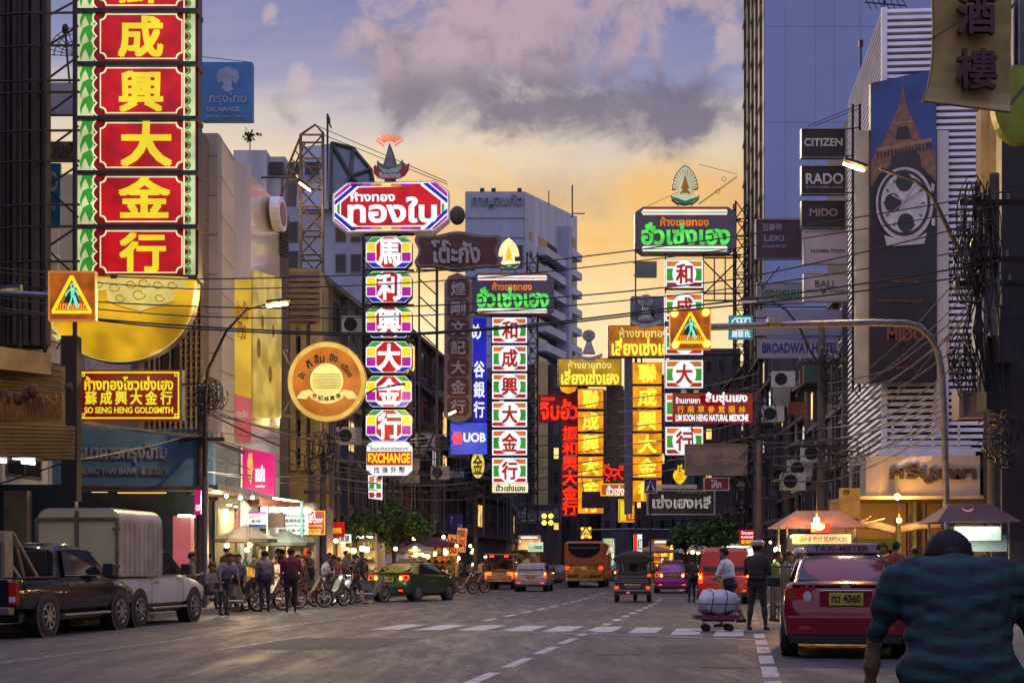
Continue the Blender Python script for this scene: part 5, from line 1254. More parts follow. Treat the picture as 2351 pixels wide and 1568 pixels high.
mb.tube([P(1556, 1084, Y), P(1558, 1068, Y), P(1561, 1078, Y), P(1564, 1066, Y), P(1566, 1084, Y)], .06, 6)
mb.ppoly([(1546, 1086), (1576, 1082), (1574, 1098), (1560, 1107), (1548, 1100)], Y+.1, .05)
mb.build('neon_bowl', glow('boat_yellow', (238, 190, 20), 1.0, .3, 3), root); prect(root, 'blue_board', 1566, 1093, 1595, 1112, Y+.2, mat('deep_blue_board', (.03, .12, .22), .5), .1)
r = board('shop_sign', 'dark red natural medicine sign with white and gold lettering', (1545, 903, 1728, 970), 54, K['dred'], [('ร้านขายยา', (1551, 911, 1607, 926), K['wht'], .02), ('ลิ้มซุ่นเฮง', (1620, 900, 1716, 929), K['wht'], .04), ('LIM SOON HENG NATURAL MEDICINE', (1551, 951, 1718, 967), K['wht'], .04)], hang=[(1550, 903, 1735, 899), (1545, 898, 1740, 894)])
for i, c in enumerate('行藥草參茸順林'): txt(r, c, (1555+i*23.5, 932, 1570+i*23.5, 948), 53.98, glow('medicine_gold', (224, 164, 30), .9), .02)
plate(r, 'red_glow_patch', circ(1640, 918, 40, 14), 54, glow('medicine_red', (176, 20, 14), .8, .4), .004)
r = board('shop_sign', 'teal square health shop sign with a white curled logo', (1674, 724, 1729, 778), 62, glow('teal_sign', (20, 142, 150), .8), [('W', (1690, 734, 1714, 752), K['wht'], .05), ('屈臣氏', (1680, 760, 1722, 774), K['wht'])], frame=(1, mat('teal_frame', (.1, .2, .2), .5)), hang=[(1729, 730, 1760, 730), (1729, 774, 1760, 774)])
mb = MB(); mb.tube([P(1684, 757, 61.97), P(1681, 750, 61.97), P(1681, 738, 61.97), P(1688, 731, 61.97), P(1722, 731, 61.97), P(1722, 748, 61.97), P(1716, 756, 61.97), P(1690, 757, 61.97)], .025, 5); mb.build('logo_outline', K['wht'], r)
board('shop_sign', 'unlit green board hanging on a pole beside the right green sign', (1461, 600, 1508, 636), 67, mat('dull_green_board', (.12, .16, .13), .6, 0, .3, 1), hang=[(1459, 560, 1459, 700, .04), (1461, 604, 1455, 604), (1461, 632, 1455, 632)], cat='sign')

# --- watch makers' boards and hotel boards on the right
M_wbk = mat('bronze_board', (.035, .028, .03), .4, .3, .2, 2); M_wlt = mat('pale_watch_board', (.36, .34, .42), .5, 0, .12, 1)
M_let = mat('silver_letter', (.55, .55, .58), .4, .3); M_dkl = mat('dark_letter', (.07, .06, .1), .6)
for i, (nm, y0, y1, m, lm, r_, lb) in enumerate((('CITIZEN', 295, 362, M_wbk, M_let, (1846, 318, 1934, 336), 'topmost black watch board'), ('RADO', 380, 446, M_wbk, M_let, (1850, 398, 1936, 423), 'second black watch board, with heavy serif letters'),
        ('MIDO', 460, 524, M_wbk, mat('dim_letter', (.25, .22, .22), .5), (1859, 479, 1923, 497), 'third black watch board, with dim wide letters'), ('HAMILTON', 530, 606, M_wlt, M_dkl, (1862, 572, 1938, 580), 'pale watch board with small dark letters'), ('BALL', 627, 692, M_wlt, M_dkl, (1871, 644, 1921, 660), 'lowest pale watch board, with serif letters and a crest'))):
    dx = 5 if m is M_wlt else 0
    r = board('watch_sign', lb+' on the right', (1840+dx, y0, 1942+dx, y1), 58, m, [(nm, r_, lm, .02)], d=.3, frame=(1.4, mat('board_edge', (.3, .27, .26), .4, .5)), hang=[(1940, y0+3, 1975, y0-2), (1940, y1-3, 1975, y1-4)])
    if nm == 'RADO': txt(r, 'SWITZERLAND', (1850, 428, 1936, 433), 57.99, mat('dim_letter', (.25, .22, .22), .5))
    if nm == 'BALL': txt(r, 'OFFICIAL', (1852, 665, 1880, 671), 57.99, M_dkl, 0); txt(r, 'STANDARD', (1902, 665, 1940, 671), 57.99, M_dkl, 0); plate(r, 'crest', [(1886, 662), (1896, 662), (1898, 670), (1891, 677), (1884, 670)], 58, M_dkl, layer=1)
mb = MB()
for x in (1958, 1974): mb.tube([P(x, 240, 58.4), P(x, 900, 58.4)], .05, 6)
for i in range(22): mb.tube([P(1958, 300+i*28, 58.4), P(1974, 300+(i+1)*28, 58.4)], .025, 4)
mb.tube([P(1855, 290, 58.2), P(1972, 242, 58.4)], .015, 4).tube([P(1870, 290, 58.2), P(1972, 250, 58.4)], .015, 4)
o = mb.build('sign_mast', M_steel); tag(o, 'thin lattice mast carrying the stack of watch boards', 'mast')
board('shop_sign', 'maroon board with faint pale Chinese characters left of the watch boards', (1735, 503, 1842, 595), 72, mat('maroon_board', (.085, .04, .05), .6, 0, .2, 1), [('百樂酒', (1750, 514, 1795, 531), M_lilac, .03), ('LEKI', (1754, 541, 1800, 554), M_lilac), ('ร้านอาหาร', (1750, 559, 1806, 569), M_lilac, .02)], frame=(2.4, mat('maroon_board_frame', (.22, .18, .2), .5)))
board('hotel_sign', 'pale hotel board with thick green Thai letters', (1738, 648, 1848, 697), 70, mat('hotel_pale', (.30, .30, .38), .6, 0, .12, 1), [('โรงแรมบร', (1747, 656, 1848, 687), mat('hotel_green', (.04, .16, .05), .5), .05)], frame=(1.2, M_lilac), hang=[(1760, 648, 1790, 612), (1740, 700, 1800, 700)])
board('hotel_sign', 'blank pale board between the green lettered and blue lettered hotel boards', (1738, 711, 1945, 770), 69, mat('hotel_pale', (.30, .30, .38), .6), [], hang=[(1745, 705, 1900, 705)])
board('hotel_sign', 'pale hotel board with thick blue capital letters', (1740, 774, 1926, 822), 68, mat('hotel_pale', (.30, .30, .38), .6), [('BROADWAY HOTEL', (1750, 787, 1925, 811), mat('hotel_blue', (.03, .035, .2), .5), .05)], frame=(1.2, M_lilac))

# --- the giant watch poster on the louvred building
Y = 56.0
root = thing('poster', 'giant dark poster with a steel tower and a wrist watch on the louvred building', 'billboard', tuple(P(2075, 880, Y)))
mb = MB(); mb.ppoly([(1999, 192), (2150, 158), (2150, 872), (1999, 880)], Y, .3); mb.build('sheet', mat('poster_dark', (.02, .02, .032), .45, 0, .25, .5), root)
plate(root, 'sky_picture', [(2000, 193), (2149, 160), (2149, 380), (2000, 400)], Y, mat('poster_sky', (.03, .07, .24), .5, 0, .4, .35), layer=1)
tw_ = MB(); M_tw = mat('poster_tower', (.20, .11, .075), .6, 0, .45, 5)
tw_.ppoly([(2072, 190), (2076, 215), (2080, 240), (2088, 262), (2108, 300), (2120, 330), (2149, 350), (2149, 420), (2132, 400), (2110, 380), (2080, 372), (2045, 380), (2020, 400), (2000, 430), (2000, 372), (2022, 335), (2040, 300), (2056, 262), (2064, 240), (2069, 215)], Y-.025, .012)
tw_.build('tower_picture', M_tw, root)
tw_ = MB(); tw_.ppoly([(2012, 340), (2138, 318), (2140, 326), (2012, 349)], Y-.04, .012).ppoly([(2052, 282), (2096, 276), (2098, 282), (2050, 289)], Y-.04, .012); tw_.build('tower_deck', mat('poster_deck', (.27, .17, .12), .6), root)
tw_ = MB(); tw_.ppoly([(2062, 292), (2084, 290), (2092, 318), (2056, 322)], Y-.04, .012)
for i in range(16): tw_.ppoly([(2014+i*8, 352-i*1.4), (2018+i*8, 351-i*1.4), (2018+i*8, 364-i*1.4), (2014+i*8, 365-i*1.4)], Y-.04, .012)
tw_.build('tower_gap', mat('poster_gap', (.03, .025, .03), .6), root)
pl = lambda n_, pts, m, l: plate(root, n_, pts, Y, m, layer=l)
M_wst = mat('poster_steel', (.44, .43, .48), .5, 0, .2, 2); M_wdl = mat('poster_dial', (.46, .46, .54), .5); M_wdk = mat('poster_subdial', (.03, .03, .04), .5)
pl('watch_lug', [(2048, 360), (2060, 350), (2100, 346), (2112, 356), (2118, 400), (2040, 408)], M_wdk, 4)
pl('watch_case', circ(2077, 468, 66, 84, 40), M_wst, 5); pl('watch_bezel', circ(2076, 466, 60, 76, 40), M_wdk, 6); pl('watch_dial', circ(2076, 466, 53, 68, 40), M_wdl, 7)
for x, y in ((2076, 418), (2050, 466), (2080, 512)): pl('sub_dial', circ(x, y, 19, 22, 24), M_wdk, 8)
wb = MB()
for i in range(12):
    a = R(30*i); wb.ppoly([(2076+48*math.sin(a-.03), 466-62*math.cos(a-.03)), (2076+48*math.sin(a+.03), 466-62*math.cos(a+.03)), (2076+40*math.sin(a+.03), 466-52*math.cos(a+.03)), (2076+40*math.sin(a-.03), 466-52*math.cos(a-.03))], Y-.108, .01)
wb.build('hour_mark', M_wdk, root)
wb = MB(); wb.tube([P(2074, 468, Y-.12), P(2100, 424, Y-.12)], .03, 4).tube([P(2078, 464, Y-.12), P(2048, 448, Y-.12)], .035, 4).tube([P(2050, 486, Y-.12), P(2110, 440, Y-.12)], .014, 4); wb.build('watch_hand', M_wst, root)
pl('watch_crown', [(2138, 420), (2146, 424), (2144, 440), (2138, 436)], M_wst, 5); pl('watch_pusher', [(2140, 500), (2147, 498), (2147, 520), (2138, 516)], M_wst, 5)
pl('watch_lug', [(2030, 540), (2046, 545), (2110, 545), (2128, 534), (2122, 560), (2036, 566)], M_wst, 4)
M_por = mat('poster_orange', (.17, .06, .03), .6)
txt(root, 'A mark of true design', (2016, 686, 2118, 697), Y-.02, M_por, .01); txt(root, 'MIDO', (2036, 752, 2124, 783), Y-.02, mat('poster_red', (.2, .045, .03), .6), .03); txt(root, 'www.', (2056, 842, 2100, 847), Y-.02, M_por); txt(root, 'Multifort Automatic', (2042, 640, 2110, 650), Y-.02, M_por, .01)

# --- gold banner sign at the top right, curled like a scroll
Y = 30.0
root = thing('banner_sign', 'curved gold banner board with two large dark maroon characters', 'shop sign', tuple(P(2220, 256, Y)))
M_gb = mat('gold_banner', (.33, .22, .06), .5, .15, .25, 1.5)
prof = [(-60, 2140, 2322), (60, 2143, 2321), (120, 2142, 2320), (165, 2138, 2320), (200, 2131, 2320), (222, 2124, 2320), (231, 2118, 2319)]
vs = []
for i, (y, a, b) in enumerate(prof):
    o_ = [0, 0, -.02, -.06, -.12, -.2, -.26][i]
    vs += [P(a, y, Y+o_), P(b, y+(0 if i < 2 else [0, 0, 3, 9, 16, 22, 25][i]), Y+o_+.15), P(b, y+(0 if i < 2 else [0, 0, 3, 9, 16, 22, 25][i]), Y+o_+.32), P(a, y, Y+o_+.17)]
mb = MB(); n = len(prof); mb.add(vs, [(i*4+j, i*4+(j+1) % 4, i*4+4+(j+1) % 4, i*4+4+j) for i in range(n-1) for j in range(4)]+[(3, 2, 1, 0), tuple(range(4*n-4, 4*n))]); mb.build('board', M_gb, root)
mb = MB(); mb.tube([P(a-1, y, Y+[0, 0, -.02, -.06, -.12, -.2, -.26][i]) for i, (y, a, b) in enumerate(prof)], .022, 5); mb.tube([P(2117, 233, Y-.26), P(2319, 258, Y-.1)], .03, 5); mb.build('edge_trim', mat('banner_edge', (.22, .13, .03), .5, .3), root)
M_mar = mat('maroon_character', (.10, .02, .035), .5)
txt(root, '酒', (2195, -4, 2280, 82), Y-.02, M_mar, .02, .12); txt(root, '樓', (2194, 118, 2284, 208), Y-.10, M_mar, .02, .12)
MB().tube([P(2320, 20, Y+.3), P(2351, -20, Y+1)], .03).tube([P(2318, 240, Y+.3), P(2351, 200, Y+1)], .04).tube([P(2136, 92, Y), P(2220, 40, Y-.4), P(2351, -30, Y)], .01, 4).build('bracket', M_steel, root)
o = MB().ppoly(circ(2345, 240, 62, 88, 30), 31.5, .3).build('round_sign', mat('lime_disc', (.30, .36, .03), .5, 0, .25, 2)); tag(o, 'dull lime green round board half out of view beside the gold banner', 'sign')
# rounded fascia over the corner shop
Y = 54.0
root = thing('shop_fascia', 'pale curved fascia with dark raised Thai letters over the corner shop', 'sign', tuple(P(2075, 1145, Y)))
M_fas = mat('fascia_pale', (.40, .37, .37), .6, 0, .15, .8)
cv_ = [(px(1949, 57.5), 57.5), (px(1968, 55), 55), (px(1988, 54.2), 54.2), (px(2020, 54), 54), (px(2250, 54), 54), (px(2250, 54), 55.5), (px(2020, 55.4), 55.4), (px(1949, 59), 59)]
MB().column(cv_, pz(1146, 54), pz(1046, 54)).build('board', M_fas, root)
txt(root, 'ศรีบูรพา', (2042, 1066, 2240, 1110), Y, mat('raised_letter', (.07, .06, .055), .5), .04, .12)
o_ = P(1962, 1122, 55.6); txt(root, 'ศ', None, Y, mat('raised_letter', (.07, .06, .055), .5), .04, .1, basis=(o_, P(1975, 1122, 54.7)-o_, Vector((0, 0, .9))))
plate(root, 'pale_arch', [(2052, 1080), (2062, 1060), (2090, 1048), (2140, 1046), (2140, 1056), (2090, 1066)], Y, M_white, layer=1)
# ---------------------------------------------------------------- masts, poles, cables, lamps
def plight(name, loc, col, power, r=.06):
    l = bpy.data.lights.new(name, 'POINT'); l.energy = power; l.color = lin(col)[:3]; l.shadow_soft_size = r
    o = bpy.data.objects.new(name, l); C.objects.link(o); o.location = loc; return o
# lattice tower with a flag pole
Yl = 66
root = thing('lattice_tower', 'tall rusty steel lattice tower standing left of the octagonal sign board', 'tower', tuple(P(705, 1302, Yl)))
mb = MB(); w = 1.55
a = [P(690, 310, Yl), P(741, 305, Yl), P(741, 305, Yl+1.2), P(690, 310, Yl+1.2)]
for q in a: mb.tube([q, Vector((q.x, q.y, 8))], .075, 5)
zs_ = [pz(310+i*55, Yl) for i in range(15)]
for i, (z, z2) in enumerate(zip(zs_, zs_[1:])):
    for j in range(4):
        p, q = a[j], a[(j+1) % 4]
        mb.tube([(p.x, p.y, z), (q.x, q.y, z)], .05, 4); mb.tube([(p.x, p.y, z), (q.x, q.y, z2)] if i % 2 else [(q.x, q.y, z), (p.x, p.y, z2)], .04, 4)
mb.tube([a[0], P(724, 287, Yl+.5), a[1]], .06, 5)
mb.tube([P(690, 315, Yl), P(648, 415, Yl+1)], .06, 5).tube([P(700, 330, Yl), P(640, 460, Yl+1)], .05, 5).tube([P(648, 415, Yl+1), P(640, 620, Yl+1)], .05, 5)
for i in range(5): mb.tube([P(686-i*9, 325+i*20, Yl), P(692, 345+i*20, Yl)], .03, 4)
mb.build('lattice', mat('rusty_steel', (.10, .07, .055), .6, .4, .4, 5), root)
MB().tube([P(752, 262, Yl), P(752, 475, Yl)], .05).build('flag_pole', M_steel, root)
MB().ppoly([(753, 262), (758, 272), (759, 285), (763, 296), (757, 292), (753, 280)], Yl, .03).build('furled_flag', M_dk1, root)
for i, (x0, y0, x1, y1, lb) in enumerate(((725, 288, 1026, 418, 'upper thin stay wire from the lattice tower to the octagonal board'), (742, 310, 1028, 424, 'lower thin stay wire from the lattice tower to the octagonal board'))):
    tag(MB().tube([P(x0, y0, Yl), P(x1, y1, 60.3)], .016, 4).build('stay_wire', M_steel), lb, 'wire')
# plants on the grey roofs
mb = MB(); rr = random.Random(5)
for k in range(60):
    c = P(574+rr.gauss(0, 7), 312+rr.gauss(0, 5), 50); s = .07; u = Vector((rr.uniform(-1, 1), rr.uniform(-1, 1), rr.uniform(-1, 1)))*s; v = Vector((rr.uniform(-1, 1), rr.uniform(-1, 1), rr.uniform(-1, 1)))*s
    mb.quad(c-u, c-v, c+u, c+v)
root = thing('roof_plant', 'small spindly tree growing on the grey roof behind the tall red sign', 'plant', tuple(P(574, 345, 50)))
M_leafd = mat('leaf_dark', (.025, .04, .015), .6, 0, .3, 8)
mb.build('crown', M_leafd, root); MB().tube([P(574, 345, 50), P(574, 312, 50)], .02).build('trunk', M_dk1, root)
# street lamps
M_lampon = glow('street_lamp_on', (255, 226, 150), 9.0, 0)
def lamp(label, pts, Y, r, head, lit, power=0, base=None):
    root = thing('street_lamp', label, 'street lamp', tuple(P(pts[0][0], 1302, Y)))
    MB().tube([P(x, y, Y) for x, y in pts], r, 8, r2=r*.55).build('arm', M_steel, root, smooth=60)
    (x0, y0), (x1, y1) = head
    MB().tube([P(x0, y0-2, Y), P(x1, y1-2, Y)], r*1.5, 8).build('head', M_steel, root)
    MB().tube([P(x0, y0+3, Y), P(x0+(x1-x0)*.9, y0+3+(y1-y0)*.9, Y)], r*1.1, 8).build('lamp_glass', M_lampon if lit else M_white, root)
    if power: plight('lamp_light', P((x0+x1)/2, (y0+y1)/2+14, Y), (255, 205, 120), power, .15)
    return root
lamp('lit street lamp on a long bent arm over the right pavement', [(2240, 640), (2208, 588), (2140, 450), (2102, 415), (2020, 388)], 40, .075, ((1937, 370), (1990, 388)), True, 2200)
lamp('street lamp with a curved arm in front of the cream building', [(469, 1120), (472, 900), (478, 848), (520, 760), (566, 712), (610, 700)], 41, .06, ((612, 698), (666, 692)), True, 1500)
lamp('lamp on a thin arm high beside the lattice tower', [(600, 408), (640, 408), (690, 412)], 64, .05, ((688, 416), (716, 438)), True, 500)
lamp('small lamp arm in front of the golden octagon panel', [(780, 985), (820, 915), (860, 893), (895, 888)], 57, .045, ((898, 889), (930, 884)), True, 200)
lamp('small lamp in front of the maroon tablet column', [(960, 1090), (1000, 985), (1020, 957)], 70, .045, ((1030, 948), (1048, 940)), True, 250)
lamp('long glowing lamp tube at the left edge above the ochre canopy', [(-120, 690), (-60, 680), (-20, 672)], 31, .06, ((-12, 668), (50, 664)), True, 150)
lamp('unlit lamp arm above the blank hotel board', [(1886, 850), (1858, 800), (1835, 750), (1806, 712), (1770, 692)], 56, .06, ((1700, 690), (1740, 688)), False)
mb = MB(); 
# utility poles on the right with transformers and tangles
M_pole = mat('pole_concrete', (.085, .075, .07), .8, 0, .35, 3)
def pole(label, x, ytop, ybot, Y, r, arms=()):
    root = thing('utility_pole', label, 'utility pole', (px(x, Y), Y, 0.15))
    z1 = pz(ytop, Y)
    MB().tube([(px(x, Y), Y, .14), (px(x, Y), Y, z1)], r, 10, r2=r*.75).build('shaft', M_pole, root, smooth=50)
    for i, (y, hw) in enumerate(arms):
        m2 = MB(); z = pz(y, Y); m2.box(px(x, Y)-hw, px(x, Y)+hw, Y-.25, Y-.13, z-.06, z+.06)
        ins = MB()
        for k in range(4):
            xx = px(x, Y)-hw*.9+hw*1.8*k/3; ins.cyl((xx, Y-.19, z+.05), .04, .16, 'z', 8)
        c = m2.build('cross_arm', M_steel, root); ins.build('insulator', mat('insulator', (.2, .16, .14), .35), c)
    return root
def tangle(label, x, y, rx, ry, Y, n, seed, r=.014, group=None):
    rr = random.Random(seed); mb = MB()
    for k in range(n):
        cx_, cy_ = x+rr.uniform(-.5, .5)*rx, y+rr.uniform(-.5, .5)*ry; a, b = rx*rr.uniform(.15, .9), ry*rr.uniform(.15, .9); ph = rr.uniform(0, 6); t1 = rr.uniform(3, 7)
        mb.tube([P(cx_+a*math.cos(ph+t)*(1-.04*t), cy_+b*math.sin(ph+t), Y+rr.uniform(-.05, .05)+.25*math.sin(2*t+k)) for t in [t1*j/11 for j in range(12)]], r*rr.uniform(.7, 1.5), 4)
    o = mb.build('cable_tangle', M_cable); return tag(o, label, 'cables', group)
M_cable = mat('black_cable', (.016, .014, .015), .5, 0, .2, 6)
M_cable2 = mat('grey_cable', (.09, .08, .078), .5, 0, .3, 6)
r = pole('thick dark utility pole carrying transformers at the right edge', 2282, 400, 1340, 34, .17, ((470, .9), (655, 1.0), (600, .8)))
tf = MB(); 
root = thing('transformer', 'grey box transformer with pale fins hung on the right utility pole', 'transformer', tuple(P(2245, 790, 33.6)))
mb = MB()
for x0, x1, y0, y1 in ((2258, 2270, 640, 760), (2272, 2284, 648, 770), (2286, 2296, 640, 700), (2240, 2252, 690, 800), (2254, 2262, 770, 860)): mb.pbox(x0, y0, x1, y1, 33.5, .25)
mb.build('fin', mat('transformer_fin', (.26, .25, .29), .5, .3, .25, 3), root)
MB().pbox(2265, 770, 2320, 940, 33.8, .7).build('tank', M_dkcol, root)
mb = MB(); mb.pbox(2296, 700, 2344, 830, 33.4, .5); o = mb.build('transformer', mat('transformer_dark', (.045, .042, .055), .5, .3, .3, 3)); tag(o, 'dark bulky transformer drum hanging at the right edge', 'transformer')
o = MB().pbox(2205, 895, 2258, 958, 36, .45).pbox(2202, 893, 2212, 960, 35.9, .6).build('meter_box', mat('meter_box', (.28, .24, .22), .6, .1, .2, 2)); tag(o, 'pale brown metal box fixed beside the utility pole', 'box')
o = MB().pbox(2263, 885, 2298, 925, 37, .4).build('meter_box', M_dk3); tag(o, 'small pale box right of the brown metal box', 'box')
pole('utility pole beside the hanging hotel boards', 1886, 745, 1330, 57, .19, ((835, 1.0), (1025, .9)))
pole('second dark utility pole right of the white outlined name board', 1740, 900, 1330, 62, .2, ((1010, .8),))
pole('dark utility pole left of the round orange sign', 742, 1040, 1360, 54, .14, ((1130, .7),))
pole('black utility pole beside the blue bank fascia', 465, 860, 1390, 43, .2, ((1010, .7),))
pole('slim steel pole at the right pavement behind the red taxi', 2010+80, 1180, 1330, 44, .05)
pole('steel pole left of the officer in the white cap', 1742, 1010, 1350, 50, .11)
pole('thin dark utility pole beside the left street tree', 775, 990, 1345, 60, .09)
pole('pole behind the round yellow light box', 1092, 1060, 1340, 84, .14, ((1120, .6),))
for a in ((('dense black cable tangle around the pole by the yellow board'), 486, 915, 34, 40, 42.5, 26, 1), ('hanging cable tangle on the pole beside the hotel boards', 1905, 860, 34, 60, 56.5, 22, 2), ('cable tangle at the foot of the lattice truss', 1740, 970, 40, 60, 61, 20, 3),
          ('thick mass of looped cables at the top of the right pole', 2250, 560, 50, 120, 33.2, 34, 4), ('looped cables hanging under the transformers', 2300, 1010, 50, 60, 33, 20, 5), ('cable loops below the pig free blank board'.replace('pig free ', ''), 1760, 1075, 60, 50, 60, 22, 6),
          ('cables sagging behind the left street tree', 880, 1075, 60, 40, 62, 14, 7), ('cable tangle on the pole by the round orange sign', 735, 1040, 45, 50, 53.5, 22, 8), ('dense cables fanning beside the lime and gold fins', 2225, 600, 40, 110, 34.5, 30, 11), ('cable knot beside the brown metal box', 2215, 830, 40, 70, 35.5, 22, 12), ('cable loops over the pale curved fascia', 1930, 1050, 60, 40, 53, 22, 9), ('tangle of cables on the pole by the yellow round box', 1060, 1110, 60, 40, 83, 16, 10)):
    tangle(*a)
# coiled cable bundle hung on the right pole
mb = MB(); rr = random.Random(12)
for k in range(14):
    x = 2252+rr.uniform(-14, 40); mb.tube([P(x, 400+rr.uniform(0, 60), 33.4), P(x+rr.uniform(-8, 8), 520, 33.3), P(x+rr.uniform(-14, 14), 640, 33.4), P(x+rr.uniform(-30, 20), 760, 33.3), P(x+rr.uniform(-20, 30), 900, 33.5)], .02, 4)
o = mb.build('cable_bundle', M_cable); tag(o, 'bundle of black cables running down the right utility pole', 'cables')
# spans across the street
def span(label, pts, r, m=None, name='cable'):
    P_ = [P(*p) for p in pts]; out = []
    for i in range(len(P_)-1):
        a, b = P_[i], P_[i+1]; sag = (b-a).length*.010
        for k in range(13 if i == len(P_)-2 else 12):
            t = k/12; q = a.lerp(b, t); q.z -= sag*4*t*(1-t); out.append(q)
    o = MB().tube(out, r, 5).build(name, m or M_cable); return tag(o, label, 'cable')
Yw = 33
span('topmost black cable across the street, passing under the gold bowl rim', [(-60, 610, Yw), (420, 641, Yw), (1150, 611, Yw), (2330, 436, Yw)], .016)
span('second cable across the street, just below the topmost', [(-60, 618, Yw+.3), (440, 664, Yw), (1160, 634, Yw), (2300, 472, Yw)], .014)
span('third cable across the street, crossing the gold bowl at mid height', [(-60, 668, Yw), (430, 703, Yw), (980, 702, Yw), (1700, 640, Yw), (2290, 500, Yw)], .017)
span('fourth cable across the street, close below the third', [(-60, 676, Yw+.2), (430, 726, Yw), (980, 724, Yw), (1700, 660, Yw), (2290, 560, Yw)], .015)
span('fifth cable across the street, thick, over the lower gold bowl', [(-60, 700, Yw), (430, 748, Yw), (960, 765, Yw), (1500, 712, Yw), (2290, 600, Yw)], .022)
span('lowest of the long cables across the street', [(-60, 706, Yw+.2), (220, 735, Yw), (500, 758, Yw), (960, 768, Yw+.1), (1500, 718, Yw+.1), (2280, 625, Yw)], .020)
for i, (y0, y1) in enumerate(((880, 720), (905, 760), (935, 800), (958, 700), (985, 830))):
    span(['uppermost', 'second', 'third', 'fourth', 'lowest'][i]+' of the pale cables slanting across the giant poster', [(1900, y0, 55), (2040, y0-30, 50), (2300, y1-90, 36)], .022, M_cable2)
for i, (x1, y1) in enumerate(((2240, 590), (2250, 640), (2262, 690))):
    span(['steepest', 'middle', 'shallowest'][i]+' of the thin cables fanning out from the right pole', [(1990, 850+i*30, 52), (x1, y1, 34)], .016, M_cable2)
for i in range(9):
    y = 930+i*17; rr = random.Random(40+i)
    span(f'thin cable {["first", "second", "third", "fourth", "fifth", "sixth", "seventh", "eighth", "ninth"][i]} from the top among those between the cream building and the maroon board', [(470, y+rr.uniform(-40, 60), 43), (735, y+60+rr.uniform(-20, 30), 53), (1090, y+70+rr.uniform(-20, 20), 82)], .018 if i % 3 else .03, M_cable if i % 2 else M_cable2)
for i in range(8):
    y = 900+i*26; rr = random.Random(60+i)
    span(f'thin cable {["first", "second", "third", "fourth", "fifth", "sixth", "seventh", "eighth"][i]} from the top among those over the orange panels and red neon', [(1100, y+60, 84), (1420, y+20+rr.uniform(-10, 10), 80), (1740, y-rr.uniform(20, 60), 62)], .026, M_cable)
for i in range(7):
    y = 1000+i*16; rr = random.Random(80+i)
    span(f'sagging pale cable {["first", "second", "third", "fourth", "fifth", "sixth", "seventh"][i]} from the top among those right of the blank board', [(1740, y, 61), (1890, y-10+rr.uniform(-20, 30), 56.5), (2160, 900+i*14, 36)], .024, M_cable2)
span('thick dark cable over the blue fascia board', [(170, 962, 36), (300, 985, 40), (465, 1000, 42.8), (560, 1040, 46)], .05)
span('thin cable sloping over the blue fascia lettering', [(0, 1110, 36), (150, 1060, 36), (465, 990, 42.8)], .02)
# air conditioners on the shop fronts
ac0 = None
def aircon(label, x, y, Y, s=1.0):
    global ac0
    if ac0 is None:
        ac0 = thing('air_conditioner', label, 'air conditioner', (0, 0, 0), 'air conditioners on the walls')
        MB().box(-.45, .45, 0, .35, -.32, .32).build('case', M_acw, ac0)
        MB().cyl((-.12, -.001, 0), .25, -.012, 'y', 20).build('fan_grille', M_black, ac0)
        o = ac0
    else: o = copy_tree(ac0)
    o.location = P(x, y, Y); o['label'] = label; o.scale = (s, s, s)
for a in (('air conditioner box high left of the octagon signs', 812, 745, 61.5), ('air conditioner between the round sign and the octagon column', 800, 1000, 61.0), ('air conditioner above the left street tree', 975, 1010, 77), ('air conditioner beside the yellow round light box', 1010, 1085, 79), ('air conditioner under the blue lettered hotel board', 1800, 870, 66), ('air conditioner on the shophouse right of the medicine sign', 1775, 950, 66), ('air conditioner over the seafood stall', 1838, 1075, 61), ('air conditioner left of the pale curved fascia', 1870, 1040, 60), ('white air conditioner beside the second right pole', 1822, 1105, 60), ('air conditioner near the faint grey name board', 1200, 1120, 118)):
    aircon(*a, s=1.15)
# small awnings, pipes and panels on the street fronts
rr = random.Random(21)
def clutter(side, Ya, Yb, n, seed):
    rr = random.Random(seed); s = -1 if side == 'L' else 1; FN = LF if side == 'L' else RF
    for k in range(n):
        Y = Ya+(Yb-Ya)*(k+.5)/n+rr.uniform(-.5, .5); x = FN(Y)-s*.02; z = rr.uniform(4.2, 12)
        kind = rr.choice(['pipe', 'awning', 'panel', 'pipe'])
        lb = f'{["left","right"][s>0]} shop row'
        if kind == 'pipe':
            o = MB().tube([(x-s*.42, Y, 3.5), (x-s*.42, Y, z+2)], .05, 6).build('drain_pipe', M_gsteel if rr.random() < .5 else M_dk3); o['label'] = f'thin drain pipe running up the {lb}'; o['category'] = 'pipe'; o['group'] = f'drain pipes on the {lb}'
        elif kind == 'awning':
            w = rr.uniform(1, 2); o = MB().column([(x-s*.3, Y-w), (x-s*1.5, Y-w), (x-s*1.5, Y+w), (x-s*.3, Y+w)], z-.2, [z+.25, z-.05, z-.05, z+.25]).build('window_awning', rr.choice([M_dk2, M_dk3, M_gsteel])); o['label'] = f'small sloping awning over a window of the {lb}'; o['category'] = 'awning'; o['group'] = f'window awnings of the {lb}'
        else:
            w = rr.uniform(.3, .6); h = rr.uniform(.4, 1.4); o = MB().box(min(x-s*.45, x-s*1.5), max(x-s*.45, x-s*1.5), Y-.06, Y+.06, z, z+h).build('hanging_panel', rr.choice([M_dk1, M_pale, mat('faded_green', (.1, .2, .15), .6), mat('faded_red', (.22, .06, .05), .6), mat('faded_cream', (.35, .3, .2), .6)])); o['label'] = f'small faded sign panel sticking out of the {lb}'; o['category'] = 'sign'; o['group'] = f'faded hanging panels of the {lb}'
clutter('L', 59, 112, 44, 1); clutter('R', 69, 124, 40, 2)
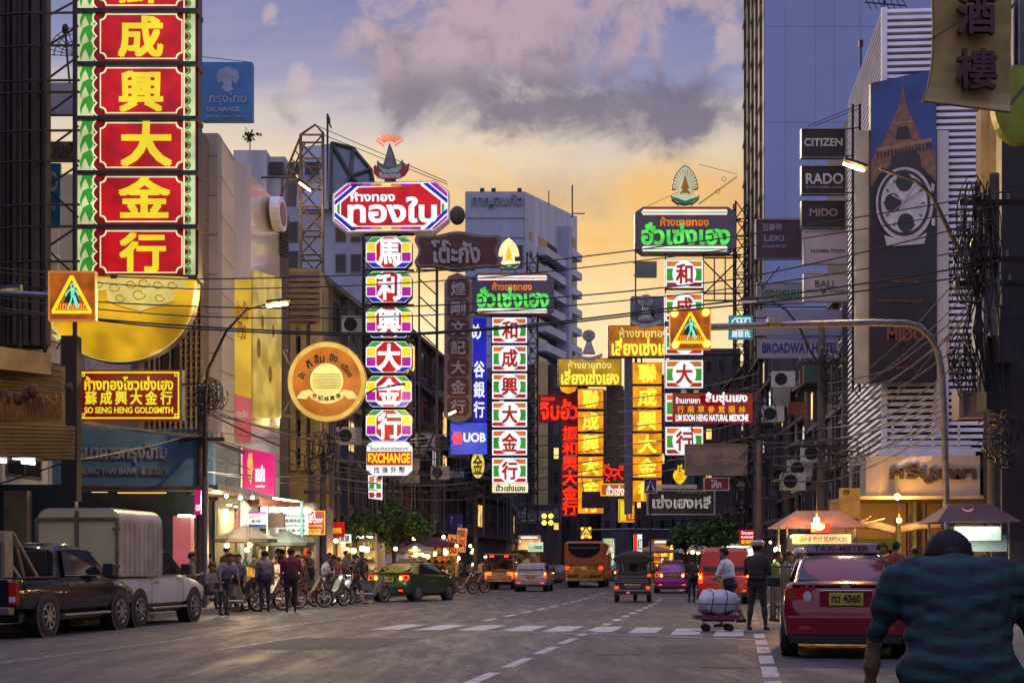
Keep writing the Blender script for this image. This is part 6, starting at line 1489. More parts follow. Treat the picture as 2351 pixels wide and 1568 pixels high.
# ---------------------------------------------------------------- street level: shops, stalls, trees
bulb_mat = glow('warm_bulb', (255, 205, 110), 14.0, 0); bulb_w = glow('white_bulb', (255, 245, 220), 14.0, 0)
nb = [0]
def bulb(x, y, Y, label, r=.10, white=False, power=0, group=None):
    c = P(x, y, Y); mb = MB().ball(tuple(c), r, 10, 6)
    root = thing('light_bulb', label, 'light bulb', tuple(c), group)
    mb.build('glass', bulb_w if white else bulb_mat, root)
    MB().cyl((c.x, c.y, c.z+r*.8), r*.45, .12, 'z', 8).tube([(c.x, c.y, c.z+r), (c.x, c.y, c.z+.9)], .008, 3).build('lamp_holder', M_black, root)
    if power: plight('bulb_light', (c.x, c.y-.25, c.z-.1), (255, 180, 80) if not white else (255, 225, 180), power*2, .12)
def tree(label, x, ytop, ybase, w, Y, seed, n=4200, leaf=.11):
    rr = random.Random(seed); zb = .15; zt = pz(ytop, Y); zc = pz(ybase, Y); cx = px(x, Y); W2 = w*Y/F/2
    root = thing('street_tree', label, 'tree', (cx, Y, zb))
    tr = MB(); tr.tube([(cx, Y, zb), (cx+.05, Y, zc*.6), (cx-.05, Y, zc+.3)], .13, 8, r2=.09)
    hub = Vector((cx-.05, Y, zc+.2)); blobs = []
    for k in range(24):
        a = rr.uniform(0, 6.28); d = rr.uniform(.2, .95); c = Vector((cx+math.cos(a)*W2*d, Y+math.sin(a)*W2*d*.8, zc+(zt-zc)*rr.uniform(.28, .82)*(1.05-.3*d)))
        blobs.append((c, W2*rr.uniform(.13, .33))); tr.tube([hub, hub.lerp(c, .5)+Vector((0, 0, .15)), c], .05, 5, r2=.015)
    tr.build('trunk', mat('bark', (.06, .045, .035), .9, 0, .4, 8, .5), root)
    mb = MB()
    for i in range(n):
        c, r_ = rr.choice(blobs)
        d = Vector((rr.gauss(0, 1), rr.gauss(0, 1), rr.gauss(0, .8))).normalized()*r_*rr.uniform(.3, 1.0)*rr.choice((1, 1, 1, 1.5))
        p = c+d; s = leaf*rr.uniform(.6, 1.3); u = Vector((rr.uniform(-1, 1), rr.uniform(-1, 1), rr.uniform(-.6, .6))).normalized(); v = u.cross(Vector((rr.uniform(-1, 1), rr.uniform(-1, 1), rr.uniform(-1, 1)))).normalized()
        mb.quad(p-u*s, p-v*s*.45, p+u*s, p+v*s*.45, 0 if rr.random() < .6 else 1)
    mb.build('crown', [mat('leaf_green', (.085, .17, .035), .55, 0, .35, 3), mat('leaf_deep', (.04, .085, .022), .6, 0, .35, 3)], root, fix=False)
    return root
tree('dense rounded street tree left of the yellow green taxi', 905, 1138, 1268, 165, 64, 3, 5200)
tree('small dark tree partly behind the rounded tree on the left', 800, 1165, 1258, 90, 62, 4, 1800)
tree('bushy street tree behind the red van on the right', 1645, 1172, 1268, 120, 74, 5, 4200)
tree('lower bushy tree behind the magenta taxi', 1575, 1186, 1272, 95, 78, 6, 3000)

# shop on the left with bright interior
M_in = mat('shop_wall_white', (.55, .53, .48), .6, 0, .15, 2); M_floor = mat('shop_floor', (.3, .28, .25), .4, 0, .2, 2)
def shop(label, x0, x1, ytop, Ya, depth, wall, tubes, goods, seed, power=0, col=(255, 214, 150), yb=1338):
    """an open shop front: side walls, back wall, ceiling, shelves of goods and tubes under the ceiling"""
    root = thing('open_shop', label, 'shop', tuple(P((x0+x1)/2, yb, Ya)))
    X0, X1 = px(x0, Ya), px(x1, Ya); zt = pz(ytop, Ya); zb = .15
    MB().box(X0, X1, Ya+depth, Ya+depth+.1, zb, zt).build('back_wall', wall, root)
    MB().box(X0-.1, X0, Ya, Ya+depth, zb, zt).build('side_wall', wall, root); MB().box(X1, X1+.1, Ya, Ya+depth, zb, zt).build('side_wall', wall, root)
    MB().box(X0, X1, Ya, Ya+depth, zt, zt+.1).build('ceiling', wall, root)
    rr = random.Random(seed); sh = MB(); cols = [mat('goods_red', (.4, .04, .03), .5, 0, .4, 9), mat('goods_yellow', (.5, .36, .06), .5, 0, .4, 9), mat('goods_white', (.6, .58, .5), .5, 0, .3, 9), mat('goods_dark', (.06, .05, .05), .6, 0, .4, 9), mat('goods_green', (.08, .22, .08), .5, 0, .4, 9)]
    gd = MB()
    for k in range(5):
        z = zb+.5+k*.5
        if z > zt-.4: break
        sh.box(X0+.1, X1-.1, Ya+depth-.45, Ya+depth-.02, z, z+.03)
        x = X0+.15
        while x < X1-.3:
            w = rr.uniform(.12, .35); h = rr.uniform(.12, .4)
            if rr.random() < goods: gd.box(x, x+w, Ya+depth-.42+rr.uniform(0, .1), Ya+depth-.08, z+.03, z+.03+h, rr.randrange(5))
            x += w+.03
    sh.build('shelf', mat('shelf_wood', (.25, .18, .1), .6), root)
    if gd.v: gd.build('goods', cols, root)['kind'] = 'stuff'
    for k in range(tubes):
        y = Ya+.3+depth*.7*k/max(1, tubes); MB().tube([(X0+.25, y, zt-.12), (X1-.25, y, zt-.12)], .035, 6).build('fluorescent_tube', K['tube'], root)
    if power:
        l = bpy.data.lights.new('shop_light', 'AREA'); l.energy = power; l.size = max(.5, X1-X0-.5); l.color = lin(col)[:3]
        lo = bpy.data.objects.new('shop_light', l); C.objects.link(lo); lo.location = ((X0+X1)/2, Ya+depth*.4, zt-.2)
    return root
shop('bright shop with a striped shutter behind the round headed bulbs', 500, 545, 1150, 47.5, 3.5, mat('shop_wall_green', (.42, .42, .34), .6, 0, .2, 2), 2, .5, 1, 120)
shop('bright money counter shop under the magenta advertisement', 545, 615, 1180, 50.5, 4, M_in, 3, .6, 2, 160)
shop('open restaurant front under the white menu board', 618, 720, 1160, 53, 5, mat('shop_wall_cream', (.5, .44, .34), .6, 0, .2, 2), 4, .3, 3, 200)
shop('lit food shop behind the left street tree', 760, 860, 1225, 63, 4, M_in, 2, .5, 4, 160, (255, 220, 150))
shop('dim lit gold shop behind the queue on the left pavement', 940, 1045, 1238, 84, 4, mat('shop_wall_gold', (.5, .36, .16), .6, 0, .2, 2), 2, .6, 5, 200, (255, 200, 110))
shop('small lit shop with a green roof edge beside the big bus', 1388, 1410, 1238, 118, 3, M_in, 2, .5, 6, 120, (220, 255, 210))
shop('far lit shop front left of the big bus', 1190, 1240, 1230, 122, 3, M_in, 2, .4, 7, 140)
shop('lit shop behind the magenta taxi', 1500, 1545, 1240, 112, 3, mat('shop_wall_gold', (.5, .36, .16), .6, 0, .2, 2), 2, .5, 8, 160, (255, 210, 130))
shop('lit shop behind the red van and the small tree', 1655, 1730, 1250, 84, 3, M_in, 3, .4, 9, 160, (235, 255, 220))
# signs along the left pavement
r = thing('bank_sign', 'magenta bank advertisement on the corner with big white Thai letters', 'sign', tuple(P(595, 1135, 46.5)))
MB().ppoly([(556, 1026), (629, 1042), (629, 1140), (556, 1118)], 46.5, .3).build('board', glow('magenta_board', (206, 22, 118), .8, .2), r)
txt(r, 'ออมสิน', (586, 1068, 608, 1106), 46.49, K['wht'], .05); txt(r, 'ธนาคารเพื่อคุณ', (586, 1112, 608, 1120), 46.49, K['wht'])
MB().ppoly([(571, 1036), (579, 1040), (581, 1075), (576, 1112), (569, 1095), (568, 1060)], 46.47, .02).build('gold_emblem', glow('gold_emblem', (220, 170, 90), .8, .3, 4), r)
prect(r, 'white_edge', 553, 1024, 556, 1118, 46.4, M_white, .2)
o = MB().ppoly([(492, 1022), (556, 1026), (556, 1120), (492, 1108)], 46.8, .3).build('shop_board', mat('grey_blue_board', (.16, .19, .24), .5, 0, .2, 1)); tag(o, 'blank grey blue board left of the magenta bank advertisement', 'sign')
o = MB().ppoly([(462, 985), (490, 990), (490, 1112), (462, 1112)], 45, .3).build('shop_board', mat('fascia_blue', (.085, .20, .36), .55)); tag(o, 'narrow blue end of the bank fascia beside the black pole', 'sign')
o = board('bank_sign', 'narrow upright magenta sign beside the steel pole', (447, 1124, 461, 1180), 42, glow('magenta_board', (206, 22, 118), .8), [('GSB', (449, 1158, 460, 1172), K['wht'])])
r = board('shop_sign', 'magenta and white money transfer sign over the bright shop', (543, 1174, 612, 1211), 49, K['wht'], [('XPRESS', (571, 1183, 598, 1190), mat('orange_ink', (.6, .2, .03), .5)), ('MONEY', (578, 1192, 603, 1200), M_ink)])
prect(r, 'magenta_panel', 543, 1174, 564, 1211, 49, glow('magenta_board', (206, 22, 118), .8), layer=1); prect(r, 'magenta_strip', 564, 1174, 612, 1179, 49, glow('magenta_board', (206, 22, 118), .8), layer=1); prect(r, 'blue_strip', 564, 1203, 612, 1211, 49, mat('navy_strip', (.02, .03, .1), .5), layer=1)
plate(r, 'gold_flower', circ(553, 1187, 4.5), 49, K['yel'], layer=2)
board('shop_board', 'plain brown board between the money sign and the menu board', (610, 1179, 652, 1210), 50, mat('brown_plain_board', (.10, .045, .03), .6))
r = board('menu_board', 'white lit menu board with rows of dark characters', (650, 1176, 706, 1227), 51, glow('menu_white', (232, 240, 226), .95, .15), [('ข้าวหมูแดง', (653, 1180, 702, 1187), M_ink), ('魚翅燕窩湯', (655, 1191, 700, 1199), M_ink), ('บะหมี่เกี๊ยวกุ้ง', (655, 1203, 700, 1210), M_ink), ('燒鴨 白飯 炒麵', (640, 1214, 700, 1221), M_ink)])
prect(r, 'lower_panel', 633, 1210, 651, 1227, 51, glow('menu_white', (232, 240, 226), .95), .2)
r = board('shop_sign', 'red lit restaurant sign with white and yellow Thai lettering', (705, 1172, 746, 1227), 52, K['red'], [('ไก่', (708, 1174, 724, 1190), K['wht'], .05), ('เยาวราช', (709, 1190, 741, 1200), K['wht'], .03), ('ก๋วยเตี๋ยวหมู', (707, 1203, 740, 1210), K['yel']), ('ข้าวต้มปลา', (707, 1212, 738, 1219), K['yel']), ('อาหารทะเล', (707, 1220, 736, 1226), K['yel'])], frame=(1.2, K['yel']))
board('shop_sign', 'small red lit sign behind the red restaurant sign', (742, 1198, 790, 1232), 58, K['red'], [('ร้านอาหาร', (748, 1206, 784, 1224), K['yel'])])
board('shop_sign', 'white lit signs with black characters beside the left tree', (777, 1226, 805, 1246), 61, K['wht'], [('魚翅', (781, 1229, 802, 1243), M_ink)])
board('banner', 'purple blue banner behind the orange placards', (1030, 1180, 1062, 1216), 90, mat('violet_banner', (.12, .08, .36), .6, 0, .2, 2), [('7', (1034, 1186, 1040, 1202), M_white), ('24', (1050, 1202, 1061, 1212), M_white)])
# canopy with rows of fluorescent lamps
root = thing('lamp_canopy', 'shop canopy edge with rows of white fluorescent lamps', 'canopy', tuple(P(650, 1178, 50)))
MB().column([(px(596, 48.5), 48.5), (px(690, 51), 51), (px(690, 51)-2.5, 52.5), (px(596, 48.5)-1.5, 50.5)], pz(1164, 50), pz(1150, 50)).build('canopy', mat('canopy_red', (.24, .07, .03), .6, 0, .3, 2), root)
mb = MB()
for i in range(7): mb.tube([P(627+i*8.5, 1143+i*1.2, 49.5+i*.25), P(636+i*8.5, 1145+i*1.2, 49.6+i*.25)], .035, 5)
for i in range(5):
    for j in range(3): mb.tube([P(600+i*19, 1166+j*4, 49+i*.4+j*.5), P(614+i*19, 1165+j*4, 49.2+i*.4+j*.5)], .03, 5)
mb.build('fluorescent_lamp', K['tube'], root)['kind'] = 'stuff'
plight('canopy_light', P(648, 1185, 48.3), (235, 250, 225), 220, .3)
# sloping awning over the pavement
o = MB().column([(px(455, 43.5), 43.5), (px(603, 48), 48), (px(603, 48)-3, 49.5), (px(455, 43.5)-1, 46)], pz(1136, 45.5), [pz(1118, 43.5), pz(1141, 48), pz(1141, 48), pz(1118, 43.5)]).build('pavement_awning', mat('awning_brown', (.16, .11, .07), .6, 0, .3, 2)); tag(o, 'long brown sloping awning under the magenta bank advertisement', 'awning')
for i, (x, y) in enumerate(((520, 1138), (552, 1142), (580, 1142))): bulb(x, y, 45, f'small spot lamp {["nearest", "in the middle", "farthest"][i]} under the long brown awning', .06, True, 40)
o = board('advert_column', 'tall pink glowing advertisement column beside the boxed pickup', (397, 1184, 438, 1334), 37.5, glow('pink_column', (206, 104, 104), .62, .25, .7), [], d=.4, cat='advert')
MB().pbox(408, 1181, 436, 1186, 37.2, .6).build('top_lamp', K['tube'], o)
o = board('notice_board', 'grey notice board on the pavement behind the boxed pickup', (394, 1332, 424, 1402), 35, mat('notice_grey', (.32, .28, .25), .6, 0, .2, 2), [('ห้ามจอด', (398, 1380, 420, 1386), M_ink), ('NO PARKING', (398, 1390, 420, 1394), M_ink)], d=.05, cat='notice')
plate(o, 'dark_disc', circ(404, 1348, 10, 12), 35, mat('dark_disc', (.07, .03, .04), .5), .02, 2)
o = MB().tube([P(693, 1150, 50), P(693, 1330, 50)], .06, 8).build('steel_post', mat('teal_post', (.25, .45, .42), .5, 0, .2, 3)); tag(o, 'pale teal post in front of the white menu board', 'post')
o = MB().tube([P(469, 1095, 40), P(469, 1405, 40)], .075, 10).build('steel_post', mat('grey_post', (.10, .095, .115), .45, .3, .2, 3)); tag(o, 'smooth grey post beside the narrow magenta sign', 'post')
# stalls
def stall(label, x, Y, w, h, roof, seed, table=True, z0=.15, roofname='umbrella'):
    cx = px(x, Y); root = thing('food_stall', label, 'food stall', (cx, Y, z0)); rr = random.Random(seed)
    r_ = MB(); n = 10; top = Vector((cx, Y, z0+h+.45))
    ring = [Vector((cx+w*.62*math.cos(2*math.pi*i/n), Y+w*.62*math.sin(2*math.pi*i/n), z0+h)) for i in range(n)]
    r_.add([top]+ring+[q-Vector((0, 0, .12)) for q in ring], [(0, i+1, (i+1) % n+1) for i in range(n)]+[(i+1, i+1+n, (i+1) % n+1+n, (i+1) % n+1) for i in range(n)])
    r_.build(roofname, roof, root); MB().tube([(cx, Y, z0), top], .03, 6).build('pole', M_gsteel, root)
    MB().box(cx-w*.45, cx+w*.45, Y-.35, Y+.35, z0+.75, z0+.82).box(cx-w*.43, cx-w*.40, Y-.3, Y+.3, z0, z0+.75).box(cx+w*.40, cx+w*.43, Y-.3, Y+.3, z0, z0+.75).build('counter', M_gsteel, root)
    gd = MB()
    for k in range(12):
        x_ = cx-w*.42+w*.8*k/12; gd.box(x_, x_+.1, Y-.25+rr.uniform(-.05, .1), Y+rr.uniform(0, .2), z0+.82, z0+.82+rr.uniform(.08, .4), rr.randrange(3))
    gd.build('goods', [mat('goods_red', (.4, .04, .03)), mat('goods_yellow', (.5, .36, .06)), mat('goods_white', (.6, .58, .5))], root)['kind'] = 'stuff'
    return root
M_um1 = mat('umbrella_grey', (.32, .32, .28), .7, 0, .2, 2); M_um2 = mat('umbrella_maroon', (.17, .05, .06), .7, 0, .2, 2); M_um3 = mat('umbrella_tan', (.4, .2, .1), .7, 0, .25, 2)
stall('street stall with a grey umbrella lit by round bulbs on the left', 562, 46, 1.7, 2.05, mat('umbrella_dull', (.14, .14, .12), .7, 0, .2, 2), 1)
stall('street stall with a grey umbrella near the white menu board', 655, 50, 1.7, 2.0, mat('umbrella_dull', (.14, .14, .12), .7), 2)
stall('street stall under a maroon umbrella left of the orange placards', 985, 80, 3.0, 2.4, M_um2, 3)
stall('lit stall with a grey umbrella left of the maroon umbrella', 955, 77, 2.2, 2.0, M_um1, 4)
stall('far lit stall with a tan umbrella behind the magenta taxi', 1500, 104, 3, 2.3, M_um3, 5)
stall('stall with a grey umbrella under the right street tree', 1600, 92, 2.6, 2.2, M_um1, 6)
for i, (x, y, Y, w, pw, lb) in enumerate(((521, 1252, 43.5, True, 60, 'big white bulb near the striped shutter'), (573, 1250, 44.5, False, 50, 'yellow bulb right of the big white bulb'), (567, 1262, 44, False, 0, 'yellow bulb low over the grey umbrella stall'),
    (797, 1263, 60, False, 40, 'yellow bulb leftmost of those under the left tree'), (812, 1264, 60.4, False, 0, 'yellow bulb second of those under the left tree'), (832, 1259, 61, True, 0, 'white bulb third of those under the left tree'), (842, 1261, 61, False, 40, 'yellow bulb nearest the left tree trunk'),
    (953, 1259, 76, False, 50, 'yellow bulb highest over the stalls behind the green taxi'), (967, 1271, 76.4, False, 0, 'yellow bulb below the highest one behind the green taxi'), (955, 1273, 75, False, 0, 'small yellow bulb close to the green taxi roof'), (997, 1266, 79, False, 50, 'yellow bulb under the maroon umbrella edge'),
    (982, 1277, 79.5, True, 0, 'white bulb over the counter of the maroon umbrella stall'), (1023, 1263, 82, False, 40, 'yellow bulb touching the left orange placard'), (1023, 1270, 82.2, False, 0, 'yellow bulb just under the one on the left orange placard'), (1052, 1281, 86, True, 30, 'white bulb under the right orange placard'),
    (1087, 1296, 90, False, 0, 'dim yellow bulb near the man in the pale shirt'), (1574, 1270, 90, False, 50, 'yellow bulb leftmost under the right tree'), (1590, 1267, 90.3, False, 0, 'yellow bulb second under the right tree'), (1603, 1268, 90.6, False, 0, 'yellow bulb third under the right tree'),
    (1782, 1290, 38, False, 30, 'small orange bulb held low by the menu readers'), (1784, 1262, 52, True, 40, 'white lamp beside the green vest'), (1786, 1277, 52.3, True, 0, 'white lamp below the one beside the green vest'),
    (1875, 1193, 34.2, False, 190, 'very bright bulb above the seafood cart sign'), (2064, 1194, 40, False, 220, 'very bright bulb hanging under the rolled awning'), (2060, 1140, 53.2, False, 140, 'ceiling lamp under the pale curved fascia'), (1845, 1262, 35.5, True, 30, 'white lamp under the seafood cart roof'))):
    bulb(x, y, Y, lb, .075 if Y < 46 else .12, w, pw)
rr = random.Random(17)
for k in range(30):
    l_ = k < 18; Y = rr.uniform(50, 96) if l_ else rr.uniform(76, 110); s_ = -1 if l_ else 1
    x = CX+((LC(Y)+rr.uniform(-2.4, .4)) if l_ else (RC(Y)+rr.uniform(-.8, 2.2)))*F/Y
    bulb(x, HY-(rr.uniform(1.9, 2.9)-CZ)*F/Y, Y, f'tiny warm bulb hanging over the stalls of the {"left" if l_ else "right"} pavement', .085, rr.random() < .3, 12 if k % 4 == 0 else 0, group=f'tiny bulbs over the {"left" if l_ else "right"} stalls')
# orange placards leaning by the queue
for x0, y0, x1, y1, tl, lb, s in ((1026, 1226, 1052, 1274, 3.0, 'left leaning orange placard with dark Thai letters', 'เล้ง\nต้ม'), (1048, 1211, 1071, 1266, 2.6, 'right taller orange placard with dark Thai letters', 'เกาเหลา\nเลือดหมู')):
    Y = 84; o = MB().ppoly([(x0+tl, y0), (x1+tl, y0+2), (x1-tl, y1+2), (x0-tl, y1)], Y-(.4 if tl == 3.0 else 0), .06).build('placard', glow('placard_orange', (238, 140, 80), .75, .3, 2)); tag(o, lb, 'placard')
    txt(o, s, (x0+3, y0+5, x1-3, y1-4), Y-.02-(.4 if tl == 3.0 else 0), mat('placard_ink', (.2, .03, .02), .6), .04)
# street seafood carts on the right
def cart(label, x, Y, w, roof_m, sign, seed):
    cx = px(x, Y); root = thing('food_cart', label, 'food cart', (cx, Y, .0))
    zt = 2.05
    r_ = MB(); r_.add([(cx-w*.62, Y-.7, zt+.2), (cx+w*.62, Y-.7, zt+.2), (cx+w*.62, Y+.9, zt+.2), (cx-w*.62, Y+.9, zt+.2), (cx-w*.3, Y-.05, zt+.62), (cx+w*.3, Y-.05, zt+.62)], [(0, 1, 5, 4), (1, 2, 5), (2, 3, 4, 5), (3, 0, 4), (3, 2, 1, 0)]); r_.build('roof', roof_m, root)
    for a in (-.48, .48):
        for b in (-.5, .6): MB().tube([(cx+w*a, Y+b, .0), (cx+w*a, Y+b, zt+.2)], .025, 6).build('post', M_gsteel, root)
    MB().box(cx-w*.5, cx+w*.5, Y-.5, Y+.6, .75, .86).box(cx-w*.48, cx+w*.48, Y-.47, Y-.44, .2, .75).build('counter', mat('cart_steel', (.3, .28, .26), .35, .5), root)
    gl = MB(); gl.box(cx-w*.46, cx+w*.46, Y-.46, Y-.44, 1.62, 1.98); gl.build('glass_case', mat('cart_glass', (.35, .38, .36), .15, 0, .1), root)
    gd = MB(); rr = random.Random(seed)
    for k in range(14): a = cx-w*.44+w*.88*k/14; gd.box(a, a+.1, Y-.3+rr.uniform(0, .2), Y+rr.uniform(.05, .3), .86, .9+rr.uniform(.05, .3), rr.randrange(3))
    gd.build('goods', [mat('goods_red', (.4, .04, .03)), mat('goods_yellow', (.5, .36, .06)), mat('goods_white', (.6, .58, .5))], root)['kind'] = 'stuff'
    MB().tube([(cx-w*.4, Y-.2, zt-.02), (cx+w*.4, Y-.2, zt-.02)], .03, 6).build('fluorescent_tube', K['tube'], root)
    for a in (-.35, .35): MB().cyl((cx+w*a, Y-.4, .28), .28, .08, 'x', 16).build('wheel', M_black, root)
    return root
r = cart('seafood cart with a maroon hipped roof, a red logo panel and a lit cream sign', 1876, 35.0, 1.75, mat('cart_roof', (.16, .06, .06), .6, 0, .25, 3), True, 1)
Y = 34.4
s = prect(r, 'sign_panel', 1820, 1226, 1954, 1248, Y-.05, glow('cart_cream', (250, 214, 150), 1.0, .15), .08); txt(s, 'เล็ก & รัตน์ SEAFOOD', (1836, 1230, 1944, 1243), Y-.06, mat('cart_ink', (.3, .16, .06), .5), .02)
s = prect(r, 'logo_panel', 1862, 1200, 1905, 1222, Y-.3, glow('cart_red', (206, 24, 14), .8), .05)
MB().tube([P(1874+10*math.cos(a)+8, 1206+9*math.sin(a), Y-.34) for a in [.25*k for k in range(0, 11)]], .02, 5).build('crescent_logo', M_white, s)
r = cart('cart with a dark maroon roof and a white lit glass case', 2225, 31.0, 1.45, mat('cart_roof2', (.10, .035, .035), .6, 0, .25, 3), True, 2)
MB().pbox(2192, 1208, 2298, 1240, 30.2, .05).build('lit_glass', glow('lit_glass_case', (205, 222, 205), .55, .5, 3), r)
MB().tube([P(2205, 1214, 30.1), P(2292, 1213, 30.1)], .03, 6).build('fluorescent_tube', K['tube'], r)
MB().tube([P(2222+13*math.cos(a), 1164+8*math.sin(a), 30.2) for a in [.3+.25*k for k in range(0, 11)]], .015, 5).build('crescent_logo', mat('dim_red_logo', (.4, .1, .1), .5), r)
plight('cart_light', P(2240, 1228, 29.8), (235, 255, 235), 60, .2)
# corner shop under the fascia: warm interior, gate, rolled awning
root = thing('corner_shop', 'warm lit corner shop with a green grille gate under the pale fascia', 'shop', tuple(P(2050, 1330, 55)))
M_wall_o = mat('warm_wall', (.52, .36, .17), .6, 0, .15, 1)
Yk = 57.0
MB().box(px(1905, Yk), px(2330, Yk), Yk, Yk+.3, .15, pz(1146, 57)).build('back_wall', M_wall_o, root)
MB().column([(px(1905, Yk), Yk-.1), (px(2330, Yk), Yk-.1), (px(2330, 53), 53), (px(1952, 53.6), 53.6)], pz(1146, 54)-.02, pz(1146, 54)+.1).build('ceiling', mat('warm_ceiling', (.55, .42, .25), .6), root)
MB().pbox(1962, 1236, 2062, 1262, 56.2, .3).build('gate_lintel', mat('gate_green', (.12, .14, .05), .5), root)
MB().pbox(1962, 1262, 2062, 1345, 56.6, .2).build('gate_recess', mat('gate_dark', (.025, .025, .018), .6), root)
mb = MB()
for x in range(1966, 2060, 9): mb.pbox(x, 1262, x+2, 1345, 56.3, .06)
mb.build('gate_bar', mat('gate_bar', (.2, .19, .1), .4, .4), root)
MB().pbox(2060, 1190, 2070, 1345, 56.0, .5).pbox(2098, 1140, 2104, 1345, 55.9, .4).build('pillar', mat('pillar_green', (.32, .38, .22), .5), root)
o = MB().tube([P(1930, 1195, 40), P(1968, 1200, 40), P(2010, 1206, 40.3), P(2050, 1216, 40.6)], .13, 8).build('rolled_awning', mat('rolled_canvas', (.04, .035, .055), .8, 0, .3, 5)); tag(o, 'dark rolled up awning left of the hanging bright bulb', 'awning')
o = MB().tube([P(2072, 1214, 40.6), P(2110, 1206, 40.3), P(2160, 1204, 40), P(2190, 1196, 40)], .12, 8).build('rolled_awning', mat('rolled_canvas', (.04, .035, .055), .8)); tag(o, 'dark rolled up awning right of the hanging bright bulb', 'awning')
o = MB().tube([P(1950, 1262, 39), P(1962, 1205, 39)], .035).tube([P(1935, 1212, 39), P(2030, 1190, 40)], .015, 4).tube([P(1950, 1214, 39), P(2000, 1185, 40)], .01, 4).build('timber_prop', mat('pale_timber', (.5, .36, .2), .7, 0, .2, 5)); tag(o, 'pale timber prop and cords holding the rolled awning', 'prop')
for i, (x, Y) in enumerate(((2082, 44), (2126, 43))):
    o = MB().tube([P(x, 1155, Y), P(x, 1330, Y)], .03).build('thin_post', M_steel); tag(o, ['left', 'right'][i]+' thin dark post in front of the warm corner shop', 'post')
board('notice', 'ochre lit board on the wall behind the seafood cart', (1930, 1120, 1975, 1200), 45, mat('ochre_notice', (.42, .28, .08), .6, 0, .3, 2), [('ขาย', (1936, 1124, 1950, 1134), M_ink)])
board('shop_sign', 'small red lit sign with white and yellow lettering beside the right tree', (1699, 1216, 1731, 1251), 66, K['red'], [('โรงแรม', (1702, 1219, 1729, 1226), K['wht']), ('นิวเอ็มไพร์', (1702, 1229, 1729, 1235), K['wht']), ('新帝國', (1702, 1239, 1729, 1248), K['yel'])])
board('shop_sign', 'pink and white lit sign right of the big bus', (1386, 1252, 1409, 1270), 100, glow('pink_sign', (240, 170, 165), .9, .3, 3), [('24', (1390, 1255, 1406, 1267), K['wht'])])
board('shop_sign', 'pale green lit sign above the pink sign', (1386, 1236, 1409, 1252), 101, glow('pale_green_sign', (200, 216, 150), .8))
board('shop_sign', 'white and green lit board above the far bus', (1212, 1244, 1247, 1266), 110, glow('far_white_sign', (214, 236, 200), .9, .3), [('上海魚翅', (1222, 1252, 1244, 1260), mat('green_ink', (.05, .2, .08), .5))])
board('flag_sign', 'narrow red and white upright banner beside the magenta taxi', (1455, 1226, 1474, 1268), 82, K['wht'], [], d=.1, hang=[(1462, 1268, 1462, 1330)], cat='banner')
o = [q for q in C.objects if q.get('label', '').startswith('narrow red and white')][0]; prect(o, 'red_strip', 1455, 1226, 1463, 1268, 82, glow('banner_red', (216, 50, 14), 1.0), layer=1); txt(o, '紅', (1464, 1236, 1473, 1262), 81.98, mat('goods_yellow', (.5, .36, .06)))
# far traffic lights and a far crossing sign
def amber4(label, x, y, s, Y):
    root = thing('traffic_light', label, 'traffic light', tuple(P(x, y+s, Y)))
    MB().pbox(x-s, y-s, x+s, y+s, Y, .3).build('backing', M_case, root)
    for a in (-.55, .55):
        for b in (-.55, .55):
            c = P(x+a*s, y+b*s, Y-.02); MB().cyl(tuple(c), .15, -.08, 'y', 12).build('amber_lamp', K['lamp'], root)
    MB().tube([P(x-60, y+4, Y+.2), P(x, y, Y+.2)], .06).build('arm', M_gsteel, root)
amber4('four glowing amber lamps on an arm over the far lanes', 1257, 1192, 14, 90)
crossing_sign('far small amber crossing sign above the big orange bus', 1334, 1210, 1357, 1236, 100, True, [(1357, 1216), (1450, 1214), (1560, 1216)], .06)
# barrier by the pavement on the right
root = thing('street_barrier', 'wooden slatted barrier between the officer and the red taxi', 'barrier', tuple(P(1790, 1420, 31)))
mb = MB()
for i in range(8): mb.pbox(1768+i*6, 1302, 1771.5+i*6, 1412, 30.4+i*.05, .04)
mb.build('slat', mat('barrier_slat', (.28, .2, .1), .6, 0, .3, 5), root); MB().pbox(1766, 1298, 1818, 1304, 30.3, .1).pbox(1766, 1390, 1818, 1395, 30.5, .1).build('rail', mat('barrier_rail', (.2, .13, .07), .6), root)
# ---------------------------------------------------------------- vehicles: built at the origin facing +y, tail at y=0
def paint(name, col, rough=.28, metal=.2): return mat(name, col, rough, metal*.4, .08, 1.5, coat=.45)
M_tail = mat('tail_lamp_red', (.22, .008, .01), .15, 0, 0, emit=(255, 20, 8), es=.05); M_tailon = glow('tail_lamp_lit', (255, 60, 24), 2.2, 0); M_core = glow('brake_core', (255, 210, 70), 4.0, 0)
M_amber = mat('amber_lens', (.25, .06, .012), .2, 0, 0); M_clear = mat('clear_lens', (.6, .6, .62), .15, .1, 0)
M_tyre = mat('tyre', (.018, .018, .018), .8, 0, .2, 12); M_rim = mat('alloy_rim', (.36, .36, .38), .3, .8, .1, 4); M_plast = mat('black_trim', (.02, .02, .022), .55, 0, .15, 6); M_plate = mat('plate_yellow', (.55, .38, .04), .5, 0, .2, 6)
def ring(y, w, zb, zs, crown=.03):
    h = [(0, zb), (w*.8, zb), (w*.96, zb+(zs-zb)*.14), (w, zb+(zs-zb)*.48), (w*.99, zb+(zs-zb)*.76), (w*.945, zs-.035), (w*.86, zs), (w*.4, zs+crown*.8), (0, zs+crown)]
    return [(x, y, z) for x, z in h]+[(-x, y, z) for x, z in h[-2:0:-1]]
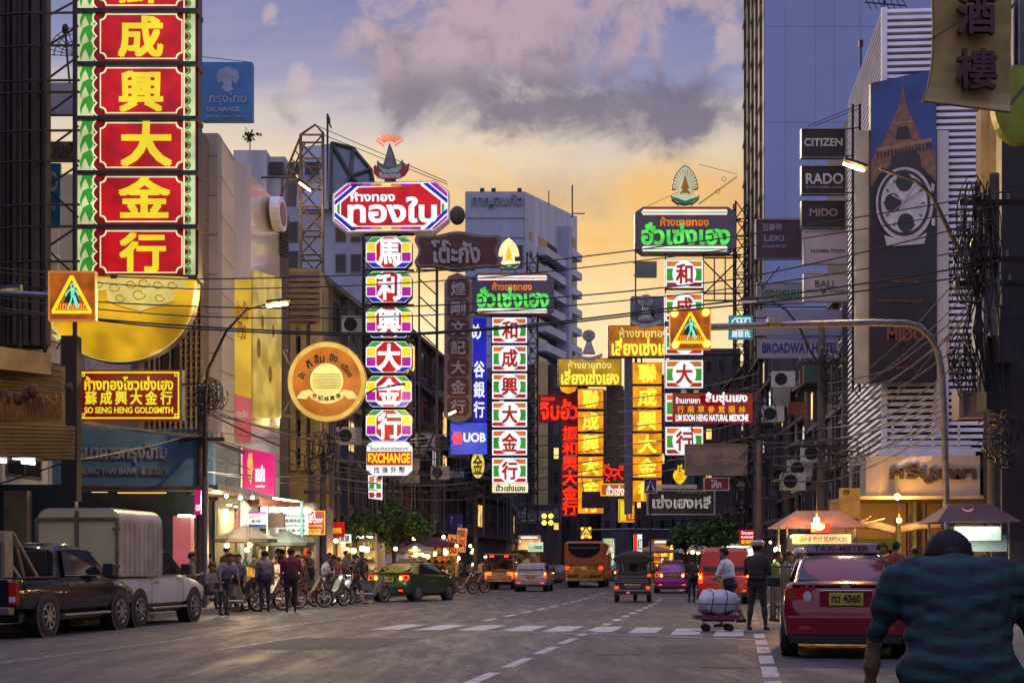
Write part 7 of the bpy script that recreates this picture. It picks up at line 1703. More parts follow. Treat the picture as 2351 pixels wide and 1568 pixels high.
def cring(y, wb, wt, zb, zt):
    h = [(0, zb), (wb, zb), (wb*.985, zb+(zt-zb)*.12), (wt+(wb-wt)*.25, zb+(zt-zb)*.72), (wt, zt-(zt-zb)*.10-.01), (wt*.9, zt-.012), (wt*.5, zt+.008), (0, zt+.015)]
    return [(x, y, z) for x, z in h]+[(-x, y, z) for x, z in h[-2:0:-1]]
def wheel(root, x, y, r, w, rim=M_rim, arch=True):
    s = 1 if x > 0 else -1; mb = MB(); n = 24
    prof = [(0, r*.62), (0, r*.9), (w*.12, r*.985), (w*.5, r), (w*.88, r*.985), (w, r*.9), (w, r*.62)]
    rings = [[(x-s*w+s*a, y+q*math.cos(2*math.pi*j/n), r+q*math.sin(2*math.pi*j/n)) for j in range(n)] for a, q in prof]
    mb.loft(rings, 0, True); t = mb.build('wheel', M_tyre, root, smooth=40)
    rm = MB(); MB().cyl((x-s*.03, y, r), r*.64, s*.012, 'x', 20).build('brake_disc', M_plast, t)
    rm.tube([(x-s*.004, y+r*.62*math.cos(2*math.pi*j/24), r+r*.62*math.sin(2*math.pi*j/24)) for j in range(25)], .016, 5)
    for k in range(8):
        a = 2*math.pi*k/8; c, q = math.cos(a), math.sin(a); u = Vector((0, c, q)); v = Vector((0, -q, c)); o_ = Vector((x+s*.004, y, r))
        rm.slab(o_+u*.05-v*.03, o_+u*r*.6-v*.018, o_+u*r*.6+v*.018, o_+u*.05+v*.03, (s, 0, 0), .015)
    rm.cyl((x, y, r), r*.14, s*.02, 'x', 12); rm.build('rim', rim, t)
    if arch: MB().cyl((x-s*w*1.2, y, r*1.03), r*1.17, s*(w*1.2-.012), 'x', 22).build('wheel_arch', M_plast, root)
def vehicle(S, loc, rot, label, cat, name, group=None):
    root = thing(name, label, cat, (0, 0, 0), group)
    body = MB(); body.loft([ring(*q) for q in S['body']]); body.build('body', S['paint'], root, smooth=38)
    if 'cabin' in S:
        cb = MB(); cb.loft([cring(*q) for q in S['cabin']]); cab = cb.build('cabin', S.get('cabpaint', S['paint']), root, smooth=38)
    W2 = max(q[1] for q in S['body'])
    for q in S.get('glass', ()):    # (name, four corners)
        n_, c = q; a = [Vector(v) for v in c]; nr = (a[1]-a[0]).cross(a[3]-a[0]).normalized(); mid = sum(a, Vector())/4
        if nr.dot(mid-Vector((0, S.get('mid', 2), .7))) < 0: nr = -nr
        k = 5; m_ = MB(); bulge = q[2] if len(q) > 2 else 0 
        rows = []
        m_.slab(*[v+nr*.004 for v in a], nr, .012); m_.build(n_, M_glass, root)
        m2 = MB()
        for i in range(4):
            p, r_ = a[i]+nr*.010, a[(i+1) % 4]+nr*.010; m2.tube([p, r_], .012, 4)
        m2.build('window_seal', S.get('seal', M_plast), root)
    for y in S['axles']:
        for s in (1, -1): wheel(root, s*(W2+.012), y, S.get('wr', .31), S.get('ww', .2), S.get('rim', M_rim))
    for nm, b, m in S.get('boxes', ()):
        o = MB().box(*b).build(nm, m, root)
        bv = o.modifiers.new('b', 'BEVEL'); bv.width = min(.02, .3*min(b[1]-b[0], b[3]-b[2], b[5]-b[4])); bv.segments = 2
    for nm, pts, y0, y1, m in S.get('prisms', ()):
        MB().prism(pts, y0, y1).build(nm, m, root)
    for t, x0, x1, z0, z1, y, m in S.get('texts', ()): txt(root, t, None, 0, m, .03, .006, basis=((x0, y, z0), (x1-x0, 0, 0), (0, 0, z1-z0)))
    root.location = loc; root.rotation_euler = (0, 0, rot)
    return root
def mir(lst):   # mirror named boxes in x
    return [q for n_, b, m in lst for q in ((n_, b, m), (n_, (-b[1], -b[0])+tuple(b[2:]), m))]
def mirp(lst): return [q for n_, p, a, b, m in lst for q in ((n_, p, a, b, m), (n_, [(-x, z) for x, z in p], a, b, m))]
def sedan(p, lit, plate_txt, W2=.88, sign=None, trunk_txt=None, emblem=True):
    tl = M_tailon if lit else M_tail
    S = dict(paint=p, mid=2,
      body=[(.0, W2*.80, .34, .60, .01), (.03, W2*.92, .27, .74), (.09, W2*.965, .23, .93), (.14, W2*.975, .21, 1.03, .02), (.30, W2*.985, .2, 1.075, .025), (.62, W2*.99, .2, 1.07, .02), (1.2, W2, .2, 1.0), (2.2, W2, .2, .97), (3.1, W2, .2, .97), (3.5, W2*.99, .2, .93), (4.0, W2*.97, .2, .84), (4.35, W2*.92, .22, .74), (4.52, W2*.78, .3, .58)],
      cabin=[(.42, W2*.84, W2*.74, 1.0, 1.072), (.62, W2*.86, W2*.72, .98, 1.20), (.95, W2*.88, W2*.70, .96, 1.385), (1.25, W2*.9, W2*.70, .95, 1.45), (1.75, W2*.92, W2*.70, .95, 1.478), (2.3, W2*.92, W2*.69, .95, 1.46), (2.75, W2*.9, W2*.66, .95, 1.36), (3.35, W2*.86, W2*.66, .93, .99)],
      glass=[('rear_window', ((-W2*.74, .455, 1.085), (W2*.74, .455, 1.085), (W2*.62, 1.05, 1.405), (-W2*.62, 1.05, 1.405)))]+[('side_window', ((s*W2*.925, .98, 1.03), (s*W2*.925, 2.95, 1.02), (s*W2*.75, 2.4, 1.385), (s*W2*.765, 1.25, 1.385))) for s in (1, -1)],
      axles=[.78, 3.4], wr=.315,
      prisms=mirp([('tail_light', [(W2*.50, .80), (W2*.53, .97), (W2*.62, 1.0), (W2*.93, .98), (W2*.955, .88), (W2*.93, .80), (W2*.7, .775)], -.0+.055, .20, tl), ('reversing_lamp', [(W2*.60+.06*math.cos(a), .875+.075*math.sin(a)) for a in [2*math.pi*i/14 for i in range(14)]], .04, .1, M_clear if not lit else M_core), ('indicator', [(W2*.78, .83), (W2*.78, .95), (W2*.9, .95), (W2*.92, .88), (W2*.89, .83)], .048, .1, M_amber)]),
      boxes=[('bumper', (-W2*.93, W2*.93, -.045, .10, .33, .60), p), ('bumper_skirt', (-W2*.86, W2*.86, -.03, .12, .21, .34), M_plast), ('plate_recess', (-.36, .36, .02, .06, .72, .94), p), ('number_plate', (-.235, .235, -.0, .03, .745, .925), M_plate), ('boot_line', (-W2*.86, W2*.86, .005, .03, .635, .645), M_plast), ('boot_edge', (-W2*.84, W2*.84, .075, .2, 1.02, 1.05), p), ('chrome_strip', (-.36, .36, .0, .05, .945, .965), M_chrome)]
        +mir([('reflector', (W2*.55, W2*.75, -.055, -.03, .40, .45), tl), ('mirror', (W2*1.03, W2*1.03+.2, 2.55, 2.65, .98, 1.13), M_plast), ('exhaust' , (W2*.45, W2*.52, -.05, .2, .19, .25), M_plast)][:2]),
      texts=[(plate_txt, -.2, .2, .79, .90, -.002, M_ink)])
    if emblem: S['prisms'] += [('emblem', [(.07*math.cos(a), 1.0+.045*math.sin(a)) for a in [2*math.pi*i/16 for i in range(16)]], .055, .085, M_chrome)]
    if sign:
        S['boxes'] += [('roof_sign', (-.52, .52, 1.55, 1.75, 1.49, 1.64), mat('roof_sign', (.34, .3, .34), .4, 0, .1)), ('roof_rack', (-.66, .66, 1.5, 1.8, 1.475, 1.5), M_plast)]
        S['texts'] += [(sign, -.4, .4, 1.525, 1.61, 1.548, mat('roof_sign_red', (.25, .02, .02), .5))]
    if trunk_txt: S['texts'] += [(trunk_txt, -.62, -.42, 1.0, 1.03, .066, M_chrome)]
    return S
def place(x, y, off=0): Y = CZ*F/(y-HY); return (px(x, Y), Y, 0)
def heading(Y): return -math.atan((g(Y+3)-g(Y-1))/4)
P_red = paint('taxi_red', (.23, .004, .017), .16); 
Yt = 20.4
vehicle(sedan(P_red, False, 'ทว 4360', sign='TAXI-METER', trunk_txt='1.8 E'), (px(1922, Yt)+.0, Yt-.55, 0), heading(21)-R(1.5), 'dark red taxi parked on the right with a taxi meter roof sign and yellow plate', 'taxi', 'taxi')
vehicle(sedan(paint('taxi_magenta', (.32, .008, .27)), True, 'ทร 812', sign='TAXI-METER'), (px(1543, 70), 70, 0), heading(70), 'magenta pink taxi ahead in the right lane', 'taxi', 'taxi')
S = sedan(paint('taxi_green', (.028, .06, .02)), True, 'ทม 295', sign='TAXI-METER'); S['cabpaint'] = paint('taxi_yellow', (.34, .27, .03))
S['boxes'] += [('yellow_shoulder', (-.8, .8, .16, .6, 1.075, 1.105), S['cabpaint'])]
vehicle(S, (px(890, 53), 53, 0), R(-24), 'green and yellow taxi turning near the left pavement', 'taxi', 'taxi')
# far saloons
for x, Y, c, lb, lit in ((1263, 118, (.03, .03, .035), 'far dark car left of the big bus', False), (1286, 108, (.12, .11, .10), 'grey car close to the left side of the big bus', True), (1397, 112, (.02, .02, .022), 'black car close to the right side of the big bus', True), (1240, 130, (.25, .25, .27), 'far pale car left of the dark car', False), (1622, 88, (.25, .25, .25), 'pale car ahead of the red van on its left', True)):
    vehicle(sedan(paint('car_'+lb.split()[1], c), lit, 'กข 51'), (px(x, Y), Y, 0), heading(Y), lb, 'car', 'car')
def suv(p, lit, W2, H, L, plate_txt, tall=False):
    tl = M_tailon if lit else M_tail; b = 1.0 if not tall else 1.05
    return dict(paint=p, mid=2.2,
      body=[(.0, W2*.86, .36, .72, .01), (.04, W2*.95, .3, .94), (.12, W2*.985, .26, b+.02), (.5, W2, .25, b+.02), (2, W2, .25, b), (L-1.2, W2, .25, b), (L-.5, W2*.97, .27, b-.12), (L-.1, W2*.9, .32, b-.24), (L, W2*.78, .4, .7)],
      cabin=[(.06, W2*.92, W2*.84, b-.05, b+.06), (.14, W2*.93, W2*.83, b-.05, H-.16), (.30, W2*.94, W2*.82, b-.05, H-.04), (.8, W2*.95, W2*.81, b-.05, H), (L*.5, W2*.95, W2*.80, b-.05, H-.01), (L-2.0, W2*.93, W2*.78, b-.05, H-.1), (L-1.15, W2*.88, W2*.74, b-.06, b+.04)],
      glass=[('rear_window', ((-W2*.76, .065, b+.10), (W2*.76, .065, b+.10), (W2*.68, .21, H-.13), (-W2*.68, .21, H-.13)))]+[('side_window', ((s*W2*.955, .5, b+.06), (s*W2*.955, L-1.7, b+.06), (s*W2*.85, L-2.2, H-.14), (s*W2*.86, .55, H-.14))) for s in (1, -1)],
      axles=[.85, L-.95], wr=.34, ww=.23,
      boxes=[('bumper', (-W2*.95, W2*.95, -.07, .1, .38, .62), p), ('number_plate', (-.24, .24, -.09+.05, .0, .70, .86), M_plate), ('plate_garnish', (-.4, .4, -.03, .02, .87, .91), M_chrome), ('skirt', (-W2*.88, W2*.88, -.04, .12, .26, .39), M_plast)]
        +mir([('tail_light', (W2*.80, W2*.955, -.02, .14, .72, b+.04), tl), ('brake_core', (W2*.84, W2*.92, -.035, 0, .88, 1.0), M_core if lit else M_clear), ('mirror', (W2*1.0, W2*1.0+.2, L-1.85, L-1.72, b, b+.18), M_plast), ('fog_reflector', (W2*.6, W2*.8, -.08, -.06, .44, .5), tl)]),
      texts=[(plate_txt, -.2, .2, .74, .83, -.045, M_ink)])
vehicle(suv(paint('silver_grey', (.30, .28, .31)), True, .87, 1.52, 4.2, 'ฮค 37'), (px(1218, 74.5), 74.5, 0), heading(74), 'silver grey car with glowing brake lights beside the striped taxi pickup', 'car', 'car')
vehicle(suv(paint('van_red', (.38, .02, .012)), True, .93, 1.98, 4.6, 'นง 88', True), (px(1663, 49.5), 49.5, 0), heading(50), 'bright red van with glowing tail lights behind the man with the trolley', 'van', 'van')
vehicle(suv(paint('white_minivan', (.5, .5, .52)), False, .9, 1.95, 4.6, 'ฮม 12', True), (px(905, 70), 74.5, 0), R(180)+heading(70), 'white minivan facing the camera behind the green and yellow taxi', 'van', 'van')
for x in (-1, 1):
    pass
# pickups
def pickup(p, W2, lit, L=5.2, doors=True):
    tl = M_tailon if lit else M_tail
    S = dict(paint=p, mid=3,
      body=[(.0, W2*.95, .52, 1.02, .0), (.05, W2*.98, .48, 1.07, .0), (.4, W2, .45, 1.08, .0), (1.65, W2, .42, 1.08, .0), (1.75, W2, .40, 1.08, .0), (3.4, W2, .40, 1.08), (3.9, W2, .42, 1.07), (4.5, W2*.98, .45, 1.0), (5.0, W2*.93, .48, .88), (L, W2*.8, .55, .75)],
      cabin=[(1.62, W2*.93, W2*.80, 1.0, 1.12), (1.68, W2*.93, W2*.78, 1.0, 1.62), (1.85, W2*.94, W2*.77, 1.0, 1.72), (2.4, W2*.94, W2*.76, 1.0, 1.745), (2.95, W2*.93, W2*.74, 1.0, 1.68), (3.35, W2*.91, W2*.74, 1.0, 1.45), (3.95, W2*.88, W2*.76, 1.0, 1.1)],
      glass=[('rear_window', ((-W2*.70, 1.625, 1.18), (W2*.70, 1.625, 1.18), (W2*.66, 1.665, 1.58), (-W2*.66, 1.665, 1.58)))]+[('side_window', ((s*W2*.955, 1.85, 1.12), (s*W2*.955, 3.72, 1.12), (s*W2*.815, 3.0, 1.62), (s*W2*.83, 1.92, 1.63))) for s in (1, -1)],
      axles=[1.15, 4.25], wr=.38, ww=.25,
      boxes=[('tailgate', (-W2*.80, W2*.80, -.03, .02, .62, 1.06), p), ('rear_bumper', (-W2*.92, W2*.92, -.16, .04, .44, .58), mat('bumper_steel', (.25, .22, .18), .35, .6)), ('bed_rail', (-W2*.97, -W2*.9, .02, 1.62, 1.08, 1.11), M_plast), ('bed_rail', (W2*.9, W2*.97, .02, 1.62, 1.08, 1.11), M_plast), ('number_plate', (-.2, .2, -.18, -.15, .46, .57), M_plate), ('underbody', (-W2*.8, W2*.8, .4, L-.4, .28, .45), M_plast)]
        +mir([('tail_light', (W2*.82, W2*.995, -.02, .10, .62, 1.02), tl), ('clear_lens', (W2*.84, W2*.97, -.03, .0, .66, .76), M_clear), ('side_step', (W2*.93, W2*1.05, 1.75, 3.7, .36, .41), mat('step_alloy', (.3, .29, .28), .4, .6)), ('mirror', (W2*1.02, W2*1.02+.22, 3.35, 3.5, 1.12, 1.36), M_plast), ('door_handle', (W2*.995, W2*1.015, 1.95, 2.12, .93, .97), M_chrome), ('door_line', (W2*.998, W2*1.003, 1.78, 1.79, .45, 1.07), M_plast), ('door_line', (W2*.998, W2*1.003, 3.55, 3.56, .45, 1.07), M_plast)]))
    S['prisms'] = []
    return S
P_blk = paint('pickup_black', (.008, .009, .014), .15)
Yb = 25.0; hb = heading(27)
pk = vehicle(pickup(P_blk, .9, False), (px(60, 25.6)-.86, 25.2, 0), hb, 'black pickup truck parked at the left edge with boards in its bed', 'pickup truck', 'pickup_truck')
# load in the black pickup's bed: its own things
def local(obj, v): return obj.matrix_basis @ Vector(v)
def rbox(mb, o, b):
    n0 = len(mb.v); mb.box(*b)
    for i in range(n0, len(mb.v)): mb.v[i] = local(o, mb.v[i])
mb = MB(); rbox(mb, pk, (-.62, .58, .05, .12, .62, 1.72)); o = mb.build('board_panel', mat('load_board', (.10, .095, .08), .6, 0, .25, 2)); tag(o, 'large grey brown board standing at the tail of the black pickup', 'board')
mb = MB(); rbox(mb, pk, (.05, .5, .0, .10, 1.72, 1.86)); rbox(mb, pk, (-.7, .55, .2, .5, 1.1, 1.9)); o = mb.build('packing_case', mat('load_card', (.36, .29, .17), .7, 0, .2, 3)); tag(o, 'pale cardboard packing piled behind the grey brown board', 'packing')
mb = MB()
for a, b in (((.55, .5, 1.9), (.82, .9, 1.08)), ((.55, .5, 1.9), (-.7, .5, 1.92)), ((.55, .9, 1.08), (.55, .5, 1.9)), ((.2, .3, 1.85), (.62, .6, 1.1)), ((.62, .6, 1.1), (.35, .6, 1.5)), ((-.4, .3, 1.9), (.1, .25, 2.55))):
    mb.tube([local(pk, a), local(pk, b)], .028, 5)
o = mb.build('leaning_timber', mat('load_timber', (.36, .25, .13), .7, 0, .2, 6)); tag(o, 'pale thin timber frame leaning in the bed of the black pickup', 'timber')
P_wht = paint('pickup_white', (.52, .52, .54), .3, .1)
wp = vehicle(pickup(P_wht, .88, False), (px(262, 30)-.66, 29.6, 0), heading(30), 'white pickup truck with a tall cream canopy box parked beyond the black one', 'pickup truck', 'pickup_truck')
M_box = mat('canopy_cream', (.66, .52, .26), .5, 0, .12, 1.2); M_boxs = mat('canopy_aluminium', (.42, .41, .43), .35, .5, .2, 2); M_boxf = mat('canopy_frame', (.2, .15, .08), .5, .2)
def rprism(o, name, pts, y0, y1, m, parent):
    mb = MB(); mb.prism(pts, y0, y1); b = mb.build(name, m); b.parent = parent; return b
def arch(w, z0, z1, r, n=8):
    pts = [(-w, z0), (w, z0)]
    for i in range(n+1):
        a = math.pi/2*i/n; pts.append((w-r+r*math.cos(a), z1-r+r*math.sin(a)))
    for i in range(n+1):
        a = math.pi/2*i/n; pts.append((-w+r-r*math.sin(a), z1-r+r*math.cos(a)))
    return pts
bx = rprism(wp, 'canopy_box', arch(.92, 1.09, 2.52, .30), .03, 2.25, M_boxs, wp)
rprism(wp, 'rear_panel', arch(.90, 1.12, 2.49, .29), .0, .03, M_box, wp)
mb = MB(); mb.box(-.92, -.86, -.04, .0, 1.10, 2.3).box(.86, .92, -.04, .0, 1.10, 2.3).box(-.04, .04, -.04, .0, 1.16, 2.46).box(-.86, -.04, -.04, .0, 1.10, 1.16).box(.04, .86, -.04, .0, 1.10, 1.16).box(-.86, -.04, -.04, .0, 2.26, 2.32).box(.04, .86, -.04, .0, 2.26, 2.32)
b = mb.build('door_frame', M_boxf); b.parent = wp
mb = MB(); mb.box(.08, .34, -.08, -.045, 1.56, 1.60).box(.80, .98, -.07, -.045, 1.28, 1.33).box(.80, .98, -.07, -.045, 2.05, 2.10); b = mb.build('latch', M_boxf); b.parent = wp
mb = MB()
for i in range(9):
    y = .3+i*.24; mb.box(.92, .932, y, y+.02, 1.12, 2.2)
b = mb.build('panel_rib', M_boxs); b.parent = wp
# far pickup taxi with a railed top
sp = vehicle(pickup(paint('pickup_maroon', (.16, .04, .03)), .86, True, 5.2), (px(1146, 82), 82, 0), heading(82), 'maroon passenger pickup with orange lit tail and two red roof lamps', 'pickup truck', 'pickup_truck')
mb = MB(); mb.box(-.86, .86, .0, 2.2, 2.0, 2.08)
for x in (-.82, .82):
    for y in (.05, 1.0, 2.0): mb.box(x-.03, x+.03, y-.03, y+.03, 1.08, 2.0)
b = mb.build('passenger_canopy', paint('pickup_maroon', (.16, .04, .03))); b.parent = sp
for s in (-1, 1):
    b = MB().box(s*.42-.12, s*.42+.12, -.06, .0, 1.86, 1.98).build('roof_lamp', M_tailon); b.parent = sp
    b = MB().box(s*.62-.18, s*.62+.18, -.05, -.03, .8, 1.02).build('orange_reflector', glow('orange_reflector', (255, 150, 50), 1.3, .3, 4)); b.parent = sp
b = MB().box(-.62, .62, -.05, -.035, .62, .98).build('decorated_tailgate', mat('tailgate_tan', (.42, .28, .2), .5, .2, .3, 5)); b.parent = sp
# orange city bus
def bus(label, x, Y, W2, H, lit=True, sc=1.0):
    root = thing('city_bus', label, 'bus', (0, 0, 0)); P_o = paint('bus_orange', (.44, .085, .012), .4, 0)
    def rr_(y, w, z0, z1, r=.22): return [(x_, y, z) for x_, z in [(-w+r*.6, z0), (w-r*.6, z0), (w, z0+r*.6), (w, z1-r), (w-r*.3, z1-r*.3), (w-r, z1), (-w+r, z1), (-w+r*.3, z1-r*.3), (-w, z1-r), (-w, z0+r*.6)]]
    MB().loft([rr_(0, W2*.97, .5, H-.1), rr_(.08, W2, .42, H), rr_(11, W2, .42, H), rr_(11.2, W2*.96, .5, H-.12)]).build('body', P_o, root, smooth=35)
    zt, zb = H-.14, H-1.05
    pts = [(-W2*.80, zt), (W2*.80, zt), (W2*.78, zt-.45), (W2*.62, zb+.24), (W2*.35, zb+.05), (0, zb), (-W2*.35, zb+.05), (-W2*.62, zb+.24), (-W2*.78, zt-.45)]
    MB().prism(pts, -.03, .0).build('rear_window', M_glass, root)
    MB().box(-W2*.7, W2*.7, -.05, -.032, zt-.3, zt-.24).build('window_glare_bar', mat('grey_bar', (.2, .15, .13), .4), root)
    MB().box(-W2*.92, W2*.92, -.05, .0, 1.42, 1.46).build('trim_line', M_plast, root)
    mb = MB().box(-W2*.94, W2*.94, -.05, .0, .62, 1.38); mb.build('engine_cover', mat('polished_orange', (.55, .24, .07), .18, .85, .5, 2.5), root)
    MB().box(-W2*.95, W2*.95, -.16, .0, .44, .60).build('bumper', mat('bus_bumper', (.4, .3, .12), .25, .8, .4, 3), root)
    MB().box(-.2, .2, -.08, -.05, 1.12, 1.36).build('badge', mat('badge_gold', (.7, .5, .15), .3, .5), root); MB().box(-.28, .28, -.19, -.16, .44, .6).build('number_plate', M_plate, root)
    for s in (-1, 1):
        MB().prism([(s*W2*.84+.14*math.cos(a), 1.25+.13*math.sin(a)) for a in [2*math.pi*i/16 for i in range(16)]], -.1, -.03).build('tail_light', M_tailon if lit else M_tail, root)
        MB().box(s*W2*.55-.35, s*W2*.55+.35, -.07, -.05, .66, .8).build('grille', M_plast, root)
    for y in (2.6, 8.5):
        for s in (1, -1): wheel(root, s*(W2-.05), y, .5, .4, arch=False)
    root.location = (px(x, Y), Y, 0); root.rotation_euler = (0, 0, heading(Y)); return root
bus('big orange city bus with a dark curved rear window', 1341, 89.5, 1.26, 2.92)
bus('far orange bus whose roof shows over the silver grey car', 1207, 118, 1.2, 2.75, False)
# three wheeled taxi
def tuktuk(label, x, Y):
    root = thing('three_wheeler', label, 'three wheeled taxi', (0, 0, 0)); D = mat('tuk_dark', (.045, .045, .055), .35, .4, .3, 4)
    MB().loft([ring(0, .58, .42, .98, 0), ring(.08, .63, .38, 1.02, 0), ring(1.1, .64, .36, 1.02, 0), ring(1.5, .6, .34, .7), ring(2.4, .42, .34, .66), ring(2.7, .22, .4, .6)]).build('body', D, root, smooth=38)
    def rf(y, w, z, h): return [(xx, y, z+h*(1-(abs(xx)/w)**2.6)) for xx in [w*math.cos(math.pi*i/12) for i in range(13)]]+[(xx, y, z-.05-.1*(1-(abs(xx)/w)**2)) for xx in [-w*.96*math.cos(math.pi*i/12) for i in range(13)]]
    MB().loft([rf(-.12, .62, 1.56, .2), rf(-.02, .70, 1.55, .3), rf(1.2, .70, 1.56, .3), rf(2.2, .6, 1.55, .22), rf(2.35, .5, 1.55, .12)]).build('canopy', mat('canopy_black', (.012, .012, .014), .6, 0, .2, 5), root, smooth=50)
    fr = MB()
    for s in (-1, 1): fr.tube([(s*.58, .05, 1.0), (s*.6, .0, 1.56)], .022, 6).tube([(s*.56, 1.2, 1.0), (s*.58, 1.2, 1.56)], .02, 6).tube([(s*.4, 2.1, .7), (s*.5, 2.0, 1.56)], .02, 6)
    fr.build('frame', M_chrome, root)
    MB().prism([(-.10, 1.0), (.10, 1.0), (.16, 1.3), (.05, 1.5), (-.05, 1.5), (-.16, 1.3)], .9, 1.0).build('driver_screen', M_plast, root)
    MB().box(-.54, .54, .1, .5, 1.02, 1.12).build('seat_back', mat('seat_dark', (.03, .025, .03), .6), root)
    for k, (z, h) in enumerate(((.90, .035), (.80, .03), (.72, .03))): MB().box(-.56, .56, -.035, .0, z, z+h).build('chrome_bar', M_chrome, root)
    MB().box(-.3, .3, -.04, -.0, .60, .66).build('name_strip', mat('strip_gold', (.6, .42, .2), .3, .6, .5, 6), root); MB().box(-.26, .26, -.05, -.01, .52, .56).build('chrome_script', M_chrome, root)
    MB().box(-.66, .66, -.09, .02, .40, .46).build('bumper', M_chrome, root); MB().box(-.62, .62, -.04, .3, .28, .40).build('chassis', M_plast, root)
    for s in (-1, 1):
        MB().box(s*.56-.07, s*.56+.07, -.06, .0, .48, .58).build('tail_light', M_tailon, root)
        wheel(root, s*.66, .45, .26, .16, arch=False)
    MB().box(.54, .66, -.06, .0, .92, 1.02).build('brake_light', M_tailon, root); MB().box(-.2, -.10, -.05, .0, .32, .38).build('fog_light', M_tailon, root)
    wheel(root, .07, 2.35, .26, .14, arch=False)
    root.location = (px(x, Y), Y, 0); root.rotation_euler = (0, 0, heading(Y)); root.scale = (1.02, 1.02, 1.02); return root
tuktuk('dark three wheeled taxi with a black rounded canopy and chrome rear', 1452, 52)
# motorcycles parked along the left pavement
def motorbike(label, x, Y, rot, c, lit=False, z=0):
    root = thing('motorcycle', label, 'motorcycle', (0, 0, 0), None)
    for y in (.3, 1.5):
        mb = MB(); n = 24; fs_ = []
        pr = ((-.045, .245), (-.05, .27), (-.03, .293), (0, .3), (.03, .293), (.05, .27), (.045, .245), (-.045, .245))
        mb.loft([[(a, y+q*math.cos(2*math.pi*j/n), .3+q*math.sin(2*math.pi*j/n)) for j in range(n)] for a, q in pr], 0, False); w_ = mb.build('wheel', M_tyre, root, smooth=50)
        rm = MB(); rm.loft([[(a, y+q*math.cos(2*math.pi*j/n), .3+q*math.sin(2*math.pi*j/n)) for j in range(n)] for a, q in ((-.03, .215), (-.03, .247), (.03, .247), (.03, .215), (-.03, .215))], 0, False)
        rm.cyl((-.06, y, .3), .07, .12, 'x', 12)
        for k in range(10): rm.tube([(0, y+.06*math.cos(.63*k), .3+.06*math.sin(.63*k)), (0, y+.22*math.cos(.63*k+.2), .3+.22*math.sin(.63*k+.2))], .006, 4)
        rm.build('rim', M_rim, w_)
        MB().loft([[(-.07, y+q*math.cos(t), .3+q*math.sin(t)), (.07, y+q*math.cos(t), .3+q*math.sin(t)), (.07, y+(q+.015)*math.cos(t), .3+(q+.015)*math.sin(t)), (-.07, y+(q+.015)*math.cos(t), .3+(q+.015)*math.sin(t))] for q, t in [(.325, R(30+14*k)) for k in range(9)]]).build('mudguard', c, root)
    for s_ in (-1, 1): MB().ball((s_*.36, 1.37, 1.22), (.07, .02, .045), 10, 6).build('mirror', M_plast, root)
    MB().tube([(.12, .9, .32), (.14, .4, .33), (.14, -.02, .38)], .04, 8).build('exhaust', M_chrome, root); MB().tube([(-.1, .75, .3), (-.22, .72, .03)], .012, 5).build('side_stand', M_steel, root)
    MB().box(-.11, .11, .7, 1.05, .24, .5).build('engine', M_gsteel, root)
    MB().loft([[(-.1, 0, .62), (.1, 0, .62), (.08, 0, .74), (-.08, 0, .74)], [(-.13, .3, .55), (.13, .3, .55), (.11, .3, .78), (-.11, .3, .78)], [(-.13, .8, .4), (.13, .8, .4), (.11, .8, .72), (-.11, .8, .72)], [(-.11, 1.0, .32), (.11, 1.0, .32), (.1, 1.0, .46), (-.1, 1.0, .46)], [(-.15, 1.17, .36), (.15, 1.17, .36), (.15, 1.13, .56), (-.15, 1.13, .56)], [(-.17, 1.33, .62), (.17, 1.33, .62), (.16, 1.26, .82), (-.16, 1.26, .82)], [(-.08, 1.45, .86), (.08, 1.45, .86), (.08, 1.40, 1.0), (-.08, 1.40, 1.0)]]).build('body', c, root, smooth=50)
    MB().loft([[(-.11, .02, .76), (.11, .02, .76), (.09, .02, .83), (-.09, .02, .83)], [(-.13, .4, .76), (.13, .4, .76), (.11, .4, .84), (-.11, .4, .84)], [(-.1, .85, .70), (.1, .85, .70), (.08, .85, .78), (-.08, .85, .78)]]).build('seat', M_plast, root, smooth=50)
    MB().tube([(-.32, 1.28, 1.02), (-.1, 1.36, 1.0), (.1, 1.36, 1.0), (.32, 1.28, 1.02)], .016, 6).tube([(-.28, 1.32, 1.02), (-.33, 1.36, 1.2)], .01, 4).tube([(.28, 1.32, 1.02), (.33, 1.36, 1.2)], .01, 4).tube([(-.06, 1.5, .3), (-.06, 1.38, .9)], .02, 6).tube([(.06, 1.5, .3), (.06, 1.38, .9)], .02, 6).build('handlebar', M_chrome, root)
    MB().box(-.07, .07, -.06, .02, .60, .70).build('tail_light', M_tailon if lit else M_tail, root); MB().box(-.1, .1, -.1, -.08, .42, .56).build('number_plate', M_white, root)
    MB().ball((0, 1.48, .88), (.08, .06, .08)).build('headlight', M_clear, root)
    root.location = (px(x, Y), Y, z); root.rotation_euler = (0, 0, rot); return root
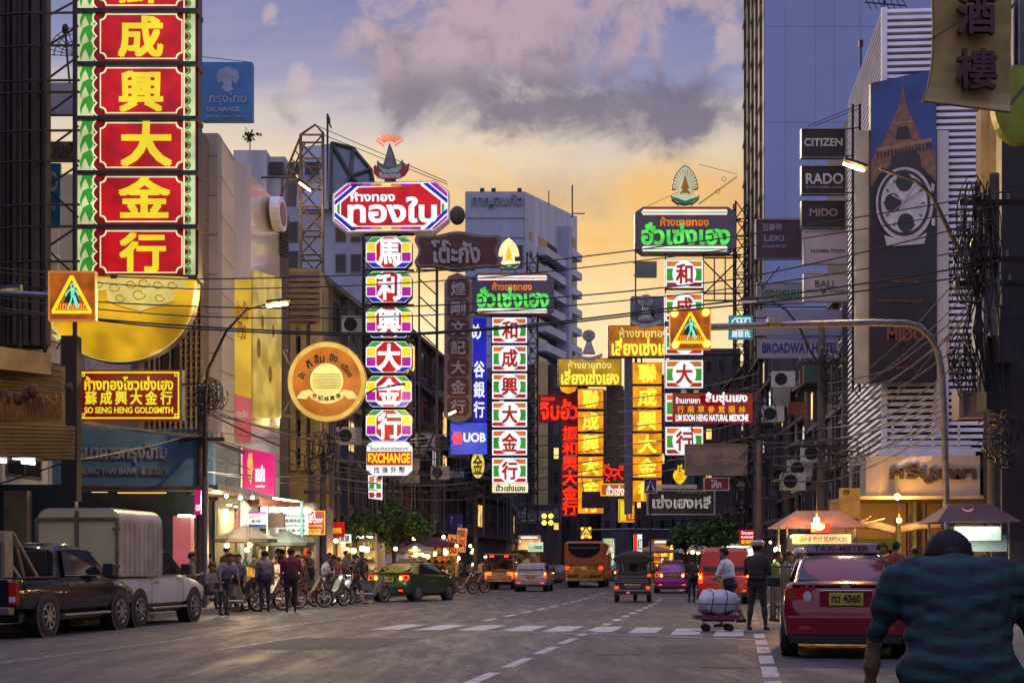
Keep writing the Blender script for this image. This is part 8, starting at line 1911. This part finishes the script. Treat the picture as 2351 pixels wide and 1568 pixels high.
for i, (x, Y, rot, c, lit, lb) in enumerate(((492, 40, -40, (.03, .03, .035), False, 'black motorcycle behind the boy in dark shorts'), (540, 41.5, -55, (.06, .06, .07), True, 'dark grey motorcycle with a lit tail lamp behind the stooping man'), (588, 43, -50, (.04, .04, .09), False, 'dark blue motorcycle in the parked row by the bright shop'), (640, 44.5, -62, (.07, .012, .012), False, 'dark red motorcycle beside the woman in maroon'),
    (705, 46, -45, (.05, .05, .05), False, 'black motorcycle right of the tall man in dark red'), (752, 47.5, -25, (.06, .05, .06), True, 'motorcycle with a glowing oval tail lamp left of the walking woman'), (805, 51, -48, (.10, .10, .11), False, 'dark grey motorcycle behind the walking woman'), (1018, 68, -70, (.04, .04, .05), True, 'black motorcycle with a red tail lamp right of the green taxi'), (1048, 70, -66, (.14, .02, .02), True, 'red motorcycle in front of the orange placards'), (1082, 76, -20, (.03, .03, .03), True, 'black motorcycle left of the maroon passenger pickup'))):
    motorbike(lb, x, Y, R(rot), paint('bike_'+str(c), c), lit)
def person(label, x, yfoot, kind, rot, top, bot, h=1.68, skin=0, fat=1.0, sleeve=True, shorts=False, voxel=.022, hair='short', Y=None, z=0, shoe='black', group=None, fine=False, hair_on=True):
    if Y is None: Y = (CZ-z)*F/(yfoot-HY)
    out, hm, em, hd = proto(kind, fat, sleeve, shorts, voxel, hair, fine)
    o = bpy.data.objects.new('person', out); C.objects.link(o); tag(o, label, 'person', group)
    for i, m in enumerate((M_skin[skin], top if not isinstance(top, str) else M_cloth[top], M_cloth[bot], M_cloth[shoe])):
        o.material_slots[i].link = 'OBJECT'; o.material_slots[i].material = m
    if hair_on: c = bpy.data.objects.new('hair', hm); C.objects.link(c); c.parent = o
    c = bpy.data.objects.new('face_feature', em); C.objects.link(c); c.parent = o
    s = h/1.69; o.location = (px(x, Y), Y, z); o.rotation_euler = (0, 0, R(rot)); o.scale = (s, s, s)
    o['hd'] = (hd.x, hd.y, hd.z); return o
def onp(o, p): return Matrix.LocRotScale(o.location, o.rotation_euler, o.scale) @ Vector(p)
# --- left pavement, near to far
L_ = [('boy in a grey shirt and dark shorts standing with folded arms by the pink column', 438, 1421, 'cross', -70, 'khaki', 'black', 1.60, 1, 1, True, True),
 ('stooping man in a loose lilac grey shirt near the grey post', 512, 1412, 'bend', -140, 'lilac', 'navy', 1.70, 1, 1.15, True, False),
 ('man in a pale shirt standing beside the stooping man', 548, 1404, 'stand', 160, 'grey', 'black', 1.62, 0, 1, True, False),
 ('dark haired man in a grey shirt in front of the bright shop', 608, 1404, 'stand', 20, 'grey', 'navy', 1.72, 0, 1.05, True, False),
 ('woman in a white blouse right of the dark haired man', 637, 1396, 'read', 150, 'white', 'grey', 1.58, 0, 1, True, False),
 ('tall man in a dark red shirt with his back turned', 668, 1406, 'stand', 8, 'maroon', 'black', 1.78, 1, 1.12, True, False),
 ('person in brown behind the tall man in dark red', 700, 1392, 'walk', 95, 'brown', 'black', 1.62, 0, 1, True, False),
 ('person in a blue grey shirt bending over the stalls', 745, 1388, 'read', -60, 'lilac', 'black', 1.62, 1, 1.1, True, False),
 ('person in dark maroon near the parked motorcycles', 778, 1384, 'stand', 40, 'maroon', 'navy', 1.6, 1, 1.05, True, False),
 ('woman in black with pale sleeves walking towards the green taxi', 815, 1386, 'walk', -80, 'black', 'black', 1.64, 0, .95, True, True),
 ('person in a black shirt at the lit food shop', 838, 1372, 'stand', 120, 'black', 'grey', 1.62, 0, 1, True, False),
 ('squatting seller in a grey top behind the motorcycles', 480, 1420, 'sit', -120, 'grey', 'brown', 1.45, 1, 1, True, False),
 ('seller in yellow brown under the round bulbs', 575, 1386, 'read', 180, 'tan', 'brown', 1.6, 0, 1, True, False),
 ('customer in dark blue left of the round bulbs', 530, 1386, 'stand', 15, 'navy', 'black', 1.66, 1, 1, True, False),
 ('customer in cream under the teal post', 690, 1378, 'stand', -20, 'cream', 'navy', 1.62, 0, 1, True, False),
 ('man in olive beside the notice board edge', 376, 1404, 'stand', 30, 'olive', 'black', 1.66, 1, 1.05, True, False)]
for lb, x, y, k, rot, t, b, h, sk, fat, sl, sh in L_: person(lb, x, y, k, rot, t, b, h, sk, fat, sl, sh, .026)
rr = random.Random(31)
for i in range(26):
    x = 455+i*15+rr.uniform(-5, 5); Y = 45+i*.45+rr.uniform(-.6, 2.4); k = rr.choice((('stand', 1, True, False), ('walk', 1, True, False), ('read', 1, True, False)))
    person('dark shopper standing in the shaded crowd by the left shop fronts', x, 0, k[0], rr.uniform(-180, 180), rr.choice(('black', 'brown', 'navy', 'maroon', 'grey', 'olive')), rr.choice(('black', 'navy')), rr.uniform(1.5, 1.76), i % 2, 1, True, False, .03, Y=Y, z=.15 if px(x, Y) < LC(Y) else 0, group='shoppers in the shaded crowd on the left')
cols = ['brown', 'black', 'maroon', 'grey', 'olive', 'navy', 'tan', 'lilac']
for i, (x, y, k, rot, lb) in enumerate(((985, 1362, 'stand', 10, 'rider in brown seated behind the green taxi corner'), (1002, 1358, 'stand', 30, 'person in black waiting left of the orange placards'), (1014, 1352, 'walk', -60, 'person in maroon walking past the red motorcycle'), (1030, 1352, 'stand', -10, 'person in grey under the left orange placard'), (1046, 1350, 'stand', 60, 'person in olive under the right orange placard'),
    (1062, 1350, 'walk', 110, 'person in navy right of the orange placards'), (1076, 1349, 'stand', -30, 'person in tan near the black motorcycle'), (1092, 1350, 'stand', 20, 'person in lilac grey beside the man in the pale shirt'), (960, 1352, 'stand', 170, 'stall keeper in brown behind the green taxi'), (1010, 1345, 'read', 180, 'stall keeper in black under the maroon umbrella'))):
    person(lb, x, y, k, rot, cols[i % 8], 'black', 1.6+.02*(i % 5), i % 2, 1, True, False, .03)
o = person('man in a pale yellow shirt with a bag left of the maroon pickup', 1106, 1352, 'stand', -25, 'cream', 'tan', 1.72, 0, 1, True, False, .026)
MB().loft([[onp(o, (.22+a*.1, -.12+b*.06, .95+z)) for a, b in ((-1, -1), (1, -1), (1, 1), (-1, 1))] for z in (0, .05, .4, .46)]).build('shoulder_bag', mat('bag_black', (.03, .03, .035), .6), None); bpy.context.view_layer.objects; tag([q for q in C.objects if q.name.startswith('shoulder_bag')][0], 'black shoulder bag carried by the man in the pale yellow shirt', 'bag')
# --- right side
person('person in dark clothes standing between the magenta taxi and the red van', 1588, 1381, 'stand', 15, 'black', 'navy', 1.62, 1, 1, 'long', False, .02)
mt = person('man in a white T-shirt and dark shorts pulling a loaded trolley', 1677, 1440, 'cart', 60, 'white', 'black', 1.66, 1, 1.08, True, True, .0095, fine=True)
of = person('officer in a dark uniform with a white cap, standing with legs apart', 1738, 1446, 'cross', -28, 'uniform', 'uniform', 1.74, 1, 1.08, 'long', False, .0095, fine=True, hair_on=True)
hd = of['hd']; mb = MB()
rings = [[onp(of, (hd[0]+r_*math.cos(a), hd[1]+r_*1.12*math.sin(a)-.005, hd[2]+z)) for a in [2*math.pi*j/20 for j in range(20)]] for r_, z in ((.115, .055), (.118, .10), (.142, .135), (.135, .158), (.06, .17))]
mb.loft(rings); cp = mb.build('white_cap', mat('cap_white', (.68, .66, .62), .6, 0, .08, 4), None, smooth=50)
mb = MB(); mb.loft(rings[:1]+[[p+Vector((0, 0, .022)) for p in rings[0]]]); mb2 = MB()
bd_ = [[onp(of, (hd[0]+.1205*math.cos(a), hd[1]+.1205*1.12*math.sin(a)-.005, hd[2]+z)) for a in [2*math.pi*j/20 for j in range(20)]] for z in (.055, .085)]
mb2.loft(bd_).build('red_band', mat('cap_red', (.35, .03, .02), .6), cp)
pk_ = [onp(of, (hd[0]+.11*math.cos(a), hd[1]+.125*math.sin(a)+.0, hd[2]+.055)) for a in [R(t) for t in range(20, 161, 14)]]+[onp(of, (hd[0]+.11*math.cos(a), hd[1]+.06+.145*math.sin(a), hd[2]+.035)) for a in [R(t) for t in range(160, 19, -14)]]
MB().add(pk_+[p-Vector((0, 0, .008)) for p in pk_], [tuple(range(22)), tuple(range(43, 21, -1))]+[(i, i+22, (i+1) % 22+22, (i+1) % 22) for i in range(22)]).build('peak', M_plast, cp)
tag(cp, 'white peaked cap with a red band on the officer', 'cap')
# belt and boots detail on the officer
hz_ = .99; mb = MB(); ring_ = lambda z, r_: [onp(of, (.19*math.cos(a)*r_, .142*math.sin(a)*r_, z)) for a in [2*math.pi*j/24 for j in range(24)]]
mb.loft([ring_(hz_, 1.22), ring_(hz_+.05, 1.22)]).build('belt', mat('belt_black', (.01, .01, .01), .35), None)
bl = [q for q in C.objects if q.name == 'belt'][0]; tag(bl, 'black belt round the officer waist', 'belt')
# trolley with a big white bundle
tx, tY = px(1645, 28.6), 28.6
tr = thing('hand_trolley', 'small wheeled hand trolley under the white bundle', 'trolley', (tx, tY, 0))
mb = MB(); mb.box(tx-.30, tx+.34, tY-.22, tY+.22, .20, .24)
MBt = mb.build('platform', M_steel, tr)
mb = MB().tube([(tx+.30, tY-.18, .22), (tx+.44, tY-.16, .62), (tx+.52, tY-.05, .86)], .014, 6).tube([(tx+.30, tY+.18, .22), (tx+.44, tY+.16, .62), (tx+.52, tY-.0, .86)], .014, 6).tube([(tx-.28, tY-.2, .21), (tx-.30, tY-.2, .12)], .012, 5); mb.build('handle', M_gsteel, tr)
for a in (-.22, .24):
    for b in (-.2, .2): MB().cyl((tx+a-.0, tY+b-.015, .075), .075, .03, 'y', 14).build('wheel', M_black, tr)
mb = MB(); rr = random.Random(4); rings = []
from mathutils import noise as mnz
for i in range(13):
    t = i/12; a = math.pi*(.03+.94*t); rings.append([])
    for j in range(26):
        ph = 2*math.pi*j/26; k = 1+.30*mnz.noise(Vector((math.cos(ph)*1.6+3, math.sin(ph)*1.6, t*3)))+.10*mnz.noise(Vector((math.cos(ph)*6, math.sin(ph)*6, t*9)))
        rings[-1].append((tx+.03+.42*math.sin(a)**.7*math.cos(ph)*k, tY+.28*math.sin(a)**.7*math.sin(ph)*k, .58+(.26 if a < 1.57 else .25)*math.cos(a)*k))
mb.loft(rings); o = mb.build('bundle', mat('bundle_white', (.50, .48, .52), .8, 0, .18, 4, .4), None, smooth=70); tag(o, 'bulging white sack roped on the hand trolley', 'sack')
mb = MB()
for off in (-.12, .16): mb.tube([(tx+off+.02*math.sin(3*a), tY+.31*math.cos(a), .58+.285*math.sin(a)) for a in [2*math.pi*k/20 for k in range(21)]], .009, 4)
mb.tube([(tx+.03+.45*math.cos(a), tY+.31*math.sin(a), .55) for a in [2*math.pi*k/24 for k in range(25)]], .009, 4).build('rope', M_steel, o)
MB().box(tx-.46, tx+.44, tY-.27, tY+.27, .243, .33).build('maroon_tray', mat('tray_maroon', (.14, .03, .05), .6), tr)
# menu readers behind the barrier
a_ = person('reader in a lime green vest behind the barrier', 1776, 1400, 'read', -100, 'green', 'navy', 1.62, 1, 1, True, False, .02, Y=33.5, z=0)
b_ = person('dark haired man bending over a white sheet beside the red taxi', 1800, 1400, 'read', -110, 'grey', 'black', 1.60, 1, 1.05, True, False, .02, Y=32.6)
c_ = person('person with a pale helmet behind the red taxi', 1826, 1400, 'read', -90, 'white', 'black', 1.64, 1, 1.05, True, False, .02, Y=31.8)
hd = c_['hd']; mb = MB(); mb.loft([[onp(c_, (hd[0]+.125*math.cos(a)*k, hd[1]+.14*math.sin(a)*k-.01, hd[2]+z)) for a in [2*math.pi*j/18 for j in range(18)]] for k, z in ((1.0, .0), (1.04, .06), (.9, .12), (.55, .165), (.1, .18))])
o = mb.build('helmet', mat('helmet_cream', (.5, .45, .38), .3, 0, .1, 4), None, smooth=60); tag(o, 'pale round helmet on the person behind the red taxi', 'helmet')
for q, lb in ((a_, 'small white sheet held by the reader in the green vest'), (b_, 'wide white sheet held by the bending dark haired man')):
    mb = MB(); mb.slab(onp(q, (-.16, .34, 1.18)), onp(q, (.14, .34, 1.18)), onp(q, (.14, .44, 1.42)), onp(q, (-.16, .44, 1.42)), (0, -1, 0), .004); o = mb.build('paper_sheet', M_white, None); tag(o, lb, 'paper')
for i, (x, Y, k, rot, t, lb, h) in enumerate(((1908, 33.5, 'read', 170, 'brown', 'cook with dark hair behind the seafood counter', 1.6), (1935, 34, 'stand', 200, 'blue', 'person in blue behind the seafood counter', 1.58), (2015, 36, 'stand', -70, 'brown', 'man in brown right of the red taxi roof', 1.66), (2030, 37, 'stand', 120, 'tan', 'man in tan near the green gate', 1.7), (2056, 30, 'walk', -30, 'red', 'person in red beside the thin dark post', 1.62), (2140, 33.5, 'stand', 40, 'grey', 'customer in grey left of the lit glass case', 1.6), (2262, 32.4, 'read', 185, 'maroon', 'seller in maroon behind the lit glass case', 1.62), (2100, 38, 'stand', 10, 'lilac', 'passer by in lilac in front of the warm corner shop', 1.6))):
    person(lb, x, 0, k, rot, t, 'black', h, i % 2, 1.05, True, False, .022, Y=Y, z=.15 if Y > 28 and px(x, Y) > RC(Y) else 0)
# red taxi driver side mirror is on the car; the woman in the teal striped top is nearest of all
def stripes():
    m = bpy.data.materials.new('teal_stripes'); m.use_nodes = True; t = NT(m.node_tree); b = m.node_tree.nodes['Principled BSDF']
    v = t.n('ShaderNodeTexCoord').outputs['Object']; s_ = t.n('ShaderNodeSeparateXYZ'); t.put(s_.inputs[0], v)
    w = t.m('ADD', s_.outputs[2], t.m('MULTIPLY', t.m('ABSOLUTE', s_.outputs[0]), -.22)); w = t.m('ADD', w, t.m('MULTIPLY', t.noise(v, 4, 5), .10))
    f = t.smooth(t.m('SINE', t.m('MULTIPLY', w, 68.0)), -.8, .9)
    t.put(b.inputs['Base Color'], t.mix(f, (.014, .022, .03, 1), t.mix(t.noise(v, 2), (.014, .058, .078, 1), (.016, .056, .042, 1)))); b.inputs['Roughness'].default_value = .9
    bp = t.n('ShaderNodeBump'); bp.inputs['Strength'].default_value = .4; bp.inputs['Distance'].default_value = .01; t.put(bp.inputs['Height'], t.noise(v, 18, 5)); t.put(b.inputs['Normal'], bp.outputs[0]); return m
w_ = person('stout woman in a dark teal striped top walking away nearest the camera', 2205, 0, 'hunch', -8, stripes(), 'navy', 1.51, 1, 1.45, True, False, .011, 'bun', Y=5.9, fine=True)
